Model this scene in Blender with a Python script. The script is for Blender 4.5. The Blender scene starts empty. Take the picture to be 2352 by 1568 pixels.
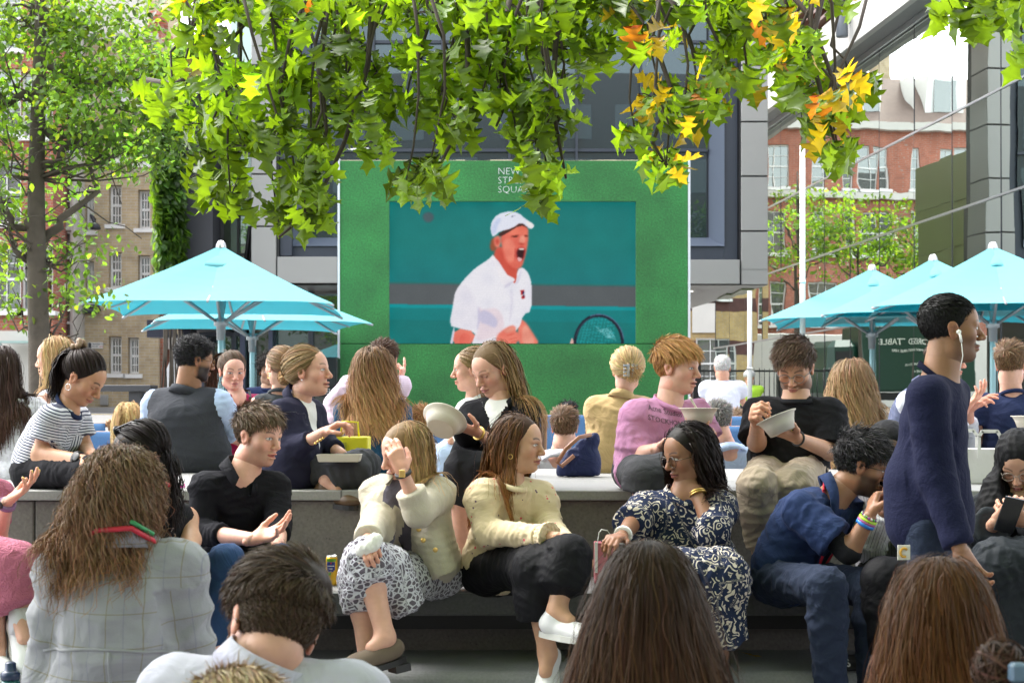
import bpy, math, random
import numpy as np
from mathutils import Vector, Matrix
R = math.radians
rnd = random.Random(11)
rng = np.random.default_rng(7)
S = bpy.context.scene
COL = S.collection
# ------------------------------------------------------------------ camera, sky, sun, exposure
CAMZ = 1.47
F = 3675.0          # focal length in the units the photograph was measured in (2352 wide)
HY = 922.0          # horizon row in those units
cam = bpy.data.cameras.new('camera'); camo = bpy.data.objects.new('camera', cam); COL.objects.link(camo)
camo.location = (0, 0, CAMZ); camo.rotation_euler = (R(90), 0, 0)
cam.sensor_width = 36; cam.lens = 36 * F / 2352; cam.shift_y = (HY - 784) / 2352
cam.clip_start = 0.1; cam.clip_end = 2000
cam.dof.use_dof = True; cam.dof.focus_distance = 7.0; cam.dof.aperture_fstop = 9.0
S.camera = camo
SUN_EL, SUN_AZ = 54, -62      # azimuth measured from +Y towards +X
w = bpy.data.worlds.new('World'); S.world = w; w.use_nodes = True
nt = w.node_tree; bg = nt.nodes['Background']
sky = nt.nodes.new('ShaderNodeTexSky'); sky.sky_type = 'NISHITA'; sky.sun_disc = False
sky.sun_elevation = R(SUN_EL); sky.sun_rotation = R(SUN_AZ)
sky.air_density = 1.0; sky.dust_density = 3.0; sky.ozone_density = 0.6
hs = nt.nodes.new('ShaderNodeHueSaturation'); hs.inputs['Saturation'].default_value = 0.22; hs.inputs['Value'].default_value = 2.7
tcw = nt.nodes.new('ShaderNodeTexCoord'); nzw = nt.nodes.new('ShaderNodeTexNoise'); nzw.inputs['Scale'].default_value = 2.2; nzw.inputs['Detail'].default_value = 6
rmw = nt.nodes.new('ShaderNodeMapRange'); rmw.inputs[1].default_value = .35; rmw.inputs[2].default_value = .7; rmw.inputs[3].default_value = .85; rmw.inputs[4].default_value = 1.3
mxw = nt.nodes.new('ShaderNodeVectorMath'); mxw.operation = 'SCALE'
nt.links.new(tcw.outputs['Generated'], nzw.inputs['Vector']); nt.links.new(nzw.outputs['Fac'], rmw.inputs[0])
nt.links.new(sky.outputs[0], hs.inputs['Color']); nt.links.new(hs.outputs[0], mxw.inputs[0]); nt.links.new(rmw.outputs[0], mxw.inputs['Scale'])
nt.links.new(mxw.outputs[0], bg.inputs['Color']); bg.inputs['Strength'].default_value = 0.15
sl = bpy.data.lights.new('sun', 'SUN'); sl.energy = 1.15; sl.angle = R(28); sl.color = (1, .955, .88)
so = bpy.data.objects.new('sun', sl); COL.objects.link(so)
sd = Vector((math.sin(R(SUN_AZ)) * math.cos(R(SUN_EL)), math.cos(R(SUN_AZ)) * math.cos(R(SUN_EL)), math.sin(R(SUN_EL))))
so.rotation_euler = sd.to_track_quat('Z', 'Y').to_euler(); so.location = sd * 60
S.view_settings.view_transform = 'Standard'; S.view_settings.look = 'None'; S.view_settings.gamma = 1
S.view_settings.exposure = 1.0
S.cycles.max_bounces = 7; S.cycles.transparent_max_bounces = 12; S.cycles.caustics_reflective = False; S.cycles.caustics_refractive = False
S.cycles.use_denoising = True
# ------------------------------------------------------------------ helpers
def P(x, y, d): return np.array([(x - 1176.0) * d / F, d, CAMZ - (y - HY) * d / F])
def tag(o, label=None, cat=None, group=None, kind=None):
    if label: o['label'] = label
    if cat: o['category'] = cat
    if group: o['group'] = group
    if kind: o['kind'] = kind
    return o
def empty(name, loc, label, cat, group=None):
    o = bpy.data.objects.new(name, None); COL.objects.link(o); o.location = tuple(float(c) for c in loc); o.empty_display_size = .1
    return tag(o, label, cat, group)
_up = []
def adopt(o, parent):
    if parent is not None:
        o.parent = parent
        # parents are only translated/rotated: keep the child's world position
        m = Matrix.Identity(4); q = parent; ch = []
        while q is not None: ch.append(q); q = q.parent
        for q in reversed(ch): m = m @ q.matrix_parent_inverse @ Matrix.LocRotScale(q.location, q.rotation_euler, q.scale)
        o.matrix_parent_inverse = m.inverted()
    return o
def mk(name, verts, faces, mats, parent=None, mi=None, smooth=False, attrs=None):
    me = bpy.data.meshes.new(name)
    verts = np.asarray(verts, np.float32)
    if isinstance(faces, np.ndarray):
        nf, k = faces.shape
        me.vertices.add(len(verts)); me.vertices.foreach_set('co', verts.ravel())
        me.loops.add(nf * k); me.loops.foreach_set('vertex_index', faces.astype(np.int32).ravel())
        me.polygons.add(nf); me.polygons.foreach_set('loop_start', np.arange(0, nf * k, k, dtype=np.int32))
        me.polygons.foreach_set('loop_total', np.full(nf, k, np.int32))
        me.update(calc_edges=True)
    else:
        me.from_pydata([tuple(map(float, v)) for v in verts], [], faces)
    for m in (mats if isinstance(mats, (list, tuple)) else [mats]): me.materials.append(m)
    if mi is not None: me.polygons.foreach_set('material_index', np.asarray(mi, np.int32))
    if smooth: me.polygons.foreach_set('use_smooth', np.ones(len(me.polygons), bool))
    for an, (ty, data) in (attrs or {}).items():
        a = me.attributes.new(an, ty, 'POINT')
        a.data.foreach_set('color' if 'COLOR' in ty else ('vector' if 'VECTOR' in ty else 'value'), np.asarray(data, np.float32).ravel())
    me.validate(); me.update()
    o = bpy.data.objects.new(name, me); COL.objects.link(o)
    return adopt(o, parent)
class MB:
    def __init__(s): s.v = []; s.f = []; s.m = []; s.sm = []
    def add(s, vs, fs, m=0, sm=False):
        b = len(s.v); s.v += [tuple(map(float, v)) for v in vs]; s.f += [tuple(b + i for i in f) for f in fs]; s.m += [m] * len(fs); s.sm += [sm] * len(fs); return s
    def box(s, a, b, m=0, bev=0.0):
        x0, y0, z0 = [min(p, q) for p, q in zip(a, b)]; x1, y1, z1 = [max(p, q) for p, q in zip(a, b)]
        if bev <= 0:
            return s.add([(x0,y0,z0),(x1,y0,z0),(x1,y1,z0),(x0,y1,z0),(x0,y0,z1),(x1,y0,z1),(x1,y1,z1),(x0,y1,z1)],
                  [(0,3,2,1),(4,5,6,7),(0,1,5,4),(1,2,6,5),(2,3,7,6),(3,0,4,7)], m)
        e = bev; vs = []
        for (z, i) in ((z0, e), (z0 + e, 0), (z1 - e, 0), (z1, e)):
            X0, X1, Y0, Y1 = x0 + i, x1 - i, y0 + i, y1 - i; c = e if i == 0 else e * .6
            vs += [(X0+c,Y0,z),(X1-c,Y0,z),(X1,Y0+c,z),(X1,Y1-c,z),(X1-c,Y1,z),(X0+c,Y1,z),(X0,Y1-c,z),(X0,Y0+c,z)]
        fs = [tuple(reversed(range(8))), tuple(range(24, 32))]
        for k in range(3):
            for j in range(8): fs.append((k*8+j, k*8+(j+1)%8, k*8+8+(j+1)%8, k*8+8+j))
        return s.add(vs, fs, m)
    def obox(s, c, ax, ay, az, hx, hy, hz, m=0):
        c = np.array(c, float); ax, ay, az = [np.array(q, float) for q in (ax, ay, az)]
        vs = [c + ax*hx*i + ay*hy*j + az*hz*k for k in (-1,1) for (i,j) in ((-1,-1),(1,-1),(1,1),(-1,1))]
        return s.add(vs, [(0,3,2,1),(4,5,6,7),(0,1,5,4),(1,2,6,5),(2,3,7,6),(3,0,4,7)], m)
    def tube(s, pts, r, n=8, m=0, cap=True, flat=None):
        pts = [np.array(p, float) for p in pts]; N = len(pts); rr = r if isinstance(r, (list, tuple, np.ndarray)) else [r] * N
        vs = []; pu = None
        for i in range(N):
            t = pts[min(i+1, N-1)] - pts[max(i-1, 0)]; t = t / (np.linalg.norm(t) + 1e-9)
            if pu is None: pu = np.cross(t, (0,0,1) if abs(t[2]) < .9 else (1,0,0))
            u = pu - t * np.dot(pu, t); u /= np.linalg.norm(u) + 1e-9; vv = np.cross(t, u); pu = u
            for k in range(n):
                a = 2*math.pi*k/n; vs.append(pts[i] + (u*math.cos(a) + vv*math.sin(a)) * rr[i])
        fs = [(i*n+k, i*n+(k+1)%n, i*n+n+(k+1)%n, i*n+n+k) for i in range(N-1) for k in range(n)]
        if cap: fs += [tuple(reversed(range(n))), tuple(range((N-1)*n, N*n))]
        return s.add(vs, fs, m, True)
    def lathe(s, c, prof, n=20, m=0, axes=None, cap=True):
        c = np.array(c, float); X, Y, Z = axes if axes is not None else np.eye(3)
        vs = [c + (X*math.cos(2*math.pi*k/n) + Y*math.sin(2*math.pi*k/n))*r + Z*z for r, z in prof for k in range(n)]
        N = len(prof); fs = [(i*n+k, i*n+(k+1)%n, i*n+n+(k+1)%n, i*n+n+k) for i in range(N-1) for k in range(n)]
        if cap: fs += [tuple(reversed(range(n))), tuple(range((N-1)*n, N*n))]
        return s.add(vs, fs, m, True)
    def prism(s, poly, vec, m=0):
        n = len(poly); vec = np.array(vec, float); a = [np.array(p, float) for p in poly]
        return s.add(a + [p + vec for p in a], [tuple(reversed(range(n))), tuple(range(n, 2*n))] + [(i, (i+1)%n, n+(i+1)%n, n+i) for i in range(n)], m)
    def build(s, name, mats, parent=None):
        o = mk(name, s.v, s.f, mats, parent, s.m)
        if any(s.sm): o.data.polygons.foreach_set('use_smooth', s.sm)
        return o
# ------------------------------------------------------------------ materials
def newmat(name):
    m = bpy.data.materials.new(name); m.use_nodes = True; n = m.node_tree
    return m, n, n.nodes['Principled BSDF']
def N(nt, typ, **kw):
    n = nt.nodes.new(typ)
    for k, v in kw.items():
        if k.startswith('i_'):
            key = k[2:]; key = int(key) if key.isdigit() else key.replace('_', ' ')
            n.inputs[key].default_value = v
        else: setattr(n, k, v)
    return n
def L(nt, a, b): nt.links.new(a, b)
def c4(c): return (c[0], c[1], c[2], 1)
def mixrgb(nt, fac, a, b, blend='MIX'):
    n = nt.nodes.new('ShaderNodeMix'); n.data_type = 'RGBA'; n.blend_type = blend
    for v, i in ((fac, 0), (a, 6), (b, 7)):
        if hasattr(v, 'links'): L(nt, v, n.inputs[i])
        else: n.inputs[i].default_value = v if i == 0 else c4(v)
    return n.outputs[2]
def mathn(nt, op, a, b=None, c=None):
    n = nt.nodes.new('ShaderNodeMath'); n.operation = op
    for v, i in ((a, 0), (b, 1), (c, 2)):
        if v is None: continue
        if hasattr(v, 'links'): L(nt, v, n.inputs[i])
        else: n.inputs[i].default_value = v
    return n.outputs[0]
MC = {}
def pm(name, col, rough=.6, var=.12, scale=6, bump=.0, bscale=60, metal=0, spec=.5, sheen=0, detail=5, stain=0):
    if name in MC: return MC[name]
    m, n, b = newmat(name); MC[name] = m
    tc = N(n, 'ShaderNodeTexCoord'); nz = N(n, 'ShaderNodeTexNoise', i_Scale=scale, i_Detail=detail); L(n, tc.outputs['Object'], nz.inputs['Vector'])
    f = mathn(n, 'MULTIPLY_ADD', nz.outputs['Fac'], 2 * var, 1 - var)
    if stain:
        n2 = N(n, 'ShaderNodeTexNoise', i_Scale=scale*.17, i_Detail=6); L(n, tc.outputs['Object'], n2.inputs['Vector'])
        f = mathn(n, 'MULTIPLY', f, mathn(n, 'MULTIPLY_ADD', n2.outputs['Fac'], 2*stain, 1-stain))
    vm = N(n, 'ShaderNodeVectorMath', operation='SCALE'); vm.inputs[0].default_value = col; L(n, f, vm.inputs['Scale']); L(n, vm.outputs[0], b.inputs['Base Color'])
    b.inputs['Roughness'].default_value = rough; b.inputs['Metallic'].default_value = metal; b.inputs['Specular IOR Level'].default_value = spec
    if sheen: b.inputs['Sheen Weight'].default_value = sheen; b.inputs['Sheen Roughness'].default_value = .4
    if bump:
        nb = N(n, 'ShaderNodeTexNoise', i_Scale=bscale, i_Detail=4); L(n, tc.outputs['Object'], nb.inputs['Vector'])
        bp = N(n, 'ShaderNodeBump', i_Strength=bump, i_Distance=.01); L(n, nb.outputs['Fac'], bp.inputs['Height']); L(n, bp.outputs[0], b.inputs['Normal'])
    return m
def brickmat(name, c1, c2, mortar, sc=1.0, bands=None):
    m, n, b = newmat(name)
    tc = N(n, 'ShaderNodeTexCoord'); sp = N(n, 'ShaderNodeSeparateXYZ'); L(n, tc.outputs['Object'], sp.inputs[0])
    cb = N(n, 'ShaderNodeCombineXYZ'); L(n, mathn(n, 'ADD', sp.outputs[0], sp.outputs[1]), cb.inputs[0]); L(n, sp.outputs[2], cb.inputs[1])
    br = N(n, 'ShaderNodeTexBrick'); L(n, cb.outputs[0], br.inputs['Vector'])
    br.inputs['Scale'].default_value = 1; br.inputs['Brick Width'].default_value = .23*sc; br.inputs['Row Height'].default_value = .075*sc
    br.inputs['Mortar Size'].default_value = .008; br.inputs['Mortar Smooth'].default_value = .3; br.inputs['Bias'].default_value = -.1
    nz = N(n, 'ShaderNodeTexNoise', i_Scale=3.5, i_Detail=6); L(n, tc.outputs['Object'], nz.inputs['Vector'])
    nz2 = N(n, 'ShaderNodeTexNoise', i_Scale=.5, i_Detail=4); L(n, tc.outputs['Object'], nz2.inputs['Vector'])
    br.inputs['Color1'].default_value = c4(c1); br.inputs['Color2'].default_value = c4(c2); br.inputs['Mortar'].default_value = c4(mortar)
    f = mathn(n, 'MULTIPLY', mathn(n, 'MULTIPLY_ADD', nz.outputs['Fac'], .8, .6), mathn(n, 'MULTIPLY_ADD', nz2.outputs['Fac'], .7, .65))
    col = br.outputs['Color']
    if bands:
        per, lo, bc = bands
        z = mathn(n, 'FRACT', mathn(n, 'DIVIDE', sp.outputs[2], per)); msk = mathn(n, 'LESS_THAN', z, lo)
        col = mixrgb(n, msk, col, bc)
    vm = N(n, 'ShaderNodeVectorMath', operation='SCALE'); L(n, col, vm.inputs[0]); L(n, f, vm.inputs['Scale']); L(n, vm.outputs[0], b.inputs['Base Color'])
    b.inputs['Roughness'].default_value = .85
    bp = N(n, 'ShaderNodeBump', i_Strength=.4, i_Distance=.01); L(n, br.outputs['Fac'], bp.inputs['Height']); bp.invert = True; L(n, bp.outputs[0], b.inputs['Normal'])
    return m
def glassmat(name, tint=(.02,.04,.045), refl=.6, rough=.01, wav=.0, wsc=.8, gcol=(.85,.92,.9)):
    m, n, b = newmat(name); out = n.nodes['Material Output']
    gl = N(n, 'ShaderNodeBsdfGlossy', i_Roughness=rough); gl.inputs['Color'].default_value = c4(gcol)
    b.inputs['Base Color'].default_value = c4(tint); b.inputs['Roughness'].default_value = .25
    fr = N(n, 'ShaderNodeFresnel', i_IOR=1.5); f = mathn(n, 'MINIMUM', mathn(n, 'ADD', mathn(n, 'MULTIPLY', fr.outputs[0], 1.0), refl), 1.0)
    mx = N(n, 'ShaderNodeMixShader'); L(n, f, mx.inputs[0]); L(n, b.outputs[0], mx.inputs[1]); L(n, gl.outputs[0], mx.inputs[2]); L(n, mx.outputs[0], out.inputs[0])
    if wav:
        tc = N(n, 'ShaderNodeTexCoord'); nz = N(n, 'ShaderNodeTexNoise', i_Scale=wsc, i_Detail=1); L(n, tc.outputs['Object'], nz.inputs['Vector'])
        bp = N(n, 'ShaderNodeBump', i_Strength=wav, i_Distance=.05); L(n, nz.outputs['Fac'], bp.inputs['Height'])
        L(n, bp.outputs[0], gl.inputs['Normal'])
    return m
def emat(name, col, st):
    m, n, b = newmat(name); b.inputs['Base Color'].default_value = (0,0,0,1); b.inputs['Roughness'].default_value = .5
    b.inputs['Emission Color'].default_value = c4(col); b.inputs['Emission Strength'].default_value = st
    return m
def leafmat(name, attr, tr=.5, trcol=1.6):
    m, n, b = newmat(name); out = n.nodes['Material Output']
    at = N(n, 'ShaderNodeAttribute', attribute_name=attr); L(n, at.outputs['Color'], b.inputs['Base Color']); b.inputs['Roughness'].default_value = .38
    t = N(n, 'ShaderNodeBsdfTranslucent'); v = N(n, 'ShaderNodeVectorMath', operation='MULTIPLY'); v.inputs[1].default_value = (trcol*1.25, trcol*1.1, trcol*.35)
    L(n, at.outputs['Color'], v.inputs[0]); L(n, v.outputs[0], t.inputs['Color'])
    mx = N(n, 'ShaderNodeMixShader', i_0=tr); L(n, b.outputs[0], mx.inputs[1]); L(n, t.outputs[0], mx.inputs[2]); L(n, mx.outputs[0], out.inputs[0])
    return m
def text(txt, size, loc, mat, parent, name='lettering', rot=(90,0,0), depth=.004, align='LEFT', space=1.0, thin=0.0):
    cu = bpy.data.curves.new(name, 'FONT'); cu.body = txt; cu.size = size; cu.extrude = depth; cu.align_x = align; cu.space_line = space; cu.resolution_u = 2; cu.offset = thin
    t = bpy.data.objects.new(name, cu); COL.objects.link(t); bpy.context.view_layer.update()
    me = bpy.data.meshes.new_from_object(t.evaluated_get(bpy.context.evaluated_depsgraph_get()))
    bpy.data.objects.remove(t); o = bpy.data.objects.new(name, me); COL.objects.link(o); me.materials.clear(); me.materials.append(mat)
    if isinstance(rot, Matrix): M = rot
    else: M = Matrix.LocRotScale(None, [R(a) for a in rot], None) if False else (Matrix.Rotation(R(rot[2]),4,'Z') @ Matrix.Rotation(R(rot[1]),4,'Y') @ Matrix.Rotation(R(rot[0]),4,'X'))
    me.transform(Matrix.Translation(Vector([float(c) for c in loc])) @ M); me.update()
    return adopt(o, parent)
white = pm('white_paint', (.78,.78,.76), .5, .06, 8)
steel = pm('brushed_steel', (.62,.63,.65), .3, .06, 20, metal=.9)
dark = pm('dark_charcoal', (.032,.034,.042), .5, .15, 3)
black = pm('black_plastic', (.012,.012,.013), .45, .1, 8)
# ------------------------------------------------------------------ ground and terraces
def paving(name, col, wx, wy, rough=.75, joint=.35, bump=.15, var=.2, jw=.006):
    m, n, b = newmat(name)
    tc = N(n, 'ShaderNodeTexCoord'); br = N(n, 'ShaderNodeTexBrick'); L(n, tc.outputs['Object'], br.inputs['Vector'])
    br.inputs['Scale'].default_value = 1; br.inputs['Brick Width'].default_value = wx; br.inputs['Row Height'].default_value = wy; br.inputs['Mortar Size'].default_value = jw
    br.inputs['Color1'].default_value = (1,1,1,1); br.inputs['Color2'].default_value = (.88,.88,.88,1); br.inputs['Mortar'].default_value = (joint,joint,joint,1)
    nz = N(n, 'ShaderNodeTexNoise', i_Scale=2.3, i_Detail=7); L(n, tc.outputs['Object'], nz.inputs['Vector'])
    n3 = N(n, 'ShaderNodeTexNoise', i_Scale=90, i_Detail=3); L(n, tc.outputs['Object'], n3.inputs['Vector'])
    f = mathn(n, 'MULTIPLY', mathn(n, 'MULTIPLY_ADD', nz.outputs['Fac'], 2*var, 1-var), mathn(n, 'MULTIPLY_ADD', n3.outputs['Fac'], .5, .75))
    v = N(n, 'ShaderNodeVectorMath', operation='MULTIPLY'); v.inputs[1].default_value = col; L(n, br.outputs['Color'], v.inputs[0])
    v2 = N(n, 'ShaderNodeVectorMath', operation='SCALE'); L(n, v.outputs[0], v2.inputs[0]); L(n, f, v2.inputs['Scale']); L(n, v2.outputs[0], b.inputs['Base Color'])
    b.inputs['Roughness'].default_value = rough
    bp = N(n, 'ShaderNodeBump', i_Strength=bump, i_Distance=.01); L(n, n3.outputs['Fac'], bp.inputs['Height']); L(n, bp.outputs[0], b.inputs['Normal'])
    return m
def concretemat(name, col):
    m, n, b = newmat(name); tc = N(n, 'ShaderNodeTexCoord')
    a = N(n, 'ShaderNodeTexNoise', i_Scale=3, i_Detail=8, i_Roughness=.65); c = N(n, 'ShaderNodeTexNoise', i_Scale=70, i_Detail=3); d = N(n, 'ShaderNodeTexVoronoi', i_Scale=26)
    for q in (a, c, d): L(n, tc.outputs['Object'], q.inputs['Vector'])
    f = mathn(n, 'MULTIPLY', mathn(n, 'MULTIPLY_ADD', a.outputs['Fac'], 1.0, .5), mathn(n, 'MULTIPLY_ADD', c.outputs['Fac'], .8, .6))
    pit = mathn(n, 'LESS_THAN', d.outputs['Distance'], .1); f = mathn(n, 'MULTIPLY', f, mathn(n, 'MULTIPLY_ADD', pit, -.35, 1))
    v = N(n, 'ShaderNodeVectorMath', operation='SCALE'); v.inputs[0].default_value = col; L(n, f, v.inputs['Scale']); L(n, v.outputs[0], b.inputs['Base Color']); b.inputs['Roughness'].default_value = .8
    bp = N(n, 'ShaderNodeBump', i_Strength=.35, i_Distance=.01); L(n, c.outputs['Fac'], bp.inputs['Height']); L(n, bp.outputs[0], b.inputs['Normal'])
    return m
m_plaza = paving('plaza_stone', (.22,.215,.207), .9, .6)
m_conc = concretemat('weathered_concrete', (.15,.138,.128))
m_top = paving('pale_stone_top', (.275,.27,.263), 1.5, 50, .6, .3, .08, .12, .004)
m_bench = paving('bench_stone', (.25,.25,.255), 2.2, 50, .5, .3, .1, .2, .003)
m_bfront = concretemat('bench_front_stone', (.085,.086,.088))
m_step = paving('step_stone', (.26,.265,.275), 1.35, 50, .6, .35, .15, .25, .004)
m_asph = pm('asphalt', (.16,.158,.155), .9, .18, 1.2, .3, 200, stain=.2)
prof = [(-80,0),(9.12,0),(9.12,.4),(17,.4),(32,1.2),(400,1.2)]
vs = []; xs = [-300,-40,-12,0,12,40,300]
for (y, z) in prof: vs += [(x, y, z) for x in xs]
k = len(xs)
fs = [(i*k+j, i*k+j+1, i*k+k+j+1, i*k+k+j) for i in range(len(prof)-1) for j in range(k-1)]
tag(mk('plaza_ground', vs, fs, m_plaza), kind='structure')
mb = MB()
mb.box((-60, 33.0, 1.19), (-6.5, 38.6, 1.204)); tag(mb.build('street', m_asph), kind='structure')
mb = MB(); mb.box((-60, 33.25, 1.2), (-6.5, 33.35, 1.208)); mb.box((-60, 33.5, 1.2), (-6.5, 33.6, 1.208)); tag(mb.build('street_marking', pm('yellow_road_paint', (.6,.42,.05), .7)), kind='structure')
mb = MB(); mb.box((-60, 38.6, 1.1), (-6.5, 39.7, 1.33)); tag(mb.build('pavement', pm('kerb_paving', (.3,.29,.28), .8, .15, 2)), kind='structure')
# upper seating wall with pale planks on top
t = empty('seat_wall', (0, 8.1, .4), 'broad grey concrete seating wall with a pale stone top, behind the lower bench', 'seating wall')
mb = MB()
for a, b in ((-14,-5.415),(-5.409,-2.11),(-2.104,1.6),(1.606,5.0),(5.006,14)): mb.box((a, 7.06, .05), (b, 9.1, 1.035), bev=.006)
mb.build('wall', m_conc, t)
mb = MB()
for a, b in ((7.03,7.83),(7.836,8.62),(8.626,9.28)): mb.box((-14, a, 1.036), (14, b, 1.08), bev=.004)
mb.build('stone_top', m_top, t)
t = empty('stone_bench', (0, 6.8, .41), 'long low stone bench with dark front edge, nearest the camera of the two seating tiers', 'bench')
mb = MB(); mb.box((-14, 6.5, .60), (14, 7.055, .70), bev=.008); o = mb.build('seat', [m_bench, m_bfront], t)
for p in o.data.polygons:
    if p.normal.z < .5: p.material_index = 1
mb = MB(); mb.box((-14, 6.80, .40), (14, 7.05, .60)); mb.build('plinth', m_conc, t)
mb = MB(); mb.box((-14, 6.66, .525), (14, 6.795, .598)); mb.build('shade_strip', pm('painted_shade', (.008,.008,.009), .6), t)  # near-black strip standing in for the shade under the seat overhang
mb = MB()
pr = [(6.80,.05),(6.80,.416)]
for k in range(7): a = math.pi/2*k/6; pr.append((6.27 - .05*math.sin(a), .366 + .05*math.cos(a)))
pr += [(6.22,.05)]
mb.prism([(-14, y, z) for y, z in pr], (28,0,0)); tag(mb.build('terrace_step', m_step), kind='structure')
mb = MB(); mb.box((-14, 5.35, 0.0), (14, 6.215, .2), bev=.02); tag(mb.build('lower_terrace_step', m_step), kind='structure')
mb = MB(); mb.box((-14, 2.0, 0.004), (14, 4.15, .36), bev=.02); tag(mb.build('front_terrace_step', m_step), kind='structure')
# ------------------------------------------------------------------ big screen
m_grass = None
def grassmat():
    m, n, b = newmat('artificial_grass'); tc = N(n, 'ShaderNodeTexCoord')
    a = N(n, 'ShaderNodeTexNoise', i_Scale=1.6, i_Detail=5); c = N(n, 'ShaderNodeTexNoise', i_Scale=38, i_Detail=5, i_Roughness=.75); vv = N(n, 'ShaderNodeTexVoronoi', i_Scale=3.2)
    for q in (a, c, vv): L(n, tc.outputs['Object'], q.inputs['Vector'])
    f = mathn(n, 'MULTIPLY', mathn(n, 'MULTIPLY_ADD', a.outputs['Fac'], 1.3, .35), mathn(n, 'MULTIPLY_ADD', c.outputs['Fac'], 2.6, -.3))
    v = N(n, 'ShaderNodeVectorMath', operation='SCALE'); v.inputs[0].default_value = (.017,.15,.030); L(n, f, v.inputs['Scale']); L(n, v.outputs[0], b.inputs['Base Color'])
    b.inputs['Roughness'].default_value = .7; b.inputs['Sheen Weight'].default_value = .15
    bp = N(n, 'ShaderNodeBump', i_Strength=.6, i_Distance=.02); L(n, c.outputs['Fac'], bp.inputs['Height']); L(n, bp.outputs[0], b.inputs['Normal'])
    return m
m_grass = grassmat()
SD = 24.0
scr = empty('outdoor_screen', (0, SD+.5, .8), 'big outdoor video screen in a grass green surround showing a shouting tennis player', 'screen')
def sx(x): return (x-1176)*SD/F
def sz(y): return CAMZ-(y-HY)*SD/F
mb = MB()
x0, x1, a0, a1 = sx(781), sx(1580), sx(893.5), sx(1461)
z0, z1, b0, b1 = .8, sz(369), sz(788), sz(462)
mb.box((x0,SD,z0),(x1,SD+.8,b0-.012)); mb.box((x0,SD,b1),(x1,SD+.8,z1)); mb.box((x0,SD,b0),(a0,SD+.8,b1-.001)); mb.box((a1,SD,b0),(x1,SD+.8,b1-.001))
mb.build('grass_surround', m_grass, scr)
mb = MB(); mb.box((x0-.035,SD-.02,z0),(x0-.002,SD+.82,z1+.03)); mb.build('edge_trim', pm('trim_grey',(.62,.62,.66),.4), scr)
mb = MB(); mb.box((x1+.002,SD-.02,z0),(x1+.035,SD+.82,z1+.03)); mb.build('edge_trim', pm('trim_grey',(.62,.62,.66),.4), scr)
mb = MB(); xx = x0+.02
while xx < x1-.1:
    ln = rnd.uniform(.1,.5); mb.box((xx,SD+.02,z1),(min(xx+ln,x1),SD+.3,z1+rnd.uniform(.004,.016))); xx += ln
mb.build('torn_top_edge', pm('raw_board',(.7,.55,.42),.7), scr)
# the picture on the screen: flat layers of lit colour on the LED panel
def px(u, v):   # crop of the photograph -> screen plane
    return ((1500+u/2.13818)*.57422, (750+v/2.13818)*.57422)
def emc(c, st=1.0): 
    key = 'led_%d_%d_%d' % tuple(int(q*255) for q in c)
    if key not in MC: MC[key] = emat(key, tuple(q**2.2 for q in c), st)
    return MC[key]
EST = .43
GX, GY = 430, 246          # the panel's own LED grid; every diode takes the colour of the broadcast picture
img = np.zeros((GY, GX, 3)); uu = 126+(2234-126)*(np.arange(GX)+.5)/GX; vv = 112+(1322-112)*(np.arange(GY)+.5)/GY
def smoothpoly(pts, it=2):
    p = [np.array(q, float) for q in pts]
    for _ in range(it):
        q = []
        for i in range(len(p)):
            a, b = p[i], p[(i+1)%len(p)]; q += [a*.75+b*.25, a*.25+b*.75]
        p = q
    return p
def blur(m, k):
    for _ in range(2):
        for ax in (0,1):
            c = np.cumsum(np.pad(m, [(k+1,k) if i == ax else (0,0) for i in range(m.ndim)], mode='edge'), axis=ax)
            m = (np.take(c, range(2*k+1, c.shape[ax]), ax)-np.take(c, range(0, c.shape[ax]-2*k-1), ax))/(2*k+1)
    return m
def layer(pts, col, sm=2, dz=0, soft=None):
    global img
    P_ = np.array(smoothpoly(pts, sm) if sm else pts, float); w_ = (P_[:,0].max()-P_[:,0].min())*(P_[:,1].max()-P_[:,1].min())
    X, Y = np.meshgrid(uu, vv); ins = np.zeros(X.shape, bool)
    for i in range(len(P_)):
        (xa, ya), (xb, yb_) = P_[i], P_[(i+1)%len(P_)]
        if ya == yb_: continue
        ins ^= ((ya > Y) != (yb_ > Y)) & (X < (xb-xa)*(Y-ya)/(yb_-ya)+xa)
    k = soft if soft is not None else (0 if sm < 2 else 1)
    m = ins.astype(float); m = blur(m, k) if k else m
    img = img*(1-m[:,:,None])+np.array(col)*m[:,:,None]
TEAL = (.10,.49,.46)
for i in range(14):
    v0, v1 = 100+i*51.5, 100+(i+1)*51.5+1; q = i/13
    layer([(100,v0),(2300,v0),(2300,v1+12),(100,v1)], (.10,.505-.03*abs(q-.5),.475+.02*q), 0)
layer([(100,800),(2300,830),(2300,1030),(100,1000)], (.36,.38,.39), 0)
for i in range(4): layer([(100,795+i*6),(2300,822+i*6),(2300,830+i*6),(100,803+i*6)], (.14+.06*i,.47-.03*i,.45-.02*i), 0)
layer([(100,988),(2300,1012),(2300,1045),(100,1020)], (.03,.60,.62), 0)
layer([(100,1018),(2300,1044),(2300,1400),(100,1400)], (.06,.51,.51), 0)
layer([(100,1120),(2300,1150),(2300,1400),(100,1400)], (.08,.48,.47), 0)
layer([(405,240),(430,205),(480,200),(515,235),(495,285),(440,295)], (.30,.38,.40))
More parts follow.
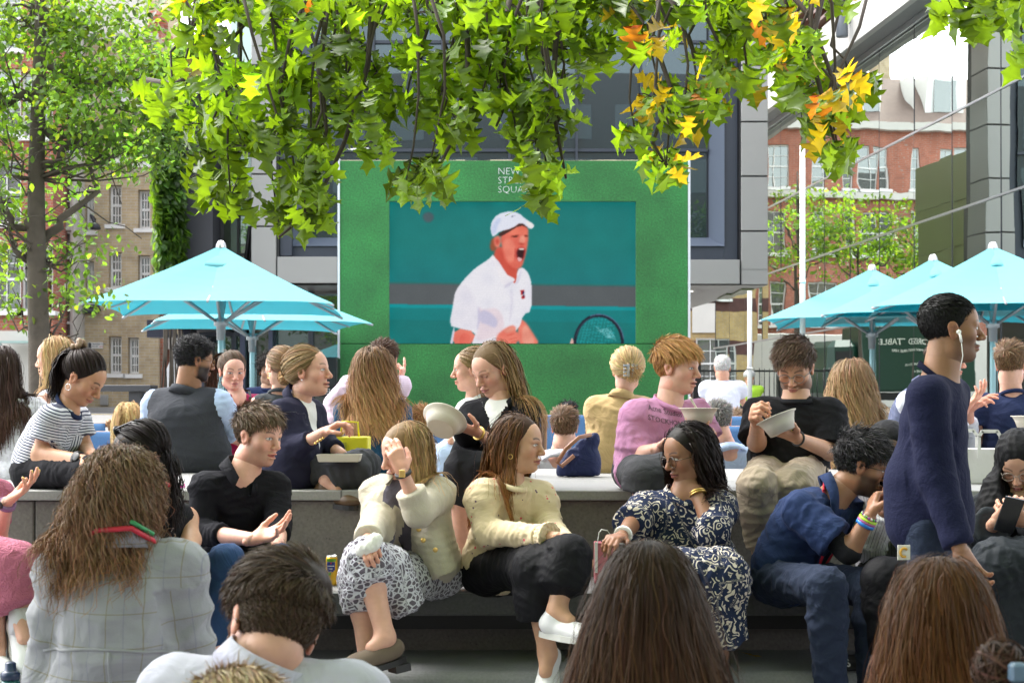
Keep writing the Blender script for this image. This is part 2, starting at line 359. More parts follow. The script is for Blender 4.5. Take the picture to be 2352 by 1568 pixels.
# far arm, torso, sleeves
SK, SK2, SK3, SH1, SH2, SH3 = (.98,.53,.45), (.99,.66,.57), (.86,.35,.28), (.97,.96,.99), (.90,.88,.94), (.82,.80,.90)
layer([(1235,1110),(1290,1130),(1360,1240),(1425,1340),(1230,1340),(1225,1220)], SK)
layer([(1265,1180),(1300,1160),(1350,1250),(1380,1330),(1260,1340)], SK2)
layer([(1060,690),(1010,560),(1070,470),(1200,600),(1235,700),(1220,800),(1195,860),(1100,800)], SK3)
layer([(1020,555),(985,600),(860,680),(770,770),(690,880),(680,960),(640,1170),(700,1190),(870,1225),(840,1310),(830,1340),(1060,1340),(1240,1200),(1275,1075),(1345,1050),(1350,830),(1320,720),(1270,670),(1225,690),(1215,790),(1190,820)], SH1, 1)
layer([(880,1000),(930,1040),(1050,1010),(1120,1130),(1090,1250),(860,1320),(880,1220),(905,1120)], (.96,.89,.92))
layer([(900,1060),(935,1035),(1000,1060),(1060,1130),(1040,1200),(960,1160),(905,1150)], SH3)
layer([(690,890),(760,800),(850,900),(905,1090),(870,1222),(640,1172),(660,1080)], (.955,.94,.975))
layer([(880,980),(905,1050),(915,1100),(885,1200),(870,1220),(890,1110)], SH3)
layer([(1165,860),(1180,860),(1185,1000),(1160,1160),(1150,1160),(1170,1000)], SH2)
layer([(1020,560),(1000,590),(1040,680),(1110,855),(1195,800),(1205,770),(1120,730),(1060,660)], (.99,.97,.99), 1)
layer([(1110,850),(1140,845),(1195,795),(1190,785),(1120,820)], SH2, 1)
layer([(1215,790),(1250,700),(1265,690),(1240,800),(1200,830)], SH2, 1)
layer([(690,1190),(870,1225),(830,1340),(665,1340)], SK, 1)
layer([(740,1230),(830,1240),(800,1340),(720,1340)], (.96,.47,.40), 1)
layer([(675,1185),(690,1190),(668,1340),(645,1340)], SH2, 1)
layer([(1040,1260),(1110,1200),(1180,1165),(1215,1185),(1205,1215),(1240,1240),(1245,1290),(1210,1325),(1190,1345),(1040,1345)], SK)
layer([(1100,1215),(1170,1180),(1205,1190),(1190,1215),(1130,1240)], SK2)
for q in ((1165,1250),(1180,1285),(1190,1310)): layer([(q[0]-30,q[1]+4),(q[0]+40,q[1]-14),(q[0]+42,q[1]-10),(q[0]-28,q[1]+10)], SK3, 1)
layer([(890,1340),(1040,1275),(1045,1300),(950,1345)], SH2, 1)
layer([(1250,872),(1280,866),(1288,938),(1262,944)], (.75,.13,.12), 0); layer([(1268,880),(1281,878),(1284,925),(1272,930)], (.15,.12,.35), 0); layer([(1258,912),(1282,898),(1284,903),(1260,922)], (.95,.9,.85), 0)
# head, face, cap
layer([(1000,420),(985,520),(1020,545),(1050,500),(1060,420)], (.62,.33,.22))
layer([(1075,390),(1090,500),(1110,600),(1180,680),(1225,690),(1265,670),(1285,600),(1310,500),(1320,400),(1315,330),(1255,285),(1120,350)], (.95,.47,.39))
layer([(1100,430),(1110,560),(1160,640),(1200,600),(1210,480),(1170,430)], (.99,.56,.47))
layer([(1130,340),(1250,300),(1310,350),(1300,395),(1240,385),(1150,400)], (.99,.52,.42))
layer([(1255,400),(1285,400),(1295,450),(1270,475),(1230,460)], (1.0,.65,.55))
layer([(1235,462),(1280,470),(1290,482),(1235,478)], (.75,.26,.2))
layer([(1165,405),(1240,395),(1240,402),(1170,418)], (.55,.22,.15), 1); layer([(1280,398),(1318,400),(1316,410),(1282,407)], (.55,.22,.15), 1)
layer([(1180,408),(1235,404),(1230,414),(1190,418)], (.30,.12,.10), 1); layer([(1284,406),(1314,408),(1312,414),(1288,414)], (.30,.12,.10), 1)
layer([(1215,520),(1245,500),(1290,505),(1292,545),(1275,610),(1245,632),(1215,600)], (.72,.17,.17))
layer([(1220,528),(1245,512),(1284,516),(1280,560),(1270,600),(1245,610),(1222,585)], (.22,.07,.08))
layer([(1228,520),(1250,508),(1282,512),(1280,526),(1250,524)], (.97,.93,.88), 1); layer([(1222,590),(1240,585),(1268,605),(1245,628),(1225,612)], (.95,.72,.72), 1)
layer([(1200,500),(1212,520),(1205,620),(1196,600)], (.85,.36,.3), 1)
layer([(1020,420),(1050,400),(1080,410),(1080,490),(1050,510),(1025,480)], (.99,.55,.46)); layer([(1035,435),(1062,425),(1068,470),(1045,490)], (.85,.36,.29))
layer([(1060,400),(1075,370),(1180,340),(1260,285),(1315,310),(1318,340),(1250,310),(1130,385),(1075,412)], (.30,.17,.15), 1)
layer([(1012,415),(993,360),(1000,280),(1060,215),(1160,192),(1240,210),(1295,262),(1360,300),(1370,325),(1340,348),(1310,330),(1255,285),(1180,340),(1075,365),(1035,400)], (.93,.94,1.0), 1)
layer([(1010,400),(1000,320),(1060,240),(1090,260),(1050,330),(1040,385)], (.82,.86,.97))
layer([(1310,310),(1290,270),(1355,300),(1368,322),(1342,345)], (1,.97,.96), 1)
layer([(1171,233),(1178,243),(1225,224),(1190,236),(1182,236)], (.12,.12,.2), 0)
# racquet
def arc(cx, cy, rx, ry, a0, a1, wd, col, rot=0, n=26):
    o_, i_ = [], []
    for k in range(n+1):
        a = R(a0+(a1-a0)*k/n); c, s = math.cos(a), math.sin(a); cr, sr = math.cos(R(rot)), math.sin(R(rot))
        for lst, d in ((o_, wd/2), (i_, -wd/2)):
            ex, ey = (rx+d)*c, -(ry+d)*s; lst.append((cx+ex*cr-ey*sr, cy+ex*sr+ey*cr))
    layer(o_+i_[::-1], col, 0)
for k in range(11): layer([(1730+k*30,1330),(1733+k*30,1330),(1790+k*27,1100+abs(k-5)*8),(1787+k*27,1100+abs(k-5)*8)], (.18,.72,.74), 0)
for k in range(8): layer([(1740+k*9,1300-k*24),(2080-k*6,1330-k*32),(2080-k*6,1333-k*32),(1740+k*9,1303-k*24)], (.14,.66,.68), 0)
for k in range(8): layer([(1895+k*18,1180+k*4),(1898+k*18,1180+k*4),(1975+k*14,1260+k*6),(1972+k*14,1260+k*6)], (.62,.90,.93), 0)
for k in range(6): layer([(1910+k*16,1215+k*12),(2010+k*10,1190+k*16),(2011+k*10,1193+k*16),(1911+k*16,1218+k*12)], (.62,.90,.93), 0)
arc(1920,1330,205,245,0,178,26,(.11,.13,.19)); arc(1922,1330,216,254,10,110,7,(.42,.48,.62)); arc(1915,1330,196,234,100,165,6,(.24,.28,.36))
layer([(1670,1340),(1690,1270),(1705,1300),(1700,1340)], (.95,.75,.70), 1)
# soft shading of the broadcast picture: cloth creases, skin modelling, blurred background
xx_, yy_ = np.meshgrid(uu, vv); cre = np.sin(xx_*.012+yy_*.03+2*np.sin(yy_*.011))*np.sin(xx_*.021-yy_*.014+1.3); lum = img.mean(2)
shirt = ((lum > .86) & (yy_ > 560))[:,:,None]; img = np.where(shirt, img*(1-.028*blur((cre > .35).astype(float), 5)[:,:,None]*np.array([1.3,1.2,.7])), img)
skin_ = ((img[:,:,0] > .75) & (img[:,:,2] < .65))[:,:,None]; img = np.where(skin_, img*(1-.10*blur((cre > .1).astype(float), 4)[:,:,None]*np.array([.5,1.2,1.2])), img)
bgm = ((img[:,:,0] < .45) & (img[:,:,1] > .3))[:,:,None]; img = np.where(bgm, img*(1+.05*blur(rng.normal(0,1,(GY,GX)), 9)[:,:,None]*6), img)
edge = blur(img, 1); img = img*.45+edge*.55; img = np.clip(img*(1+.018*rng.normal(0,1,(GY,GX,1)))*np.where(np.arange(GY)%3 == 0, .965, 1)[:,None,None], 0, 1)
gx_ = a0+(a1-a0)*np.arange(GX+1)/GX; gz_ = b1+(b0-b1)*np.arange(GY+1)/GY
VX, VZ = np.meshgrid(gx_, gz_); VV = np.stack([VX, np.full(VX.shape, SD+.10), VZ], -1).reshape(-1,3); ii = (np.arange(GY)[:,None]*(GX+1)+np.arange(GX)[None]).ravel(); QQ = np.stack([ii+GX+1, ii+GX+2, ii+1, ii], 1)
ci = np.pad(img, ((0,1),(0,1),(0,0)), mode='edge').reshape(-1,3)**2.2
m_led, n_, b_ = newmat('led_panel'); at_ = N(n_, 'ShaderNodeAttribute', attribute_name='led'); b_.inputs['Base Color'].default_value = (.01,.01,.01,1); b_.inputs['Roughness'].default_value = .9; b_.inputs['Specular IOR Level'].default_value = .05; L(n_, at_.outputs['Color'], b_.inputs['Emission Color']); b_.inputs['Emission Strength'].default_value = EST
mk('display', VV, QQ, m_led, scr, attrs={'led': ('FLOAT_COLOR', np.concatenate([ci, np.ones((len(ci),1))], 1))})
mb = MB(); mb.box((a0+.005,SD+.125,b0-.008),(a1-.005,SD+.2,b1-.003)); mb.build('display_cabinet', black, scr)
m_txt = pm('white_lettering', (.85,.85,.85), .5, .02)
text('NEW\nSTREET\nSQUARE', .148, (sx(1143), SD-.004, sz(401)), m_txt, scr, space=.92, thin=-.0042)
text('th', .30, (sx(1329), SD-.004, sz(997)), m_txt, scr, depth=.006)
# aerial on top
mb = MB(); q = P(831, 368, 24.6)
mb.tube([q, q+np.array([0,0,.22])], .012); mb.tube([q+np.array([-.19,0,.16]), q+np.array([.1,.05,.19])], .01)
for k in range(7): c = q+np.array([-.18+.042*k,0,.162+.004*k]); mb.tube([c+np.array([-.02,-.2,-.02]), c+np.array([.02,.2,.02])], .005, 5)
tag(mb.build('aerial', white), 'small white aerial fixed on the top edge of the big screen', 'aerial')
# ------------------------------------------------------------------ central office building
m_gp = pm('grey_cladding', (.33,.325,.315), .42, .05, 1.2, metal=.25, stain=.06)
m_navy = pm('navy_steel_frame', (.035,.043,.062), .42, .1, 2)
m_blue = pm('bluegrey_steel', (.16,.19,.25), .4, .08, 2, metal=.3)
m_cg = glassmat('office_glass', (.008,.020,.026), .10, .008, .10, .35, (.30,.40,.43))
m_soff = pm('pale_soffit', (.42,.41,.40), .35, .06, 1, metal=.3)
BD = 30.0
def bx(x, d=BD): return (x-1176)*d/F
def bz(y, d=BD): return CAMZ-(y-HY)*d/F
cb = empty('office_building', (0, BD, 1.2), 'modern office building with dark glass and grey panel frame rising behind the screen', 'building')
TOP = 11.5
mb = MB(); mb.box((bx(640),BD+.9,bz(588)),(bx(1700),BD+4.0,6.45)); mb.build('core', m_navy, cb); mb = MB(); mb.box((bx(640),BD+.9,6.451),(bx(1560),BD+4.0,TOP)); mb.box((bx(1560)+.001,BD+.9,6.451),(bx(1700),BD+1.1,TOP)); mb.build('upper_core', m_navy, cb)
# glass curtain wall with panes
gx = [702, 850, 1012, 1170, 1328, 1480, 1638]
for a, b in zip(gx[:-1], gx[1:]):
    mb = MB(); mb.box((bx(a)+.025,BD+.84,bz(560)),(bx(b)-.025,BD+.87,TOP)); mb.build('glass_pane', m_cg, cb)
mb = MB()
for x in gx[1:-1]: mb.box((bx(x)-.022,BD+.72,bz(560)),(bx(x)+.022,BD+.875,TOP))
for y in (75, 330): mb.box((bx(702),BD+.78,bz(y)-.03),(bx(1638),BD+.83,bz(y)+.03))
mb.build('mullions', m_navy, cb)
# frame: columns & sill
mb = MB(); mb.box((bx(641),BD+.12,bz(586)),(bx(668),BD+.9,TOP)); mb.box((bx(1668),BD+.3,bz(594)),(bx(1699),BD+.9,TOP)); mb.box((bx(641),BD+.3,bz(594)),(bx(1667.5),BD+.895,bz(561))); mb.build('outer_frame', m_navy, cb)
mb = MB()
X0, X1 = bx(702), bx(1640)
mb.add([(bx(668.5),BD+.25,bz(562)),(X0,BD+.85,bz(535)),(X0,BD+.85,TOP),(bx(668.5),BD+.25,TOP)], [(0,1,2,3)])
mb.add([(bx(1668),BD+.25,bz(562)),(X1,BD+.85,bz(535)),(X1,BD+.85,TOP),(bx(1668),BD+.25,TOP)], [(3,2,1,0)])
mb.add([(bx(668.5),BD+.25,bz(562)),(bx(1668),BD+.25,bz(562)),(X1,BD+.85,bz(535)),(X0,BD+.85,bz(535))], [(0,1,2,3)])
mb.build('splayed_reveal', m_blue, cb)
mb = MB()
def panels(xa, xb, ys, ya=BD, dep=.8):
    for y0_, y1_ in zip(ys[:-1], ys[1:]): mb.box((bx(xa),ya,bz(y1_)+.014),(bx(xb),ya+dep,bz(y0_)-.014), bev=.008)
panels(577, 634, [-260,-120,150,270,400,520,660]); panels(1703, 1764, [-260,-120,30,150,280,405,531,655])
panels(637, 775, [588,652], BD-.02); panels(779, 1480, [594,655], BD-.02); panels(1483, 1699, [595,654], BD-.02)
mb.build('cladding_panels', m_gp, cb)
mb = MB(); mb.box((bx(577),BD+.05,bz(658)),(bx(640),BD+3,TOP)); mb.build('panel_backing', black, cb); mb = MB(); mb.box((bx(1700.5),BD+.06,bz(653)),(bx(1762.5),BD+1.0,TOP)); mb.build('panel_backing', black, cb)
mb = MB(); mb.box((bx(779),BD+.3,bz(655)+.005),(bx(1690),BD+5.0,bz(594)-.01)); mb.build('floor_beam', m_navy, cb)
mb = MB(); xs_ = [bx(1763), bx(1763)-.2, bx(1763)-.62]
mb.add([(bx(640),BD-.015,bz(655)),(bx(1763),BD-.015,bz(655)),(bx(1763)-.62,BD+7.4,bz(655)),(bx(640),BD+7.4,bz(655))], [(0,1,2,3)])
mb.add([(bx(640),BD-.01,bz(655)+.3),(bx(1763),BD-.01,bz(655)+.3),(bx(1763)-.62,BD+7.4,bz(655)+.3),(bx(640),BD+7.4,bz(655)+.3)], [(3,2,1,0)])
mb.add([(bx(1763),BD-.015,bz(655)),(bx(1763)-.62,BD+7.4,bz(655)),(bx(1763)-.62,BD+7.4,bz(655)+.3),(bx(1763),BD-.015,bz(655)+.3)], [(0,1,2,3)])
mb.build('soffit', m_soff, cb)
mb = MB(); mb.lathe((bx(1600),BD+1.6,bz(655)-.012), [(.12,0),(.12,.01)], 16); mb.build('downlight', emat('downlight_glow',(1,.95,.85),1.2), cb)
m_olive = pm('olive_side_cladding', (.24,.27,.12), .3, .05, .8, metal=.3)
mb = MB()
for z in np.arange(3.62, 6.4, .93):
    for a, b in ((30.85,32.3),(32.31,33.7)): mb.box((bx(1762)-.3-.07*(a-30),a,z),(bx(1762)-.06-.07*(a-30),b,min(z+.92,6.45)))
mb.build('side_cladding', m_olive, cb)
# ground floor: dark glazed lobby under the left part
mb = MB(); mb.box((bx(430),BD+1.6,1.2),(bx(1500),BD+4.5,bz(655)-.35)); mb.build('lobby_core', pm('lobby_dark',(.010,.012,.016),.3), cb)
m_lg = glassmat('lobby_glass', (.010,.016,.02), .16, .01, .05, .5, (.6,.72,.72))
for a, b in ((432,505),(509,600),(604,690),(694,775),(779,900)):
    mb = MB(); mb.box((bx(a),BD+1.5,1.25),(bx(b),BD+1.54,bz(660)-.02)); mb.build('lobby_window', m_lg, cb)
mb = MB()
for x in (430,507,602,692,777): mb.box((bx(x)-.05,BD+1.4,1.2),(bx(x)+.05,BD+1.62,bz(655)-.01))
mb.box((bx(425),BD+1.38,bz(740)-.2),(bx(520),BD+1.63,bz(740))); mb.build('lobby_frame', m_navy, cb)
mb = MB(); mb.box((bx(528),BD+1.1,1.2),(bx(540),BD+1.3,bz(656))); mb.box((bx(596),BD+1.1,1.2),(bx(606),BD+1.3,bz(656))); mb.build('pillar', pm('blue_pillar',(.05,.06,.11),.4), cb)
# black slab wing on the left with the shop fascia, glass strip beside it
sw = empty('dark_wing', (bx(460), BD, 1.2), 'windowless charcoal building wing between the ivy and the glass office building', 'building')
mb = MB(); mb.box((bx(412),BD-.5,bz(756)),(bx(500),BD+6,bz(130))); mb.build('wall', pm('charcoal_wall',(.030,.030,.038),.55,.12,1.5), sw)
mb = MB(); mb.box((bx(500)+.01,BD+.2,bz(756)),(bx(509),BD+3,bz(100))); mb.build('corner_post', black, sw)
mb = MB(); mb.box((bx(340),BD-.1,bz(775)),(bx(440),BD+.5,bz(735))); mb.build('fascia', pm('navy_fascia',(.02,.022,.04),.3), sw)
text('1', .22, (bx(404), BD-.106, bz(768)), pm('gold_letter',(.6,.5,.3),.4), sw)
mb = MB(); mb.box((bx(437),BD-.08,1.2),(bx(444),BD+.3,bz(757))); mb.build('door_frame', black, sw)
m_sg = glassmat('stair_glass', (.12,.17,.14), .30, .01, .05, .6, (.7,.85,.78))
gs = empty('stair_tower', (bx(540), BD+1, 1.2), 'narrow pale green glass stair tower beside the charcoal wing', 'building')
mb = MB(); mb.box((bx(510),BD+.9,bz(660)),(bx(576),BD+1,TOP)); mb.build('glass', m_sg, gs)
mb = MB()
for y in (130, 330, 480, 575): mb.box((bx(510),BD+.82,bz(y)-.025),(bx(576),BD+.895,bz(y)+.025))
mb.box((bx(530)-.02,BD+.80,bz(660)),(bx(530)+.02,BD+.815,TOP)); mb.box((bx(571)-.03,BD+.80,bz(660)),(bx(571)+.03,BD+.815,TOP)); mb.build('mullions', black, gs)
mb = MB(); mb.tube([(bx(548),BD+.7,bz(610)),(bx(560),BD+.7,bz(510))], .04); mb.tube([(bx(556),BD+.75,bz(610)),(bx(566),BD+.75,bz(505))], .03); mb.build('stair_rail', black, gs)
# ------------------------------------------------------------------ sash windows and brick houses
m_sash = pm('sash_white', (.74,.74,.72), .45, .05, 5)
m_pane = glassmat('sash_glass', (.09,.10,.095), .22, .02, .06, 2.0, (.75,.8,.8))
m_blind = pm('blind', (.5,.5,.46), .8)
def sash(parent, c, wd, ht, u=(1,0,0), cols=3, rows=4, sill=True, yd=.0):
    """window whose outer plane passes through c (bottom centre); u = direction along the wall"""
    c = np.array(c, float); u = np.array(u, float); nrm = np.array([u[1], -u[0], 0]); z = np.array([0,0,1.])
    mb = MB(); fw = .055
    def bar(a, b, c0, c1, dep=.05, off=0): mb.obox(c+u*(a+b)/2+z*(c0+c1)/2-nrm*(off), u, nrm, z, abs(b-a)/2, dep/2, (c1-c0)/2)
    bar(-wd/2, -wd/2+fw, 0, ht); bar(wd/2-fw, wd/2, 0, ht); bar(-wd/2+fw, wd/2-fw, 0, fw); bar(-wd/2+fw, wd/2-fw, ht-fw, ht); bar(-wd/2+fw, wd/2-fw, ht/2-.03, ht/2+.03, .06)
    for i in range(1, cols): x = -wd/2+fw+(wd-2*fw)*i/cols; bar(x-.013, x+.013, fw, ht/2-.03, .03); bar(x-.013, x+.013, ht/2+.03, ht-fw, .03)
    for j in range(1, rows):
        if j*2 == rows: continue
        y = ht*j/rows; bar(-wd/2+fw, wd/2-fw, y-.012, y+.012, .026)
    w_ = mb.build('window', m_sash, parent)
    mb = MB(); mb.obox(c+z*ht/2-nrm*.035, u, nrm, z, wd/2-.01, .006, ht/2-.01); mb.build('pane', m_pane, w_)
    if sill: mb = MB(); mb.obox(c-z*.06+nrm*.12, u, nrm, z, wd/2+.1, .16, .05); mb.build('sill', m_sash, w_)
    return w_
def wallgrid(mb, y, x0, x1, z0, z1, holes, th=.35, m=0):
    """front wall in plane y, with rectangular holes [(xa,xb,za,zb)] and their reveals"""
    xs = sorted({x0, x1} | {h[0] for h in holes} | {h[1] for h in holes}); zs = sorted({z0, z1} | {h[2] for h in holes} | {h[3] for h in holes})
    for a, b in zip(xs[:-1], xs[1:]):
        for c, d in zip(zs[:-1], zs[1:]):
            mx, mz = (a+b)/2, (c+d)/2
            if any(h[0] < mx < h[1] and h[2] < mz < h[3] for h in holes): continue
            mb.add([(a,y,c),(b,y,c),(b,y,d),(a,y,d)], [(0,1,2,3)], m)
    for (a,b,c,d) in holes:
        mb.add([(a,y,c),(a,y+th,c),(a,y+th,d),(a,y,d)], [(0,1,2,3)], m); mb.add([(b,y,c),(b,y+th,c),(b,y+th,d),(b,y,d)], [(3,2,1,0)], m)
        mb.add([(a,y,d),(b,y,d),(b,y+th,d),(a,y+th,d)], [(3,2,1,0)], m); mb.add([(a,y,c),(b,y,c),(b,y+th,c),(a,y+th,c)], [(0,1,2,3)], m)
m_yb = brickmat('london_stock_brick', (.45,.36,.22), (.40,.305,.18), (.45,.41,.35))
m_rb = brickmat('red_brick', (.38,.12,.07), (.31,.095,.055), (.32,.24,.20))
m_ryb = brickmat('banded_yellow_brick', (.42,.29,.11), (.36,.24,.10), (.34,.30,.22), bands=(1.62,.32,(.08,.035,.03)))
m_stone = pm('portland_stone', (.55,.53,.49), .7, .1, 1.5, stain=.1)
m_lead = pm('slate_roof', (.10,.10,.115), .6, .2, 4)
# yellow brick house
YD = 40.0
def yx(x): return (x-1176)*YD/F
def yz(y): return CAMZ-(y-HY)*YD/F
yb = empty('brick_house', (yx(290), YD, 1.3), 'yellow brick house with white sash windows behind the left umbrellas', 'building')
holes = []
for (a, b, ys) in ((250,279,[(772,857),(579,660),(425,515)]), (294,319,[(775,858)]), (317,345,[(586,668),(436,524)])):
    for (c, d) in ys: holes.append((yx(a),yx(b),yz(d),yz(c)))
for (a, b, ys) in ((258,288,[(140,225),(280,365)]),(315,342,[(150,235),(290,375)])):
    for (c, d) in ys: holes.append((yx(a),yx(b),yz(d),yz(c)))
for (c, d) in ((440,530),(600,690)): holes.append((yx(196),yx(216),yz(d),yz(c)))
mb = MB(); wallgrid(mb, YD, yx(170), yx(364), 1.25, yz(85), holes)
mb.add([(yx(170),YD,1.25),(yx(170),YD+9,1.25),(yx(170),YD+9,yz(85)),(yx(170),YD,yz(85))], [(0,1,2,3)]); mb.add([(yx(364),YD,1.25),(yx(364),YD+9,1.25),(yx(364),YD+9,yz(85)),(yx(364),YD,yz(85))], [(3,2,1,0)])
mb.add([(yx(170),YD,yz(85)),(yx(364),YD,yz(85)),(yx(364),YD+9,yz(85)),(yx(170),YD+9,yz(85))], [(0,1,2,3)])
mb.build('wall', m_yb, yb)
mb = MB(); mb.box((yx(171),YD+.4,1.3),(yx(363),YD+8.8,yz(86))); mb.build('rooms', pm('room_dark',(.06,.06,.055),.8), yb)
for h in holes: sash(yb, ((h[0]+h[1])/2, YD+.2, h[2]), h[1]-h[0]-.01, h[3]-h[2]-.01)
mb = MB(); mb.box((yx(170),YD-.12,yz(92)),(yx(364),YD-.005,yz(78))); mb.build('parapet', m_stone, yb)
mb = MB(); mb.box((yx(295),YD+2,yz(85)),(yx(330),YD+3.2,yz(15))); mb.box((yx(292),YD+1.9,yz(24)),(yx(333),YD+3.3,yz(17)))
for k in range(3): mb.lathe((yx(300+k*12),YD+2.6,yz(15)), [(.12,0),(.1,.5)], 10)
mb.build('chimney', m_rb, yb)
mb = MB(); mb.tube([(yx(173),YD-.12,1.3),(yx(173),YD-.12,yz(40))], .07); mb.tube([(yx(173),YD-.16,yz(716)),(yx(230),YD-.16,yz(714))], .07); mb.tube([(yx(173),YD-.12,yz(706)),(yx(228),YD-.12,yz(704)),(yx(230),YD-.12,yz(716))], .06); mb.build('drainpipe', dark, yb)
mb = MB(); mb.box((yx(390*1.0)-.0,YD-.5,0),(yx(391),YD-.4,.1)); 
mb = MB(); mb.tube([(yx(219),YD-.05,yz(505)),(yx(219),YD-.4,yz(500)),(yx(231),YD-.5,yz(520))], .04); mb.lathe((yx(231),YD-.5,yz(532)), [(.14,0),(.12,.1),(.05,.16)], 12); mb.build('wall_lamp', dark, yb)
mb = MB(); mb.box((yx(231),YD-.06,yz(930)),(yx(249),YD-.002,yz(907)))
for k in range(6): mb.box((yx(232),YD-.08,yz(928)+k*.04),(yx(248),YD-.061,yz(928)+k*.04+.02))
mb.build('air_vent', pm('vent_grey',(.45,.45,.44),.6), yb)
sg = empty('street_sign', (yx(219), YD-.03, yz(793)), 'white street name plate on the yellow brick wall', 'sign')
mb = MB(); mb.box((yx(203),YD-.05,yz(800)),(yx(237),YD-.004,yz(786))); mb.build('plate', white, sg)
mb = MB(); mb.box((yx(204),YD-.056,yz(799)),(yx(211),YD-.051,yz(787))); mb.build('crest', dark, sg)
text('PEMBERTON\nROW', .060, (yx(213), YD-.053, yz(792)), dark, sg); text('EC4', .055, (yx(229.5), YD-.053, yz(797.6)), pm('red_letter',(.5,.05,.04),.5), sg)
# low side entrance beside the brick house
en = empty('service_entrance', (yx(385), YD, 1.3), 'low brick and stone service entrance right of the yellow brick house', 'building')
mb = MB(); mb.box((yx(364.5),YD+.2,1.2),(yx(374),YD+1.5,yz(705))); mb.build('brick_pier', m_rb, en)
mb = MB(); mb.box((yx(374.5),YD+.4,yz(800)),(yx(425),YD+1.5,yz(755))); mb.build('lintel', m_stone, en)
mb = MB(); mb.box((yx(374.5),YD+.45,yz(755)+.01),(yx(425),YD+1.5,yz(700))); mb.build('upper_wall', m_yb, en)
mb = MB(); mb.box((yx(374.5),YD+1.0,1.2),(yx(425),YD+1.4,yz(800)-.01)); mb.build('gate', pm('maroon_gate',(.06,.012,.015),.5), en)
# pale stone house and the red brick house further left
def simple_house(name, label, xa, xb, d, ztop, wallm, wins, extra=None, win=(.9,1.7), u=(1,0,0), base=1.2, roof=None, basem=None, basez=None):
    fx = lambda x: (x-1176)*d/F
    h = empty(name, (fx((xa+xb)/2), d, base), label, 'building'); mb = MB(); hs = []
    for (x, y) in wins:
        X = fx(x); Z = CAMZ-(y-HY)*d/F; hs.append((X-win[0]/2, X+win[0]/2, Z-win[1]/2, Z+win[1]/2))
    zb = basez if basez else base
    wallgrid(mb, d, fx(xa), fx(xb), zb, ztop, hs, .25)
    mb.add([(fx(xb),d,base),(fx(xb),d+8,base),(fx(xb),d+8,ztop),(fx(xb),d,ztop)], [(0,1,2,3)]); mb.add([(fx(xa),d,base),(fx(xa),d+8,base),(fx(xa),d+8,ztop),(fx(xa),d,ztop)], [(3,2,1,0)])
    mb.add([(fx(xa),d,ztop),(fx(xb),d,ztop),(fx(xb),d+8,ztop),(fx(xa),d+8,ztop)], [(0,1,2,3)])
    mb.build('wall', wallm, h)
    mb = MB(); mb.box((fx(xa)+.02,d+.3,base),(fx(xb)-.02,d+7.9,ztop-.02)); mb.build('rooms', pm('room_dark',(.06,.06,.055),.8), h)
    for q in hs: sash(h, ((q[0]+q[1])/2, d+.14, q[2]), q[1]-q[0]-.01, q[3]-q[2]-.01, cols=2 if win[0] < 1 else 3)
    if basem: mb = MB(); mb.box((fx(xa),d-.12,base),(fx(xb),d+.3,basez-.002)); mb.build('ground_floor', basem, h)
    return h
simple_house('stone_house', 'pale rendered house between the red brick house and the yellow brick house', 112, 169, 39.0, 13.2, m_stone, [(140,150),(140,280),(140,430),(140,590),(140,740)], win=(.5,1.3))
simple_house('brick_house', 'red brick house with a pale stone ground floor, farthest left', -220, 110, 37.5, 13, m_rb, [(x, y) for x in (-150,-70,12) for y in (40,230,440,640)] + [(85,y) for y in (240,640)], win=(.75,1.5), basem=m_stone, basez=CAMZ-(760-HY)*37.5/F)
o = [q for q in COL.objects if q.get('label','').startswith('red brick house with a pale')][0]
mb = MB(); q = P(88, 790, 37.2); mb.box((q[0]-.7,36.5,q[2]),(q[0]+.35,37.3,q[2]+.05)); mb.tube([(q[0]-.7,36.6,q[2]),(q[0]-.7,37.3,q[2]-.3)], .02); mb.build('glass_canopy', pm('canopy_glass',(.35,.5,.47),.15), o)
# buildings across the far street: seen beneath the office overhang and mirrored in the glass facade
FD = 62.0
rb = empty('terrace_house', (-10, FD, 1.2), 'red brick terrace house with white bay windows across the far street', 'building')
hs = []
for x in (-1.55,-3.2,-4.9,-5.9,-7.6,-9.3,-11.5,-13.5,-16,-18.5,-21):
    for z in (5.3, 8.1, 10.7): hs.append((x-.42,x+.42,z-.85,z+.85))
mb = MB(); wallgrid(mb, FD, -24, -.6, 4.1, 12.2, hs, .25); mb.add([(-.6,FD,1.2),(-.6,FD+9,1.2),(-.6,FD+9,12.2),(-.6,FD,12.2)], [(0,1,2,3)]); mb.build('wall', m_rb, rb)
for h in hs: sash(rb, ((h[0]+h[1])/2, FD+.12, h[2]), .83, 1.69, cols=2)
mb = MB(); mb.box((-24,FD-.15,1.2),(-.6,FD+.4,4.08)); mb.box((-24,FD-.3,9.45),(-.6,FD-.02,9.7)); mb.box((-24,FD-.3,12.21),(-.6,FD+.3,12.5)); mb.build('stone_bands', m_stone, rb)
for x in (-2.5,-4.4,-8,-12):
    mb = MB(); mb.box((x-.45,FD-.2,1.6),(x+.45,FD-.16,3.3)); mb.build('window', m_pane, rb)
mb = MB(); mb.add([(-24,FD-.1,12.5),(-.6,FD-.1,12.5),(-.6,FD+1.6,14.6),(-24,FD+1.6,14.6),(-24,FD+8,14.6),(-.6,FD+8,14.6)], [(0,1,2,3),(3,2,5,4)]); rf = mb.build('roof', pm('brown_tile',(.17,.12,.10),.7,.2,6), rb)
for x in (-3,-5.6,-8.5,-12):
    mb = MB(); mb.box((x-.75,FD+.3,12.8),(x+.75,FD+2,14.5)); dm = mb.build('dormer', white, rf); mb = MB(); mb.box((x-.5,FD+.26,13),(x+.5,FD+.29,14.3)); mb.build('dormer_pane', m_pane, rf)
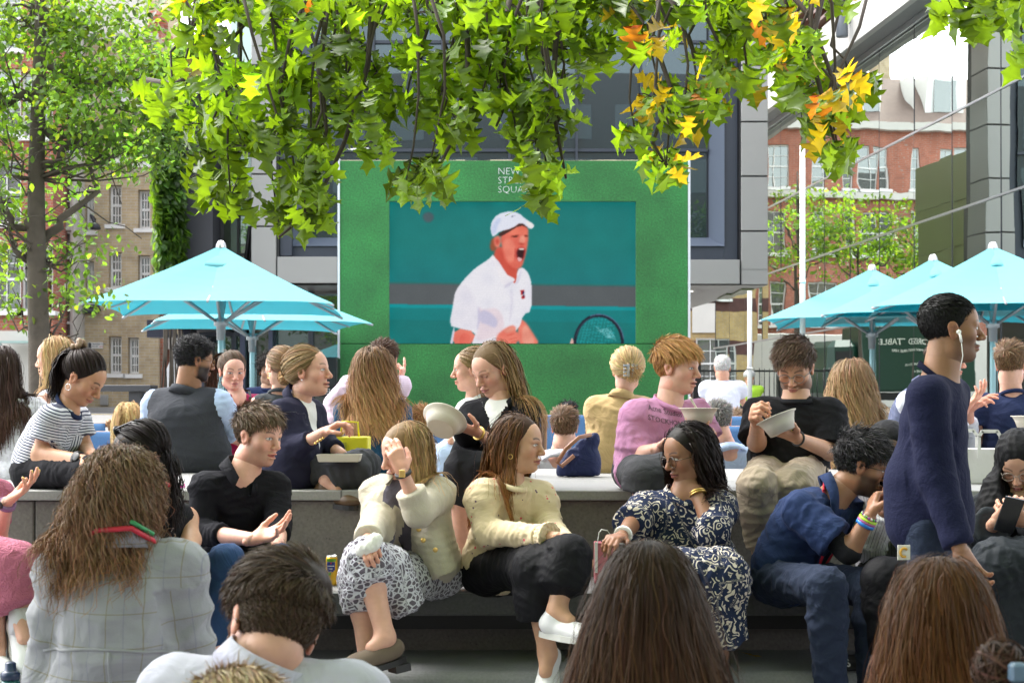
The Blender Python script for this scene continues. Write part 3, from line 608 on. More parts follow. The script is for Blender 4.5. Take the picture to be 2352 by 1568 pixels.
for x in (-4.3,-7,-14): mb = MB(); mb.box((x-.55,FD+2,14),(x+.55,FD+3.0,17.8)); mb.build('chimney', m_yb, rf)
yb2 = empty('corner_house', (2, FD-2, 1.2), 'yellow brick corner house with dark brick bands, seen right of the screen', 'building')
hs = [(x-.55,x+.55,z-.95,z+.95) for x in (1.4,3.4,5.4,7.45,10.5) for z in (2.9,6.3,9.7)]
mb = MB(); wallgrid(mb, FD-2, -.4, 13, 1.2, 12.5, hs, .25); mb.add([(-.4,FD-2,1.2),(-.4,FD+8,1.2),(-.4,FD+8,12.5),(-.4,FD-2,12.5)], [(3,2,1,0)]); mb.add([(13,FD-2,1.2),(13,FD+8,1.2),(13,FD+8,12.5),(13,FD-2,12.5)], [(0,1,2,3)]); mb.build('wall', m_ryb, yb2)
for h in hs: sash(yb2, ((h[0]+h[1])/2, FD-1.88, h[2]), 1.09, 1.89, cols=2)
mb = MB(); mb.box((6.75,FD-2.1,4.05),(8.15,FD-2.01,5.15)); mb.build('stone_panel', m_stone, yb2); mb = MB(); mb.box((6.75,FD-2.1,7.4),(8.15,FD-2.01,8.5)); mb.build('stone_panel', m_stone, yb2); mb = MB(); mb.box((-.4,FD-2.2,12.51),(13,FD-1.5,12.9)); mb.build('cornice', m_stone, yb2)
mb = MB(); mb.add([(-.4,FD-2,12.9),(13,FD-2,12.9),(13,FD+3,15),(-.4,FD+3,15)], [(0,1,2,3)]); mb.build('roof', m_lead, yb2)
# green lorry parked there
lo = empty('lorry', (-4.5, FD-6, 1.2), 'dark green hire lorry parked in the far street, mirrored in the glass facade', 'lorry')
m_lg2 = pm('lorry_green', (.012,.045,.03), .3, .05, 2)
mb = MB(); mb.box((-6.4,FD-7.2,1.75),(-2.3,FD-4.9,4.15), bev=.06); mb.build('box_body', m_lg2, lo)
mb = MB(); mb.box((-2.2,FD-7.15,1.5),(-.9,FD-4.95,3.6), bev=.25); cabn = mb.build('cab', m_lg2, lo); mb = MB(); mb.box((-1.9,FD-7.19,2.5),(-1.2,FD-7.16,3.2)); mb.build('window', black, cabn)
for x in (-1.6,-4.6,-5.5): mb = MB(); mb.lathe((x,FD-7.15,1.6), [(.2,0),(.4,.02),(.4,.28)], 18, axes=(np.array([1.,0,0]),np.array([0,0,1.]),np.array([0,1.,0]))); mb.build('wheel', black, lo)
mb = MB(); mb.box((-6.2,FD-7,1.45),(-1.1,FD-5.1,1.72)); mb.build('chassis', black, lo)
m_cream = pm('cream_lettering', (.7,.72,.66), .5)
text('WELL DRESSED TABLES', .30, (-6.0, FD-7.21, 3.45), m_cream, lo); text('CATERING EQUIPMENT & FURNITURE HIRE', .125, (-5.9, FD-7.21, 3.2), m_cream, lo); text('WELLDRESSEDTABLES.CO.UK', .11, (-5.4, FD-7.21, 2.7), m_cream, lo); text('020 8545 6000', .11, (-5.0, FD-7.21, 2.45), m_cream, lo)
# ------------------------------------------------------------------ glass facade on the right
fa, fb = 9.2, .076
def fp(y, z, off=0.0):   # point on the facade plane, off = towards the square
    return np.array([fa - fb*y - off, y - fb*off, z])
gf = empty('glass_building', (fa-fb*30, 30, 1.0), 'mirror glass office building lining the right side of the square', 'building')
m_fg = glassmat('facade_glass', (.12,.16,.14), .58, .004, .12, .55, (.88,.95,.90))
edges = [22.6, 24.1, 26.2, 28.1, 30.1, 32.0, 33.9, 35.8, 37.7, 39.6, 41.5, 43.4, 45.3]
zt = [.9, 2.98, 4.58, 6.18, 8.06]
for i, (a, b) in enumerate(zip(edges[:-1], edges[1:])):
    mb = MB(); tw = rnd.uniform(-.004,.004)
    for z0_, z1_ in zip(zt[:-1], zt[1:]):
        t1, t2 = rnd.uniform(-.006,.006), rnd.uniform(-.006,.006)
        mb.add([fp(a+.02,z0_+.02,t1+tw), fp(b-.02,z0_+.02,t2-tw), fp(b-.02,z1_-.02,t2-tw+.004), fp(a+.02,z1_-.02,t1+tw+.003)], [(0,1,2,3)])
    mb.build('glass_panel', m_fg, gf)
mb = MB()
for y in edges[1:]: mb.obox(fp(y,4.5,.0), (0,1,0),(1,0,0),(0,0,1), .008,.008,3.7)
mb.build('mullions', dark, gf)
mb = MB()
for z in zt[1:-1]: mb.obox(fp(34,z,.012), (-fb,1,0),(1,fb,0),(0,0,1), 11.5,.012,.017)
mb.obox(fp(22.5,5,.05), (0,1,0),(1,0,0),(0,0,1), .06,.12,4.2)
mb.build('transoms', steel, gf)
mb = MB(); mb.obox(fp(34,5,-.6), (-fb,1,0),(1,fb,0),(0,0,1), 11.6,.4,4.3); mb.build('core', dark, gf)
mb = MB()
for z in np.arange(1.0,8,1.45): mb.obox(fp(21.6,z+.7,.0), (0,1,0),(1,0,0),(0,0,1), .82,.3,.715)
mb.build('end_cladding', pm('slate_cladding',(.055,.065,.075),.45,.06,1.5), gf)
m_off = pm('offwhite_cladding', (.60,.58,.54), .45, .05, 1)
mb = MB()
mb.obox(fp(34,8.12,.02), (-fb,1,0),(1,fb,0),(0,0,1), 11.7,.05,.055); mb.build('head_channel', steel, gf)
mb = MB(); mb.obox(fp(34,8.32,.16), (-fb,1,0),(1,fb,0),(0,0,1), 11.8,.22,.14); mb.build('soffit', pm('grey_soffit',(.25,.25,.25),.5), gf)
mb = MB()
for a in np.arange(22.3,45.6,3.9): mb.obox(fp(a+1.94,8.58,.45), (-fb,1,0),(1,fb,0),(0,0,1), 1.935,.07,.40)
mb.build('fascia', m_off, gf)
mb = MB(); mb.obox(fp(34,12,.1), (-fb,1,0),(1,fb,0),(0,0,1), 11.8,.2,2.97); mb.build('upper_wall', m_off, gf)
mb = MB()
for z in np.arange(9.15,14,.26): mb.obox(fp(36.5,z,.42), (-fb,1,0),(1,fb,.0),(0,0,1), 7.5,.14,.03)
for y in (29.2,33,37,41): mb.obox(fp(y,11.3,.40), (-fb,1,0),(1,fb,0),(0,0,1), .05,.06,2.3)
mb.build('louvres', pm('rust_louvre',(.16,.075,.05),.5), gf)
for (x, y, d_) in ((1934,52,30.2),):
    q = P(x, y, d_)
    t = empty('floodlight', q, 'grey cylinder floodlight fixed to the pale fascia above the mirror glass', 'lamp')
    mb = MB(); mb.lathe(q+np.array([0,0,-.28]), [(.10,0),(.115,.02),(.115,.5),(.1,.53)], 18); mb.build('body', pm('lamp_grey',(.17,.19,.22),.4), t)
    mb = MB(); mb.box(q+np.array([.1,-.03,-.02]), q+np.array([.30,.03,.04])); mb.lathe(q+np.array([.2,0,-.1]), [(.05,0),(.05,.14)], 10); mb.build('bracket', dark, t)
# flag poles
for (x, y0_, d_, r_, lab) in ((1843.5, 330, 21.5, .036, 'taller white flagpole in front of the mirror glass'), (1722, 668, 24.5, .036, 'shorter white pole under the office overhang')):
    t = empty('flagpole', (P(x,y0_,d_)[0], d_, .6), lab, 'pole', 'white poles right of the screen'); mb = MB(); X = P(x,0,d_)[0]; zt_ = P(x,y0_,d_)[2]
    mb.tube([(X,d_,.5),(X,d_,zt_)], [r_*1.05,r_], 14); mb.build('shaft', white, t)
    mb = MB(); mb.tube([(X-.001,d_,zt_*.62),(X-.001,d_,zt_*.62+.03)], r_*1.25, 14); mb.build('collar', steel, t)
# ------------------------------------------------------------------ behind the camera: what the dark glass mirrors
bh = empty('rear_block', (0,-34,0), 'stone office block with rows of windows facing the big screen', 'building')
mb = MB(); mb.box((-40,-46,0),(40,-34,21)); mb.build('wall', pm('rear_stone',(.12,.105,.09),.8,.1,.5), bh)
mb = MB()
for z in np.arange(1.2,20,3.2):
    for x in np.arange(-38,38,3.4): mb.box((x,-33.99,z),(x+2.0,-33.95,z+2.0))
mb.build('window_rows', m_pane, bh)
# ------------------------------------------------------------------ leaves and trees
def leaf_template(lobes=3, w=.55):
    """half outline of a pin oak leaf (unit length along y), returned as verts and faces with a folded midrib"""
    if lobes == 3: half = [(0,0),(.05,.10),(.20,.10),(.34,.02),(.24,.20),(.13,.30),(.30,.36),(.50,.34),(.38,.50),(.16,.56),(.26,.68),(.36,.78),(.20,.80),(.11,.86),(0,1.0)]
    else: half = [(0,0),(.22,.22),(.30,.5),(.14,.82),(0,1)]
    n = len(half); mid = [(0, y) for x, y in half]
    vs = []; 
    for s_ in (1, -1):
        for (x, y) in half: vs.append((s_*x*w/.55, y, .0))
    fs = []
    # fan to midrib points
    for (x, y) in half: vs.append((0, y, 0))
    for i in range(n-1): fs.append((i, i+1, 2*n+i+1, 2*n+i)); fs.append((n+i+1, n+i, 2*n+i, 2*n+i+1))
    return np.array(vs), np.array(fs, int)
LT3 = leaf_template(3); LT1 = leaf_template(1)
def euler_mats(yaw, pitch, roll):
    n = len(yaw); cy, sy, cp, sp, cr, sr = np.cos(yaw), np.sin(yaw), np.cos(pitch), np.sin(pitch), np.cos(roll), np.sin(roll)
    Z = np.zeros((n,3,3)); X = np.zeros((n,3,3)); Y = np.zeros((n,3,3))
    Z[:,0,0]=cy; Z[:,0,1]=-sy; Z[:,1,0]=sy; Z[:,1,1]=cy; Z[:,2,2]=1
    X[:,0,0]=1; X[:,1,1]=cp; X[:,1,2]=-sp; X[:,2,1]=sp; X[:,2,2]=cp
    Y[:,0,0]=cr; Y[:,0,2]=sr; Y[:,1,1]=1; Y[:,2,0]=-sr; Y[:,2,2]=cr
    return Z @ X @ Y
def leaves(name, pos, size, cols, mat, parent, tpl=LT3, droop=(-.9,.5), curl=.25, seed=3):
    g = np.random.default_rng(seed); n = len(pos); tv, tf = tpl
    M = euler_mats(g.uniform(0, 2*np.pi, n), g.normal(droop[0], droop[1], n), g.normal(0, .55, n))
    lv = np.repeat(tv[None], n, 0).copy()
    cx = g.uniform(-.2, .9, n)[:,None]*curl; cyy = g.uniform(-.6, 1.2, n)[:,None]*curl
    lv[:,:,2] += np.abs(lv[:,:,0])*cx*1.6 - (lv[:,:,1]**2)*cyy + g.normal(0, .012, lv.shape[:2])
    v = np.einsum('nij,nkj->nki', M, lv)*np.asarray(size)[:,None,None] + np.asarray(pos)[:,None,:]
    f = (tf[None] + (np.arange(n)*len(tv))[:,None,None]).reshape(-1, tf.shape[1])
    c = np.repeat(np.concatenate([cols, np.ones((n,1))], 1)[:,None,:], len(tv), 1)
    tipf = np.clip(tv[:,1], 0, 1)
    c[:,:,:3] *= (1 + .12*g.normal(0, 1, (n, len(tv), 1)))
    return mk(name, v.reshape(-1,3), f, mat, parent, attrs={'lc': ('FLOAT_COLOR', np.clip(c, 0, 1).reshape(-1,4))}, smooth=False)
m_leaf = leafmat('leaf_translucent', 'lc', .55, 2.0)
m_bark = pm('bark', (.075,.062,.048), .9, .45, 9, .8, 30, stain=.3)
m_twig = pm('twig_bark', (.05,.038,.03), .85, .3, 20)
def branchpath(a, b, sag=.1, n=7, wob=.05):
    a = np.array(a, float); b = np.array(b, float); out = []
    for i in range(n+1):
        t = i/n; p = a+(b-a)*t; p[2] += sag*4*t*(1-t); p += rng.normal(0, wob, 3)*(0 < i < n); out.append(p)
    return out
def tree(label, base, h, r, crown, limbs, nleaf, lsize, green, group=None, seed=1, name='tree', clump=.35, tpl=LT1, lean=0.0, tone=.35, clear=False):
    """crown: list of (centre, radii) ellipsoids the leaves fill in clumps"""
    g = np.random.default_rng(seed)
    t = empty(name, base, label, 'tree', group); base = np.array(base, float)
    mb = MB(); pts = [base + np.array([lean*(i/8)**1.5 + .03*math.sin(i*1.3), .02*math.cos(i*1.7), h*i/8]) for i in range(9)]
    mb.tube(pts, [r*(1.25 if i == 0 else 1)*(1-.095*i) for i in range(9)], 12)
    mb.build('trunk', m_bark, t)
    mb = MB(); tips = []
    for (fz, e) in limbs:
        s_ = base + (pts[-1]-base)*fz; e = np.array(e, float); pth = branchpath(s_, e, -.08*np.linalg.norm(e-s_), 8, .05)
        mb.tube(pth, [r*.42*(1-.1*i) for i in range(9)], 7)
        for k in (3,4,5,6,7,8):
            for _ in range(2):
                q = pth[k] + g.normal(0, 1, 3)*np.array([.6,.6,.45])*.6; mb.tube(branchpath(pth[k], q, .05, 4, .03), [r*.08,r*.06,r*.05,r*.04,r*.03], 4); tips.append(q)
    for c, rad in crown:
        for _ in range(5):
            q = np.array(c)+g.normal(0,.5,3)*np.array(rad); b0 = pts[int(np.clip((q[2]-base[2])/h*8, 1, 8))]; mb.tube(branchpath(b0, q, -.1, 5, .05), [r*.11*(1-.15*i) for i in range(6)], 5)
    mb.build('limbs', m_bark, t)
    P_, C_ = [], []; vol = [float(np.prod(r_)) for _, r_ in crown]; tot = sum(vol)
    for (c, rad), v_ in zip(crown, vol):
        n = int(nleaf*v_/tot); nc = max(6, n//55)
        d = g.normal(0, 1, (nc, 3)); d /= np.linalg.norm(d, axis=1)[:,None]; cc = np.array(c) + d*np.array(rad)*(g.uniform(.25, 1, nc)**.5)[:,None]
        k = g.integers(0, nc, n); off = g.normal(0, clump, (n,3))*np.array([1,1,.5]); p = cc[k]+off
        tone_ = g.normal(0, tone, nc)[k] + g.normal(0, .22, n)
        col = np.array(green)[None]*np.exp(tone_)[:,None]; yel = g.uniform(0,1,n) < .12; col[yel] *= np.array([1.7,1.25,.7])
        P_.append(p); C_.append(col)
    P_ = np.concatenate(P_); C_ = np.concatenate(C_)
    if clear: k = (P_[:,1] < base[1]+.1) & (np.abs(P_[:,0]-base[0]) < .22) & (g.uniform(0,1,len(P_)) < .85); P_, C_ = P_[~k], C_[~k]
    leaves('crown', P_, g.uniform(.7,1.25,len(P_))*lsize, C_, m_leaf, t, tpl, (-.3,.7), .3, seed)
    return t
TD = 16.0
def tp(x, y, dd=0): return P(x, y, TD+dd)
tree('dark trunked street tree with light green leaves in front of the brick houses, left', tuple(P(88, 960, TD)[:2])+(.4,), 6.6, .135,
     [(tp(230,270), (.85,1.0,.55)), (tp(330,200), (.5,.8,.42)), (tp(60,120), (.7,.9,.7)), (tp(200,90), (.7,.8,.5)), (tp(40,420), (.45,.8,.4)), (tp(40,640), (.35,.6,.5)), (tp(130,560,.3), (.3,.5,.3)), (tp(360,330), (.35,.6,.3)), (tp(160,690), (.3,.4,.22)), (tp(-40,300), (.5,.8,.7)), (tp(20,-30), (.8,.9,.5)), (tp(210,590), (.25,.4,.2))],
     [(.40, tp(255,330)), (.42, tp(-30,440)), (.52, tp(270,250)), (.58, tp(180,330)), (.62, tp(-20,210)), (.68, tp(330,190)), (.76, tp(60,60)), (.36, tp(10,520))], 12800, .074, (.085,.17,.027), seed=5, clear=True, clump=.21, tone=.5)
for i, (x, y, h, sd_) in enumerate(((-2.3,50,7.2,21),(-.2,49.5,7.4,22),(-4.6,52,7.0,23),(1.5,50.5,7.6,24))):
    cc = np.array([x,y,1.2+h*.72])
    tree(['slim young tree on the far street in front of the lorry','slim young tree right of the lorry on the far street','slim young tree left of the lorry on the far street','slim young tree nearest the glass building on the far street'][i], (x,y,1.2), h, .09,
         [(cc+np.array([0,0,.3]), (1.6,1.5,1.0)), (cc+np.array([.9,0,-.7]), (1,1,.5)), (cc+np.array([-1,.2,-.5]), (1,1,.5)), (cc+np.array([.1,0,1.2]),(.9,.9,.7))], [(.5, cc+np.array([1.2,0,-.3])), (.55, cc+np.array([-1.3,.2,0])), (.65, cc+np.array([.5,.3,1]))], 1700, .15, (.085,.165,.022), 'young trees on the far street', sd_, clump=.3)
for i, (x, y, h, sd_) in enumerate(((-12,-12,12,31),(-7,-14,13,32),(-2,-12,12,33),(3.5,-14,13,34),(9,-12,12,35),(15,-14,13,36))):
    cc = np.array([x,y,h*.62])
    tree('leafy tree behind the viewer, mirrored in the dark office glass', (x,y,0), h, .16, [(cc, (3.2,2.6,3.4)), (cc+np.array([1.9,0,2.2]), (2,1.9,1.6)), (cc+np.array([-1.9,0,-2.6]), (2,1.9,1.6))], [(.5, cc+np.array([2,0,0])), (.55, cc+np.array([-2,.2,.5]))], 3000, .30, (.045,.10,.02), 'trees behind the viewer', sd_, clump=.5)
# climbing plant on the left flank of the charcoal wing
iv = empty('climbing_plant', P(380, 640, 29.2), 'bushy climbing plant covering the left edge of the charcoal wing', 'plant')
g = np.random.default_rng(9); n = 7000
yy = g.uniform(105, 650, n); lo_ = np.interp(yy, [105,140,200,420,560,650], [395,360,362,352,356,362]); hi_ = np.interp(yy, [105,130,170,215,420,650], [470,475,430,418,416,414])
xx = lo_ + (hi_-lo_)*g.beta(1.1, 1.1, n) + g.normal(0, 5, n); dd = g.uniform(29.0, 29.6, n)
pos = np.stack([(xx-1176)*dd/F, dd, CAMZ-(yy-HY)*dd/F], 1)
cl = np.sin(xx*.11+1)*np.cos(yy*.07)+.6*np.sin(yy*.19+xx*.06)
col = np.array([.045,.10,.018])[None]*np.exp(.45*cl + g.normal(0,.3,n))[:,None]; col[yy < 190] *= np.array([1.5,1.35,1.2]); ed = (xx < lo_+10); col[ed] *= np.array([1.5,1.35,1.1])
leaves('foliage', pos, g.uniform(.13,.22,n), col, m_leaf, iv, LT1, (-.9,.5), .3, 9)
mb = MB()
for k in range(9): x = 372+k*5; mb.tube([P(x+rnd.uniform(-6,6), y, 29.55) for y in range(900,120,-90)], .02, 5)
mb.build('stems', m_bark, iv)
# overhanging pin oak: hanging sprays of leaves in front of the screen, canopy above the seats
oak = empty('oak_tree', (3.5,-2.5,0), 'spreading oak whose yellow green leafy branches hang across the top of the view', 'tree')
mb = MB(); tr = [(3.5,-2.5,0),(3.45,-2.45,1.5),(3.3,-2.2,3.2),(3.0,-1.6,4.8),(2.5,-.6,6.4)]; mb.tube(tr, [.34,.28,.25,.2,.13], 14); mb.build('trunk', m_bark, oak)
# hanging sprays: (x, y, rx, ry, leaves, yellowness, depth)
SPR = [(380,240,45,45,34,.0,8.2),(420,185,40,40,14,.0,8.4),(470,120,60,60,34,.05,8.0),(520,50,80,45,44,.0,8.3),(540,210,80,70,60,.0,8.1),(480,300,70,60,50,.0,8.0),(470,415,50,50,34,.0,7.9),(530,470,50,45,30,.0,7.9),(560,350,55,55,40,.0,8.2),(430,20,22,22,4,1.0,8.0),
 (650,60,80,60,60,.0,8.2),(660,190,70,70,64,.0,8.0),(640,320,60,60,54,.0,7.9),(680,430,60,60,44,.0,7.8),(700,510,70,50,44,.0,7.7),(640,520,35,40,16,.0,7.7),(730,400,40,50,22,.0,7.9),(660,270,40,60,26,0,8.2),
 (800,40,90,50,60,.0,8.3),(780,130,75,60,52,.0,8.1),(760,230,60,55,42,.0,8.0),(830,270,70,55,46,.0,7.9),(730,320,50,50,30,.0,8.1),(870,180,60,50,30,.0,8.2),(860,340,45,40,18,.0,7.9),
 (950,50,90,50,64,.0,8.2),(960,150,70,55,46,.0,8.1),(930,250,60,50,34,.0,8.0),(1010,230,50,60,30,.0,8.0),(980,420,62,45,38,.06,7.6),(1010,300,35,35,12,.0,7.9),(930,440,25,25,8,.05,7.6),
 (1100,50,90,55,76,.0,8.1),(1090,150,70,60,60,.0,8.0),(1050,300,60,45,34,.0,7.8),(1150,230,60,60,48,.02,7.9),(1120,90,60,60,40,.0,8.3),(1200,120,70,70,60,.0,8.0),(1240,60,80,55,64,.0,8.1),(1220,250,55,60,52,.0,7.8),(1230,340,50,55,44,.0,7.7),(1255,420,45,45,30,.0,7.6),(1230,470,40,30,16,.0,7.6),(1280,300,35,45,20,.0,7.8),(1190,330,30,40,14,.0,7.8),
 (1350,40,80,50,58,.0,8.1),(1330,130,60,55,44,.02,8.0),(1390,120,40,45,16,.0,8.1),(1440,40,70,40,38,.1,8.2),(1300,210,40,40,16,.0,8.0),
 (1480,105,48,38,22,.75,7.8),(1545,100,25,25,8,.9,7.8),(1500,240,45,35,22,.6,7.7),(1460,320,38,36,22,.35,7.6),(1530,395,50,40,26,.3,7.5),(1570,300,45,40,22,.45,7.6),(1590,230,50,40,26,.5,7.7),(1640,240,45,45,24,.6,7.7),(1640,160,50,55,34,.35,7.9),(1690,90,60,50,40,.2,8.0),(1560,30,70,35,38,.1,8.1),(1650,30,60,40,36,.1,8.1),(1720,210,30,45,14,.5,7.8),
 (1760,60,60,50,40,.35,7.9),(1800,70,40,40,18,.7,7.9),(1790,160,60,50,40,.2,7.8),(1850,130,60,50,38,.15,7.7),(1840,230,60,45,40,.4,7.7),(1900,270,60,45,40,.7,7.6),(1960,210,60,30,24,.5,7.6),(1930,370,50,35,26,.05,7.5),(1870,310,35,35,14,.5,7.6),(1740,20,50,30,20,.1,8.2),(1820,200,40,40,20,.3,7.7),
 (2180,25,55,35,28,.0,6.6),(2250,40,60,45,34,.0,6.5),(2320,30,60,45,30,.0,6.4),(2345,110,25,45,10,.0,6.5)]
SPR += [(x, rnd.uniform(-5,22), 70, 34, 22, .03 if x < 1450 else .2, rnd.uniform(8.0,8.4)) for x in range(420,1960,62)]
g = np.random.default_rng(4); PP, CC, ZZ = [], [], []
tw = MB()
anch = {}
for (x, y, rx, ry, nl, ye, d_) in SPR:
    c = P(x, y, d_); n = int(nl*.74)
    a = g.uniform(0, 2*np.pi, n); rr = np.sqrt(g.uniform(0, 1, n)); ex = x+np.cos(a)*rr*rx*.88; ey = y-30+np.sin(a)*rr*ry*.85; ez = d_+g.normal(0,.28,n)
    p = np.stack([(ex-1176)*ez/F, ez, CAMZ-(ey-HY)*ez/F], 1); PP.append(p)
    t_ = g.uniform(-.55,.55,n)+g.normal(0,.2); gr = np.array([.098,.178,.010])[None]*np.exp(t_*1.0)[:,None]
    yl = g.uniform(0,1,n) < ye*.55; gr[yl] = np.array([.36,.27,.018])*np.exp(g.normal(0,.25,(yl.sum(),1))); od = yl & (g.uniform(0,1,n) < .13); gr[od] = np.array([.36,.13,.02])
    CC.append(gr); ZZ.append(g.uniform(.085,.15,n))
    # twigs: a hanging shoot from above the frame down to the spray, with side twigs to leaves
    up = P(x+g.normal(0,60), -60+g.normal(0,20), d_+g.normal(.1,.1)); key = (int(x//210), int(d_*2)); 
    if y > 90:
        m1 = P(x+g.normal(0,28), y*.5, d_+.05); pth = [up, (up+m1)/2+g.normal(0,.03,3), m1, (m1+c)/2+g.normal(0,.025,3), c+np.array([0,0,.02])]
        tw.tube(pth, [.011,.009,.007,.0055,.004], 6)
    for q in p[::3]: tw.tube([c+(q-c)*.15+np.array([0,0,.03]), c+(q-c)*.6+np.array([0,0,.02]), q], [.004,.003,.002], 4)
# main hanging branches
for pts_ in ([(1290,-60,7.9),(1275,120,7.85),(1270,250,7.8),(1285,330,7.75),(1300,410,7.7)],[(860,-60,8.1),(845,150,8.0),(790,330,7.85),(720,480,7.7),(640,545,7.65)],[(1070,-60,8.0),(1075,160,7.9),(1035,330,7.7),(1000,400,7.6)],[(1560,-60,8.0),(1490,60,7.9),(1540,200,7.75),(1500,330,7.6),(1530,380,7.5)],[(1780,-60,7.9),(1860,40,7.8),(1920,200,7.6),(1960,280,7.55)],[(1900,-60,7.8),(1860,120,7.7),(1900,260,7.55),(1925,360,7.5)],[(340,185,8.3),(400,195,8.2),(480,150,8.1),(560,60,8.2),(640,-60,8.3)],[(760,-60,8.2),(735,150,8.0),(750,300,7.9),(700,470,7.75)],[(1180,-60,8.1),(1150,120,8.0),(1165,230,7.9),(1140,290,7.8)]):
    tw.tube([P(*q) for q in pts_], list(np.linspace(.017,.006,len(pts_))), 7)
for a, b, r0 in (((2.5,-.6,6.4),(0,7.6,4.4),.10),((2.6,-.9,6.0),(2.8,7.4,4.3),.10),((2.5,-.6,6.4),(-3.2,7.6,4.6),.10),((3.0,-1.6,4.8),(4.6,6.4,4.1),.09),((2.5,-.6,6.4),(-1.5,6.5,5.4),.09)):
    pth = branchpath(a, b, .5, 9, .08); tw.tube(pth, list(np.linspace(r0,.025,len(pth))), 9)
tw.build('branches', m_twig, oak)
leaves('leaves', np.concatenate(PP), np.concatenate(ZZ), np.concatenate(CC), m_leaf, oak, LT3, (-1.0,.6), .62, 14)
# the rest of the crown, above the frame: it shades the seats
n = 7800; x = g.uniform(-6.5, 7.5, n); y = np.where(g.uniform(0,1,n) < .45, g.uniform(-1.5, 4.2, n), g.uniform(-4.0, 6.4, n)); ok = (np.abs(x)/7.5)**2+((y-1.0)/5.4)**2 < 1.1; x, y = x[ok], y[ok]
zmin = 1.47+.262*np.maximum(y,.3)+.35; z = np.maximum(zmin, 3.6)+g.gamma(2.2,.55,len(x))
leaves('upper_leaves', np.stack([x,y,z],1), g.uniform(.2,.36,len(x)), np.array([.11,.19,.016])[None]*np.exp(g.normal(0,.3,(len(x),1))), m_leaf, oak, LT1, (-.2,.5), .2, 15)
# ------------------------------------------------------------------ umbrellas
def fabric(name, col, rough=.8, tr=.35, tcol=None):
    m, n, b = newmat(name); out = n.nodes['Material Output']; b.inputs['Base Color'].default_value = c4(col); b.inputs['Roughness'].default_value = rough
    t = N(n, 'ShaderNodeBsdfTranslucent'); t.inputs['Color'].default_value = c4(tcol or col)
    tc = N(n, 'ShaderNodeTexCoord'); nz = N(n, 'ShaderNodeTexNoise', i_Scale=2.0, i_Detail=4); L(n, tc.outputs['Object'], nz.inputs['Vector']); bp = N(n, 'ShaderNodeBump', i_Strength=.25, i_Distance=.03); L(n, nz.outputs['Fac'], bp.inputs['Height']); L(n, bp.outputs[0], b.inputs['Normal'])
    mx = N(n, 'ShaderNodeMixShader', i_0=tr); L(n, b.outputs[0], mx.inputs[1]); L(n, t.outputs[0], mx.inputs[2]); L(n, mx.outputs[0], out.inputs[0])
    return m
m_umb = fabric('turquoise_canvas', (.22,.60,.64), .8, .42, (.025,.56,.64))
m_rib = pm('grey_metal', (.36,.40,.43), .35, .05, 6, metal=.6)
m_pole = pm('pale_blue_pole', (.30,.48,.52), .35, .05, 6, metal=.2)
def ground_z(y): return float(np.interp(y, [9.12,17,32,400], [.4,.4,1.2,1.2]))
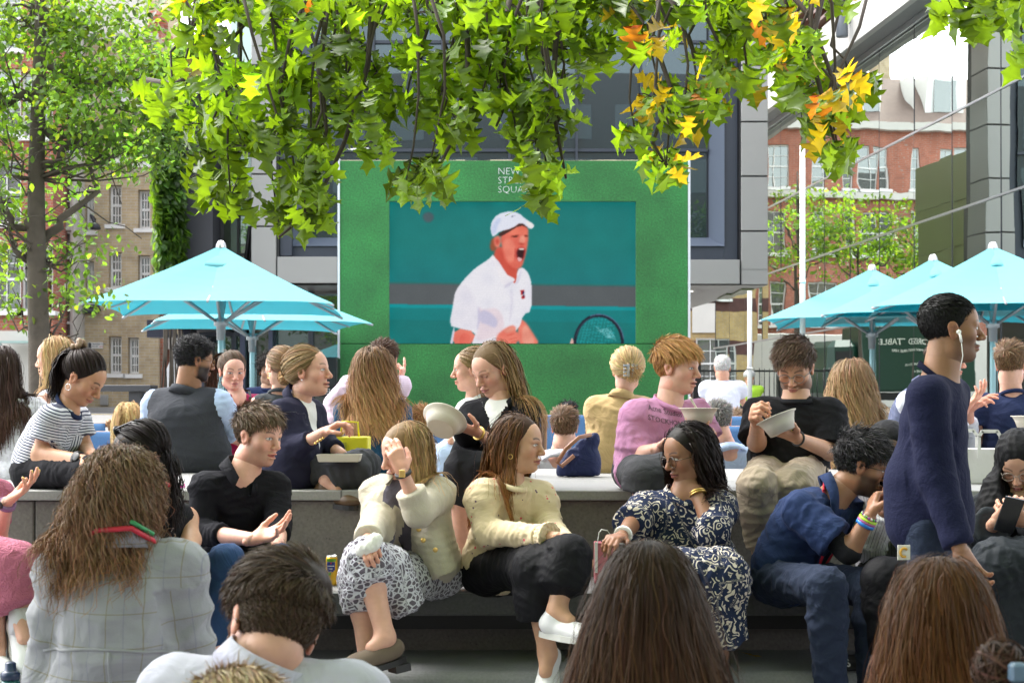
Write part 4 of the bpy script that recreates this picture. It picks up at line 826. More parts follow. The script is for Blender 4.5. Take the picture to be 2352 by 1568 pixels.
def umbrella(label, x, y, half=1.26, ze=2.58, rise=.70, rot=0.0):
    gz = ground_z(y); t = empty('parasol', (x,y,gz), label, 'parasol', 'turquoise parasols around the square'); c, s_ = math.cos(R(rot)), math.sin(R(rot))
    def W(a, b, z): return np.array([x+a*c-b*s_, y+a*s_+b*c, z])
    nn = 16; vs = []; fs = []
    def zz(a, b):
        m_ = max(abs(a), abs(b)); e = min(abs(a), abs(b)); q = m_/half
        sag = .07*math.sin(math.pi*q)*(1-abs(e)/(m_+1e-6))**1.0
        return ze + rise*(1-q)*(1+.14*(1-q)) - sag - .035*(1-(e/(m_+1e-6))**2)*-1*q*.0 - .03*(e/(m_+1e-6))**6*q
    for j in range(nn+1):
        for i in range(nn+1):
            a, b = -half+2*half*i/nn, -half+2*half*j/nn
            m_ = max(abs(a), abs(b)); e = min(abs(a),abs(b))/(m_+1e-6); k = 1-.035*(1-e**2)*(m_/half)     # scalloped hem
            vs.append(W(a*k, b*k, zz(a, b)))
    for j in range(nn):
        for i in range(nn):
            q = j*(nn+1)+i; tri = ((i < nn//2) == (j < nn//2))
            fs += [(q,q+1,q+nn+2),(q,q+nn+2,q+nn+1)] if tri else [(q,q+1,q+nn+1),(q+1,q+nn+2,q+nn+1)]
    o = mk('canopy', vs, fs, m_umb, t)
    md = o.modifiers.new('thick', 'SOLIDIFY'); md.thickness = .006
    vs = []; fs = []; h2 = .42; nn = 12          # vent cap
    for j in range(nn+1):
        for i in range(nn+1):
            a, b = -h2+2*h2*i/nn, -h2+2*h2*j/nn; m_ = max(abs(a),abs(b)); e = min(abs(a),abs(b))/(m_+1e-6); q = m_/h2; ang = math.atan2(b,a)
            vs.append(W(a*(1-.06*(1-e**2)*q), b*(1-.06*(1-e**2)*q), ze+rise*1.05 - .26*q**1.2*(1-.10*e*e) + .055*q*(1-e)*1.0 + .012*q*math.sin(ang*7+x)))
    for j in range(nn):
        for i in range(nn): q = j*(nn+1)+i; fs.append((q,q+1,q+nn+2,q+nn+1))
    mk('vent_cap', vs, fs, m_umb, t, smooth=True).modifiers.new('thick', 'SOLIDIFY').thickness = .006
    mb = MB(); mb.tube([W(0,0,gz+.02), W(0,0,ze+rise-.06)], .036, 14); mb.build('pole', m_pole, t)
    mb = MB(); hz = ze-.16; mb.lathe(W(0,0,hz), [(.05,-.22),(.055,-.06),(.085,-.05),(.085,.03),(.05,.04)], 8); mb.build('hub', m_rib, t)
    for k in range(8):
        if k % 2 == 0: e = [(half,half),(-half,half),(-half,-half),(half,-half)][k//2]
        else: e = [(0,half*.97),(-half*.97,0),(0,-half*.97),(half*.97,0)][k//2]
        m_ = 1.0 if k % 2 == 0 else .995; f_ = .5
        zt_ = zz(e[0]*.999*f_, e[1]*.999*f_)-.03
        mb = MB(); mb.tube([W(0,0,ze+rise-.14), W(e[0]*f_,e[1]*f_,zt_), W(e[0]*.76,e[1]*.76,zz(e[0]*.76,e[1]*.76)-.032), W(e[0]*.97*m_,e[1]*.97*m_,zz(e[0]*.97,e[1]*.97)-.022), W(e[0]*1.004*m_,e[1]*1.004*m_,zz(e[0],e[1])-.022)], .017, 6); rb_ = mb.build('rib', m_rib, t)
        mb = MB(); mb.tube([W(.06*np.sign(e[0]),.06*np.sign(e[1]),hz), W(e[0]*f_,e[1]*f_,zt_-.02)], .017, 6); mb.build('strut', m_rib, rb_)
    q = W(0,0,ze+rise+.0); mb = MB(); mb.lathe(q, [(.022,-.03),(.030,.0),(.048,.035),(.053,.07),(.043,.108),(.025,.137),(.004,.148)], 16)
    for k in range(10): a = 2*math.pi*k/10; mb.tube([q+np.array([math.cos(a)*r_,math.sin(a)*r_,z_]) for r_, z_ in ((.031,0),(.051,.035),(.056,.07),(.046,.108),(.025,.14))], .006, 5)
    mb.build('finial', steel, t)
    mb = MB(); mb.box((x-.35,y-.35,gz+.004),(x+.35,y+.35,gz+.07), bev=.02); mb.lathe((x,y,gz+.07),[(.06,0),(.055,.3)],14); mb.build('base', m_rib, t)
    mb = MB(); mb.tube([W(.045,-.02,ze-.3), W(.05,-.02,1.9), W(.05,.02,1.4)], .004, 5); mb.build('cord', m_pole, t)
    return t
umbrella('nearer of the two turquoise parasols left of the screen', -3.41, 18.75, 1.36, 2.57, .64, 4)
umbrella('farther turquoise parasol left of the screen, half hidden by the nearer one', -3.62, 22.3, 1.42, 2.54, .64, 16)
umbrella('nearest turquoise parasol at the right edge, its grey pole right of the walking man', 5.77, 19.2, 1.45, 2.57, .67, -11)
umbrella('middle turquoise parasol of the right hand three, its pole behind the walking man', 5.42, 20.6, 1.40, 2.56, .66, -11)
umbrella('leftmost turquoise parasol of the right hand three', 4.95, 22.0, 1.40, 2.57, .64, -14)
# ------------------------------------------------------------------ deckchairs, loudspeaker, van, bench, railings
m_wood = pm('oiled_wood', (.30,.15,.06), .5, .3, 14)
def slingmat():
    m, n, b = newmat('blue_canvas'); b.inputs['Base Color'].default_value = (.05,.13,.28,1); b.inputs['Roughness'].default_value = .85
    tc = N(n, 'ShaderNodeTexCoord'); nz = N(n, 'ShaderNodeTexNoise', i_Scale=160, i_Detail=2); L(n, tc.outputs['Object'], nz.inputs['Vector'])
    n2 = N(n, 'ShaderNodeTexNoise', i_Scale=3, i_Detail=3); L(n, tc.outputs['Object'], n2.inputs['Vector'])
    v = N(n, 'ShaderNodeVectorMath', operation='SCALE'); v.inputs[0].default_value = (.085,.20,.40); L(n, mathn(n, 'MULTIPLY', mathn(n,'MULTIPLY_ADD',nz.outputs['Fac'],.5,.75), mathn(n,'MULTIPLY_ADD',n2.outputs['Fac'],.5,.75)), v.inputs['Scale']); L(n, v.outputs[0], b.inputs['Base Color'])
    return m
m_sling = slingmat(); m_slt = pm('pale_blue_print', (.32,.45,.62), .8)
def deckchair(label, px_, d, top=.9, wd=.56, txt=True):
    x = (px_-1176)*d/F; gz = ground_z(d); t = empty('deckchair', (x,d,gz), label, 'deckchair', 'blue deckchairs facing the screen')
    zt_ = gz+top
    for s_ in (-1,1):
        mb = MB(); X = x+s_*wd/2; mb.tube([(X,d-.06,zt_+.03),(X,d,zt_-.02),(X,d+.85,gz+.02)], .021, 6); mb.build('back_rail', m_wood, t)
        mb = MB(); X = x+s_*(wd/2-.045); mb.tube([(X,d-.02,gz+.02),(X,d+1.0,gz+.42)], .018, 6); mb.build('leg', m_wood, t)
    mb = MB(); mb.tube([(x-wd/2,d-.005,zt_),(x+wd/2,d-.005,zt_)], .017, 6); mb.build('top_bar', m_wood, t)
    mb = MB(); mb.tube([(x-wd/2+.04,d+.97,gz+.41),(x+wd/2-.04,d+.97,gz+.41)], .017, 6); mb.build('front_bar', m_wood, t)
    vs = []; n = 12
    pth = [(d-.03,zt_+.012),(d-.025,zt_-.03),(d+.04,zt_-.18),(d+.10,zt_-.35),(d+.2,zt_-.52),(d+.38,gz+.24),(d+.6,gz+.24),(d+.97,gz+.42)]
    for (yy_, z_) in pth:
        for i in range(n+1): u = i/n; vs.append((x+(u-.5)*(wd-.06), yy_, z_))
    fs = [(j*(n+1)+i, j*(n+1)+i+1, (j+1)*(n+1)+i+1, (j+1)*(n+1)+i) for j in range(len(pth)-1) for i in range(n)]
    sl_ = mk('sling', vs, fs, m_sling, t, smooth=True); sl_.modifiers.new('thick','SOLIDIFY').thickness = .004
    if txt:   # printing on the front of the canvas, seen reversed from behind
        Mx = Matrix(((-1,0,0,0),(0,0,-.05,0),(0,1,0,0),(0,0,0,1)))
        sl2 = Matrix.Rotation(R(22), 4, 'X')
        text('NEW\nSTREET\nSQUARE', .085, (x+wd*.30, d+.004, zt_-.20), m_slt, sl_, rot=sl2.inverted() @ Mx, space=.85)
    return t
deckchair('deckchair behind the woman in the striped top', 165, 11.6)
deckchair('deckchair holding the woman with straight blonde hair', 292, 10.6, .86)
deckchair('empty looking deckchair half hidden behind the navy blazer woman', 690, 12.2)
deckchair('deckchair just left of the black blazer woman, behind the teal dress', 1005, 11.2, .88)
deckchair('deckchair whose right post shows beside the brown haired man in white', 1168, 12.4, .93)
deckchair('small far deckchair framing the dark haired head below the screen', 1297, 19.2, .78, .55, False)
deckchair('deckchair under the brown haired man in a white shirt', 1292, 10.4, .62)
deckchair('deckchair behind the grey haired man in a pale blue shirt', 1712, 11.6, .88)
deckchair('far deckchair at the right, behind the light brown haired head', 1692, 15.0, .92, .56, False)
deckchair('deckchair holding the grey haired man in a pale blue shirt', 1662, 10.2, .60)
ls = empty('loudspeaker', P(752, 905, 23.2), 'black loudspeaker on a stand beside the left edge of the screen', 'loudspeaker')
q = P(728, 911, 23.2); q2 = P(775, 820, 23.2)
mb = MB(); mb.box((q[0],23.2,q[2]),(q2[0],23.6,q2[2]), bev=.02); mb.build('cabinet', black, ls)
mb = MB(); mb.box((q[0]+.03,23.17,q[2]+.16),(q2[0]-.03,23.196,q2[2]-.2)); mb.build('grille', pm('speaker_grille',(.022,.022,.023),.6,.4,120), ls)
mb = MB(); cx = (q[0]+q2[0])/2; mb.box((cx-.04,23.165,q[2]+.035),(cx+.04,23.199,q[2]+.115)); bd = mb.build('badge', pm('badge_white',(.7,.7,.7),.5), ls)
mb = MB(); mb.box((cx-.033,23.16,q[2]+.042),(cx+.033,23.1645,q[2]+.108)); mb.build('badge_field', black, bd); text('EV', .05, (cx-.030,23.158,q[2]+.057), pm('badge_white',(.7,.7,.7),.5), bd, depth=.001)
mb = MB(); mb.tube([(cx,23.4,ground_z(23.4)),(cx,23.4,q[2])], .02)
for a in (0,2.1,4.2): mb.tube([(cx,23.4,ground_z(23.4)+.4),(cx+.4*math.cos(a),23.4+.4*math.sin(a),ground_z(23.4)+.03)], .015)
mb.build('stand', black, ls)
vn = empty('van', P(430, 935, 36.5), 'white van parked behind the man in the dark gilet', 'van')
q = P(380, 940, 36.5); X0 = q[0]; 
mb = MB(); side = [(0,.35),(0,.95),(.12,1.25),(.42,2.05),(.75,2.35),(1.4,2.45),(3.2,2.45),(3.2,.35)]; mb.prism([(X0+a,36.5,1.2+z) for a, z in side], (0,1.8,0)); mb.build('body', pm('van_white',(.75,.76,.78),.25,.03,2), vn)
mb = MB(); mb.prism([(X0+a,36.48,1.2+z) for a, z in ((.2,1.2),(.5,1.95),(1.2,1.95),(1.2,1.2))], (0,.015,0)); mb.build('window', black, vn)
for a in (.6,2.5): mb = MB(); mb.lathe((X0+a,36.46,1.55), [(.15,0),(.34,.01),(.34,.2)], 18, axes=(np.array([1.,0,0]),np.array([0,0,1.]),np.array([0,1.,0]))); mb.build('wheel', black, vn)
gb = empty('granite_bench', P(300, 945, 30), 'dark granite bench in front of the yellow brick house', 'bench')
q0, q1 = P(225, 899, 30.0), P(352, 884, 30.0); mb = MB(); mb.box((q0[0],29.8,q0[2]),(q1[0],30.4,q1[2]), bev=.01); mb.build('seat', pm('granite_dark',(.05,.052,.058),.35,.3,30), gb)
q0, q1 = P(300, 950, 30.05), P(327, 899, 30.05); mb = MB(); mb.box((q0[0],29.9,ground_z(30)),(q1[0],30.3,q1[2]-.002)); mb.build('leg', pm('granite_dark',(.05,.052,.058),.35,.3,30), gb)
mb = MB(); mb.box((q0[0]-2.2,29.9,ground_z(30)),(q0[0]-1.9,30.3,q1[2]-.002)); mb.build('leg', pm('granite_dark',(.05,.052,.058),.35,.3,30), gb)
rl = empty('railing', (5.0, 42, 1.2), 'black iron railing below the corner house windows', 'railing'); mb = MB()
for k in range(40): X = 3.5+k*.14; mb.tube([(X,42,1.2),(X,42,2.35)], .014, 5)
for z in (1.35,2.25): mb.box((3.4,41.98,z),(9.1,42.02,z+.05))
mb.build('bars', black, rl); mb = MB(); mb.box((4.75,41.9,1.2),(4.95,42.1,2.6)); mb.build('post', black, rl)
# ------------------------------------------------------------------ people: implicit surfaces turned into single meshes
def nrm(v): v = np.asarray(v, float); return v/(np.linalg.norm(v)+1e-12)
class Field:
    def __init__(s, h): s.h = h; s.pr = []; s.segs = []
    def cap(s, a, b, ra, rb=None, k=.02, flat=None, fe=False):
        s.pr.append(('c', np.array(a, float), np.array(b, float), ra, ra if rb is None else rb, k, flat, fe)); return s
    def ell(s, c, r, A=None, k=.02): s.pr.append(('e', np.array(c, float), np.array(r, float), np.eye(3) if A is None else np.array(A, float), k)); return s
    def sub(s, c, r, A=None, k=.008): s.pr.append(('s', np.array(c, float), np.array(r, float), np.eye(3) if A is None else np.array(A, float), k)); return s
    def cut(s, p, n): s.pr.append(('p', np.array(p, float), nrm(n))); return s      # removes the side n points to
    def bounds(s, q):
        if q[0] == 'c':
            m = max(q[3], q[4]); 
            if q[6] is not None: m *= max(1, 1/q[6][1])
            return np.minimum(q[1], q[2])-m, np.maximum(q[1], q[2])+m
        m = np.sqrt(((q[3]*q[2][:,None])**2).sum(0)); return q[1]-m, q[1]+m     # rows of A are the axes
    def dist(s, q, X, Y, Z):
        if q[0] == 'c':
            a, b, ra, rb, flat = q[1], q[2], q[3], q[4], q[6]; ba = b-a; l2 = float(ba@ba)+1e-12
            dx, dy, dz = X-a[0], Y-a[1], Z-a[2]
            t = np.clip((dx*ba[0]+dy*ba[1]+dz*ba[2])/l2, 0, 1); dx = dx-t*ba[0]; dy = dy-t*ba[1]; dz = dz-t*ba[2]
            if flat is not None:
                ax, f = flat; m = (dx*ax[0]+dy*ax[1]+dz*ax[2])*(f-1); dx, dy, dz = dx+m*ax[0], dy+m*ax[1], dz+m*ax[2]
                d = (np.sqrt(dx*dx+dy*dy+dz*dz)-(ra+(rb-ra)*t))*(1/max(1, f))
            else: d = np.sqrt(dx*dx+dy*dy+dz*dz)-(ra+(rb-ra)*t)
            if q[7]: l = math.sqrt(l2); d = np.maximum(d, ((X-b[0])*ba[0]+(Y-b[1])*ba[1]+(Z-b[2])*ba[2])/l)
            return d
        c, r, A = q[1], q[2], q[3]; dx, dy, dz = X-c[0], Y-c[1], Z-c[2]
        u = [(dx*A[i][0]+dy*A[i][1]+dz*A[i][2])/r[i] for i in range(3)]
        k0 = np.sqrt(u[0]**2+u[1]**2+u[2]**2); k1 = np.sqrt((u[0]/r[0])**2+(u[1]/r[1])**2+(u[2]/r[2])**2)+1e-9
        return k0*(k0-1)/k1
    def mesh(s, inflate=0.0):
        h = s.h; kk = [q for q in s.pr if q[0] in 'ce']
        lo = np.min([s.bounds(q)[0] for q in kk], 0)-3*h-inflate; hi = np.max([s.bounds(q)[1] for q in kk], 0)+3*h+inflate
        n = np.ceil((hi-lo)/h).astype(int)+1; ax = [lo[i]+h*np.arange(n[i]) for i in range(3)]
        G = np.full(n, 1.0, np.float32)
        for q in s.pr:
            if q[0] == 'p':
                d = (ax[0][:,None,None]-q[1][0])*q[2][0]+(ax[1][None,:,None]-q[1][1])*q[2][1]+(ax[2][None,None,:]-q[1][2])*q[2][2]
                np.maximum(G, d, out=G); continue
            k = q[5] if q[0] == 'c' else q[4]
            a, b = s.bounds(q); pad = max(k, 0)+3*h+inflate; i0 = np.clip(np.floor((a-pad-lo)/h).astype(int), 0, n-1); i1 = np.clip(np.ceil((b+pad-lo)/h).astype(int)+1, 1, n)
            sl_ = tuple(slice(p, r) for p, r in zip(i0, i1))
            d = s.dist(q, ax[0][sl_[0]][:,None,None], ax[1][sl_[1]][None,:,None], ax[2][sl_[2]][None,None,:])-(inflate if q[0] != 's' else 0)
            g = G[sl_]
            if q[0] == 's': e = np.maximum(k-np.abs(g+d), 0)/k; G[sl_] = np.maximum(g, -d)+e*e*k*.25
            else: e = np.maximum(k-np.abs(g-d), 0)/k; G[sl_] = np.minimum(g, d)-e*e*k*.25
        return surfnets(G, lo, h)
OFF = np.array([[0,0,0],[1,0,0],[0,1,0],[1,1,0],[0,0,1],[1,0,1],[0,1,1],[1,1,1]])
EDG = [(0,1),(2,3),(4,5),(6,7),(0,2),(1,3),(4,6),(5,7),(0,4),(1,5),(2,6),(3,7)]
def surfnets(G, lo, h):
    n = np.array(G.shape); sg = G < 0
    cnt = np.zeros(n-1, np.int8)
    for o in OFF: cnt += sg[o[0]:n[0]-1+o[0], o[1]:n[1]-1+o[1], o[2]:n[2]-1+o[2]]
    act = (cnt > 0) & (cnt < 8); I = np.argwhere(act); idx = np.full(n-1, -1, np.int32); idx[act] = np.arange(len(I))
    val = np.stack([G[I[:,0]+o[0], I[:,1]+o[1], I[:,2]+o[2]] for o in OFF], 1)
    acc = np.zeros((len(I),3)); w_ = np.zeros(len(I))
    for a, b in EDG:
        va, vb = val[:,a], val[:,b]; c = (va < 0) != (vb < 0); t = np.where(c, va/(va-vb+1e-12*(va == vb)), 0)
        acc += np.where(c[:,None], OFF[a]+(OFF[b]-OFF[a])*t[:,None], 0); w_ += c
    V = lo+h*(I+acc/np.maximum(w_,1)[:,None])
    Q = []
    for d in range(3):
        sl0 = [slice(1,-1)]*3; sl1 = [slice(1,-1)]*3; sl0[d] = slice(0,-1); sl1[d] = slice(1,None)
        a, b = sg[tuple(sl0)], sg[tuple(sl1)]; e = np.argwhere(a != b)
        if len(e) == 0: continue
        fl = a[e[:,0],e[:,1],e[:,2]]; p = e.copy(); u, v = (d+1)%3, (d+2)%3; p[:,u] += 1; p[:,v] += 1
        qs = []
        for (du, dv) in ((-1,-1),(0,-1),(0,0),(-1,0)):
            c = p.copy(); c[:,u] += du; c[:,v] += dv; qs.append(idx[c[:,0],c[:,1],c[:,2]])
        q = np.stack(qs, 1); q[~fl] = q[~fl][:, ::-1]; Q.append(q)
    Q = np.concatenate(Q); Q = Q[(Q >= 0).all(1)]
    return V, Q
def vnormals(V, Q):
    f = np.cross(V[Q[:,2]]-V[Q[:,0]], V[Q[:,3]]-V[Q[:,1]]); nn = np.zeros_like(V)
    for i in range(4):
        for c in range(3): nn[:,c] += np.bincount(Q[:,i], f[:,c], len(V))
    return nn/(np.linalg.norm(nn,axis=1)[:,None]+1e-12)
def relax(V, Q, it=1, lam=.5):
    for _ in range(it):
        a = np.zeros_like(V); c = np.zeros(len(V))
        for i in range(4):
            for j in ((i+1)%4, (i-1)%4):
                for k in range(3): a[:,k] += np.bincount(Q[:,i], V[Q[:,j],k], len(V))
                c += np.bincount(Q[:,i], minlength=len(V))
        V = V+lam*(a/np.maximum(c,1)[:,None]-V)
    return V
def folds(p, seed, wl=.13):
    g = np.random.default_rng(seed); out = np.zeros(len(p))
    for i in range(6):
        k = nrm(g.normal(0,1,3))*2*np.pi/(wl*g.uniform(.45,1.3)); k2 = nrm(g.normal(0,1,3))*2*np.pi/(wl*g.uniform(.9,2)); k3 = nrm(g.normal(0,1,3))*2*np.pi/(wl*2.6)
        s_ = np.sin(p@k + 1.8*np.sin(p@k2+g.uniform(0,6)) + g.uniform(0,6)); m = .5+.5*np.sin(p@k3+g.uniform(0,6))
        out += (1-np.abs(s_)*1.5)*m
    return out/3.0
def headframe(yaw, pitch, roll):
    y, p, r = R(yaw), R(pitch), R(roll)
    f = np.array([math.sin(y)*math.cos(p), -math.cos(y)*math.cos(p), math.sin(p)]); r0 = nrm(np.cross(f, (0,0,1))); u0 = np.cross(r0, f)
    x = r0*math.cos(r)+u0*math.sin(r); u = -r0*math.sin(r)+u0*math.cos(r)
    return np.stack([x, f, u])      # rows: right, forward, up
from mathutils.bvhtree import BVHTree
# ---- skin
def skinmat():
    m, n, b = newmat('skin'); at = N(n, 'ShaderNodeAttribute', attribute_name='sc'); tc = N(n, 'ShaderNodeTexCoord'); nz = N(n, 'ShaderNodeTexNoise', i_Scale=45, i_Detail=4); L(n, tc.outputs['Object'], nz.inputs['Vector'])
    v = N(n, 'ShaderNodeVectorMath', operation='SCALE'); L(n, at.outputs['Color'], v.inputs[0]); L(n, mathn(n,'MULTIPLY_ADD',nz.outputs['Fac'],.25,.875), v.inputs['Scale']); L(n, v.outputs[0], b.inputs['Base Color'])
    b.inputs['Roughness'].default_value = .46; b.inputs['Specular IOR Level'].default_value = .32
    b.inputs['Subsurface Weight'].default_value = .12; b.inputs['Subsurface Radius'].default_value = (.012,.005,.003); b.inputs['Subsurface Scale'].default_value = 1.0
    return m
m_skin = skinmat()
def hairmat():
    m, n, b = newmat('hair'); at = N(n, 'ShaderNodeAttribute', attribute_name='hc'); L(n, at.outputs['Color'], b.inputs['Base Color'])
    b.inputs['Roughness'].default_value = .50; b.inputs['Specular IOR Level'].default_value = .17
    return m
m_hair = hairmat()
FAIR, ROSY, TAN, OLIVE, BROWN, DARK = (.58,.35,.25), (.62,.35,.265), (.50,.285,.185), (.36,.20,.125), (.235,.115,.066), (.16,.075,.042)
def sm(x, a, b): t = np.clip((x-a)/(b-a), 0, 1); return t*t*(3-2*t)
def facepaint(q, skin, f):
    """pigment of the face, with mouth line and nostril shade painted in, in head coordinates (x right, y forward, z up; metres at adult size)"""
    x, y, z = q[:,0], q[:,1], q[:,2]; ax = np.abs(x); col = np.repeat(np.array(skin, float)[None], len(q), 0)
    def mix(w, c): nonlocal col; w = np.clip(w,0,1)[:,None]; col = col*(1-w)+np.array(c)*w
    sk = np.array(skin); front = sm(y, .03, .06)
    red = sk*np.array([1.08,.80,.76])
    mix(.55*np.exp(-((ax-.042)/.02)**2-((z+.03)/.02)**2)*front, red); mix(.5*np.exp(-(x/.014)**2-((z+.034)/.012)**2)*front, red); mix(.5*(ax > .072), red)
    if f.get('beard', 0):
        bc = np.array(f.get('bcol', (.05,.03,.02))); amt = f['beard']
        jaw = sm(-z, .038, .06)*sm(y, -.02, .01)*(1-sm(ax*0-z, .125, .15)); cheek = sm(ax, .03, .05)*sm(-z, .015, .045)*sm(y, -.01, .01)*(1-sm(y,.07,.085))
        mous = np.exp(-((z+.053)/.006)**2)*(ax < .034)*sm(y, .06, .08); under = sm(-z, .10, .11)*sm(y,-.03,0)
        wj = np.maximum(np.maximum(jaw*np.where(ax < .02, .75, 1), cheek), np.maximum(mous, .8*under)); lipz = np.exp(-(x/.026)**4-((z+.069)/.011)**4); mix(amt*wj*(1-lipz), bc)
    if f.get('goatee', 0):
        bc = np.array(f.get('bcol', (.03,.02,.015))); mix(f['goatee']*np.exp(-((z+.053)/.006)**2)*(ax < .032)*sm(y,.06,.08), bc); mix(f['goatee']*np.exp(-(x/.02)**4-((z+.105)/.014)**4)*sm(y,.05,.07), bc)
    lip = np.array(f.get('lip', tuple(sk*np.array([.95,.62,.62]))))
    wl = sm(1.0-((x/.0255)**2+((z+.069)/.0105)**2), 0, .35)*front; mix(.9*wl, lip); mix(.8*np.exp(-((z+.0685+.02*ax)/.0016)**2)*(ax < .023)*front, lip*.35)  # dark mouth line paints the shade of the groove between the lips
    brow = np.array(f.get('brow', (.06,.035,.02))); bz = .0215+.0075*np.sin(np.clip((ax-.012)/.04,0,1)*np.pi*.8)+f.get('browup',0)*(.02-ax*.3)
    mix(f.get('browamt',.85)*np.exp(-((z-bz)/.0038)**2)*sm(ax,.011,.016)*(1-sm(ax,.048,.055))*front, brow)
    ex = (ax-.0315)/.0155; ez = (z-.0005); lid = np.sqrt(np.clip(1-ex**2,0,1))
    mix(.25*np.exp(-(ex/1.2)**2-((z-.001)/.012)**2)*front, sk*.72)
    if f.get('eyes','open') == 'open':
        op = .0058*lid; wht = (1-sm(np.abs(ez), op-.0016, op+.0008))*(np.abs(ex) < 1)*front; mix(wht, (.62,.60,.58))
        gz = f.get('gaze', 0.0); ix = x-np.sign(x)*.0315-gz*.006; mix((1-sm(np.hypot(ix, ez-.0006), .0050, .0066))*wht, f.get('iris',(.05,.03,.02)))
        mix(.9*np.exp(-((ez-op-.0002)/.0014)**2)*(np.abs(ex) < 1.05)*front, (.03,.02,.015)); mix(.35*np.exp(-((ez+op+.0005)/.0012)**2)*(np.abs(ex) < 1)*front, sk*.3)
    else:
        zl = -.0035+.0*ax; mix(.9*np.exp(-((ez+.0045*lid)/.0016)**2)*(np.abs(ex) < 1.05)*front, (.03,.02,.015)); mix(.35*np.exp(-((ez-.006)/.002)**2)*(np.abs(ex) < 1)*front, sk*.5)
    mix(.7*np.exp(-((ax-.0085)/.0035)**2-((z+.043)/.0022)**2)*sm(y,.08,.092), sk*.25)  # nostril shade painted as darkened skin
    return col
def head_chunk(c, A, sc, skin, f, h=.003):
    """head with face; c = centre (eye level, between the ears), A rows = right, forward, up"""
    G = Field(h); fem = f.get('fem', False); jw = f.get('jaw', 1.0)*(.94 if fem else 1.03)
    def W(x, y, z): return c+sc*(A[0]*x+A[1]*y+A[2]*z)
    def E(p, r, k=.02, sub=False): (G.sub if sub else G.ell)(W(*p), np.array(r)*sc, A, k*sc)
    E((0,-.015,.035), (.0755,.096,.083), .01); E((0,.028,-.03), (.060*jw,.060,.084), .03); E((0,.035,-.088), (.040*jw,.034,.026), .03)
    E((0,.066,-.098), (.021*jw,.018,.016 if fem else .019), .025); E((0,.05,.035), (.058,.045,.055), .03)
    for s_ in (-1,1):
        E((s_*.044,.052,-.024), (.022,.026,.024), .025); E((s_*.05*jw,-.0,-.07), (.020,.03,.03), .03)
        E((s_*.0315,.101,-.001), (.019,.019,.0125), .014, True)
        G.cap(W(s_*.013,.089,.0165), W(s_*.047,.076,.018), .0085*sc, .0075*sc, .014*sc)
        E((s_*.0315,.0775,-.0005), (.0145,.0125,.0115), .004)
        if f.get('eyes','open') == 'open': pass
        E((s_*.0785,-.006,-.006), (.0085,.019,.032), .006); E((s_*.083,-.012,.008), (.006,.017,.019), .006); E((s_*.0865,-.004,-.006), (.006,.009,.016), .004, True)
    nl = f.get('nose', 1.0)
    G.cap(W(0,.088,.010), W(0,.088+.0235*nl,-.0325), .0085*sc, .0115*sc, .016*sc)
    for s_ in (-1,1): E((s_*.0115,.093+.006*nl,-.0375), (.0085,.0105,.0075), .007)
    op = f.get('mouth', 0.0)
    E((0,.0885,-.0625), (.023,.0135,.0065), .009); E((0,.0865,-.0755-op), (.0195,.0135,.0075), .009); E((0,.104,-.0690), (.024,.010,.0014), .003, True)
    if op: E((0,.095,-.069-op*.5), (.017,.022,.004+op*.5), .004, True)
    nb = f.get('neckpt'); rn = .047 if fem else .057
    G.cap(W(0,-.022,-.05), nb, rn*sc, (rn+.006)*sc, .02*sc)
    V, Q = G.mesh(); V = relax(V, Q, 1, .35)
    q = ((V-c)@A.T)/sc
    return V, Q, np.concatenate([facepaint(q, skin, f), np.ones((len(V),1))], 1)
FL = ((.044,.026,.019),(.048,.029,.020),(.044,.027,.020),(.034,.020,.017))
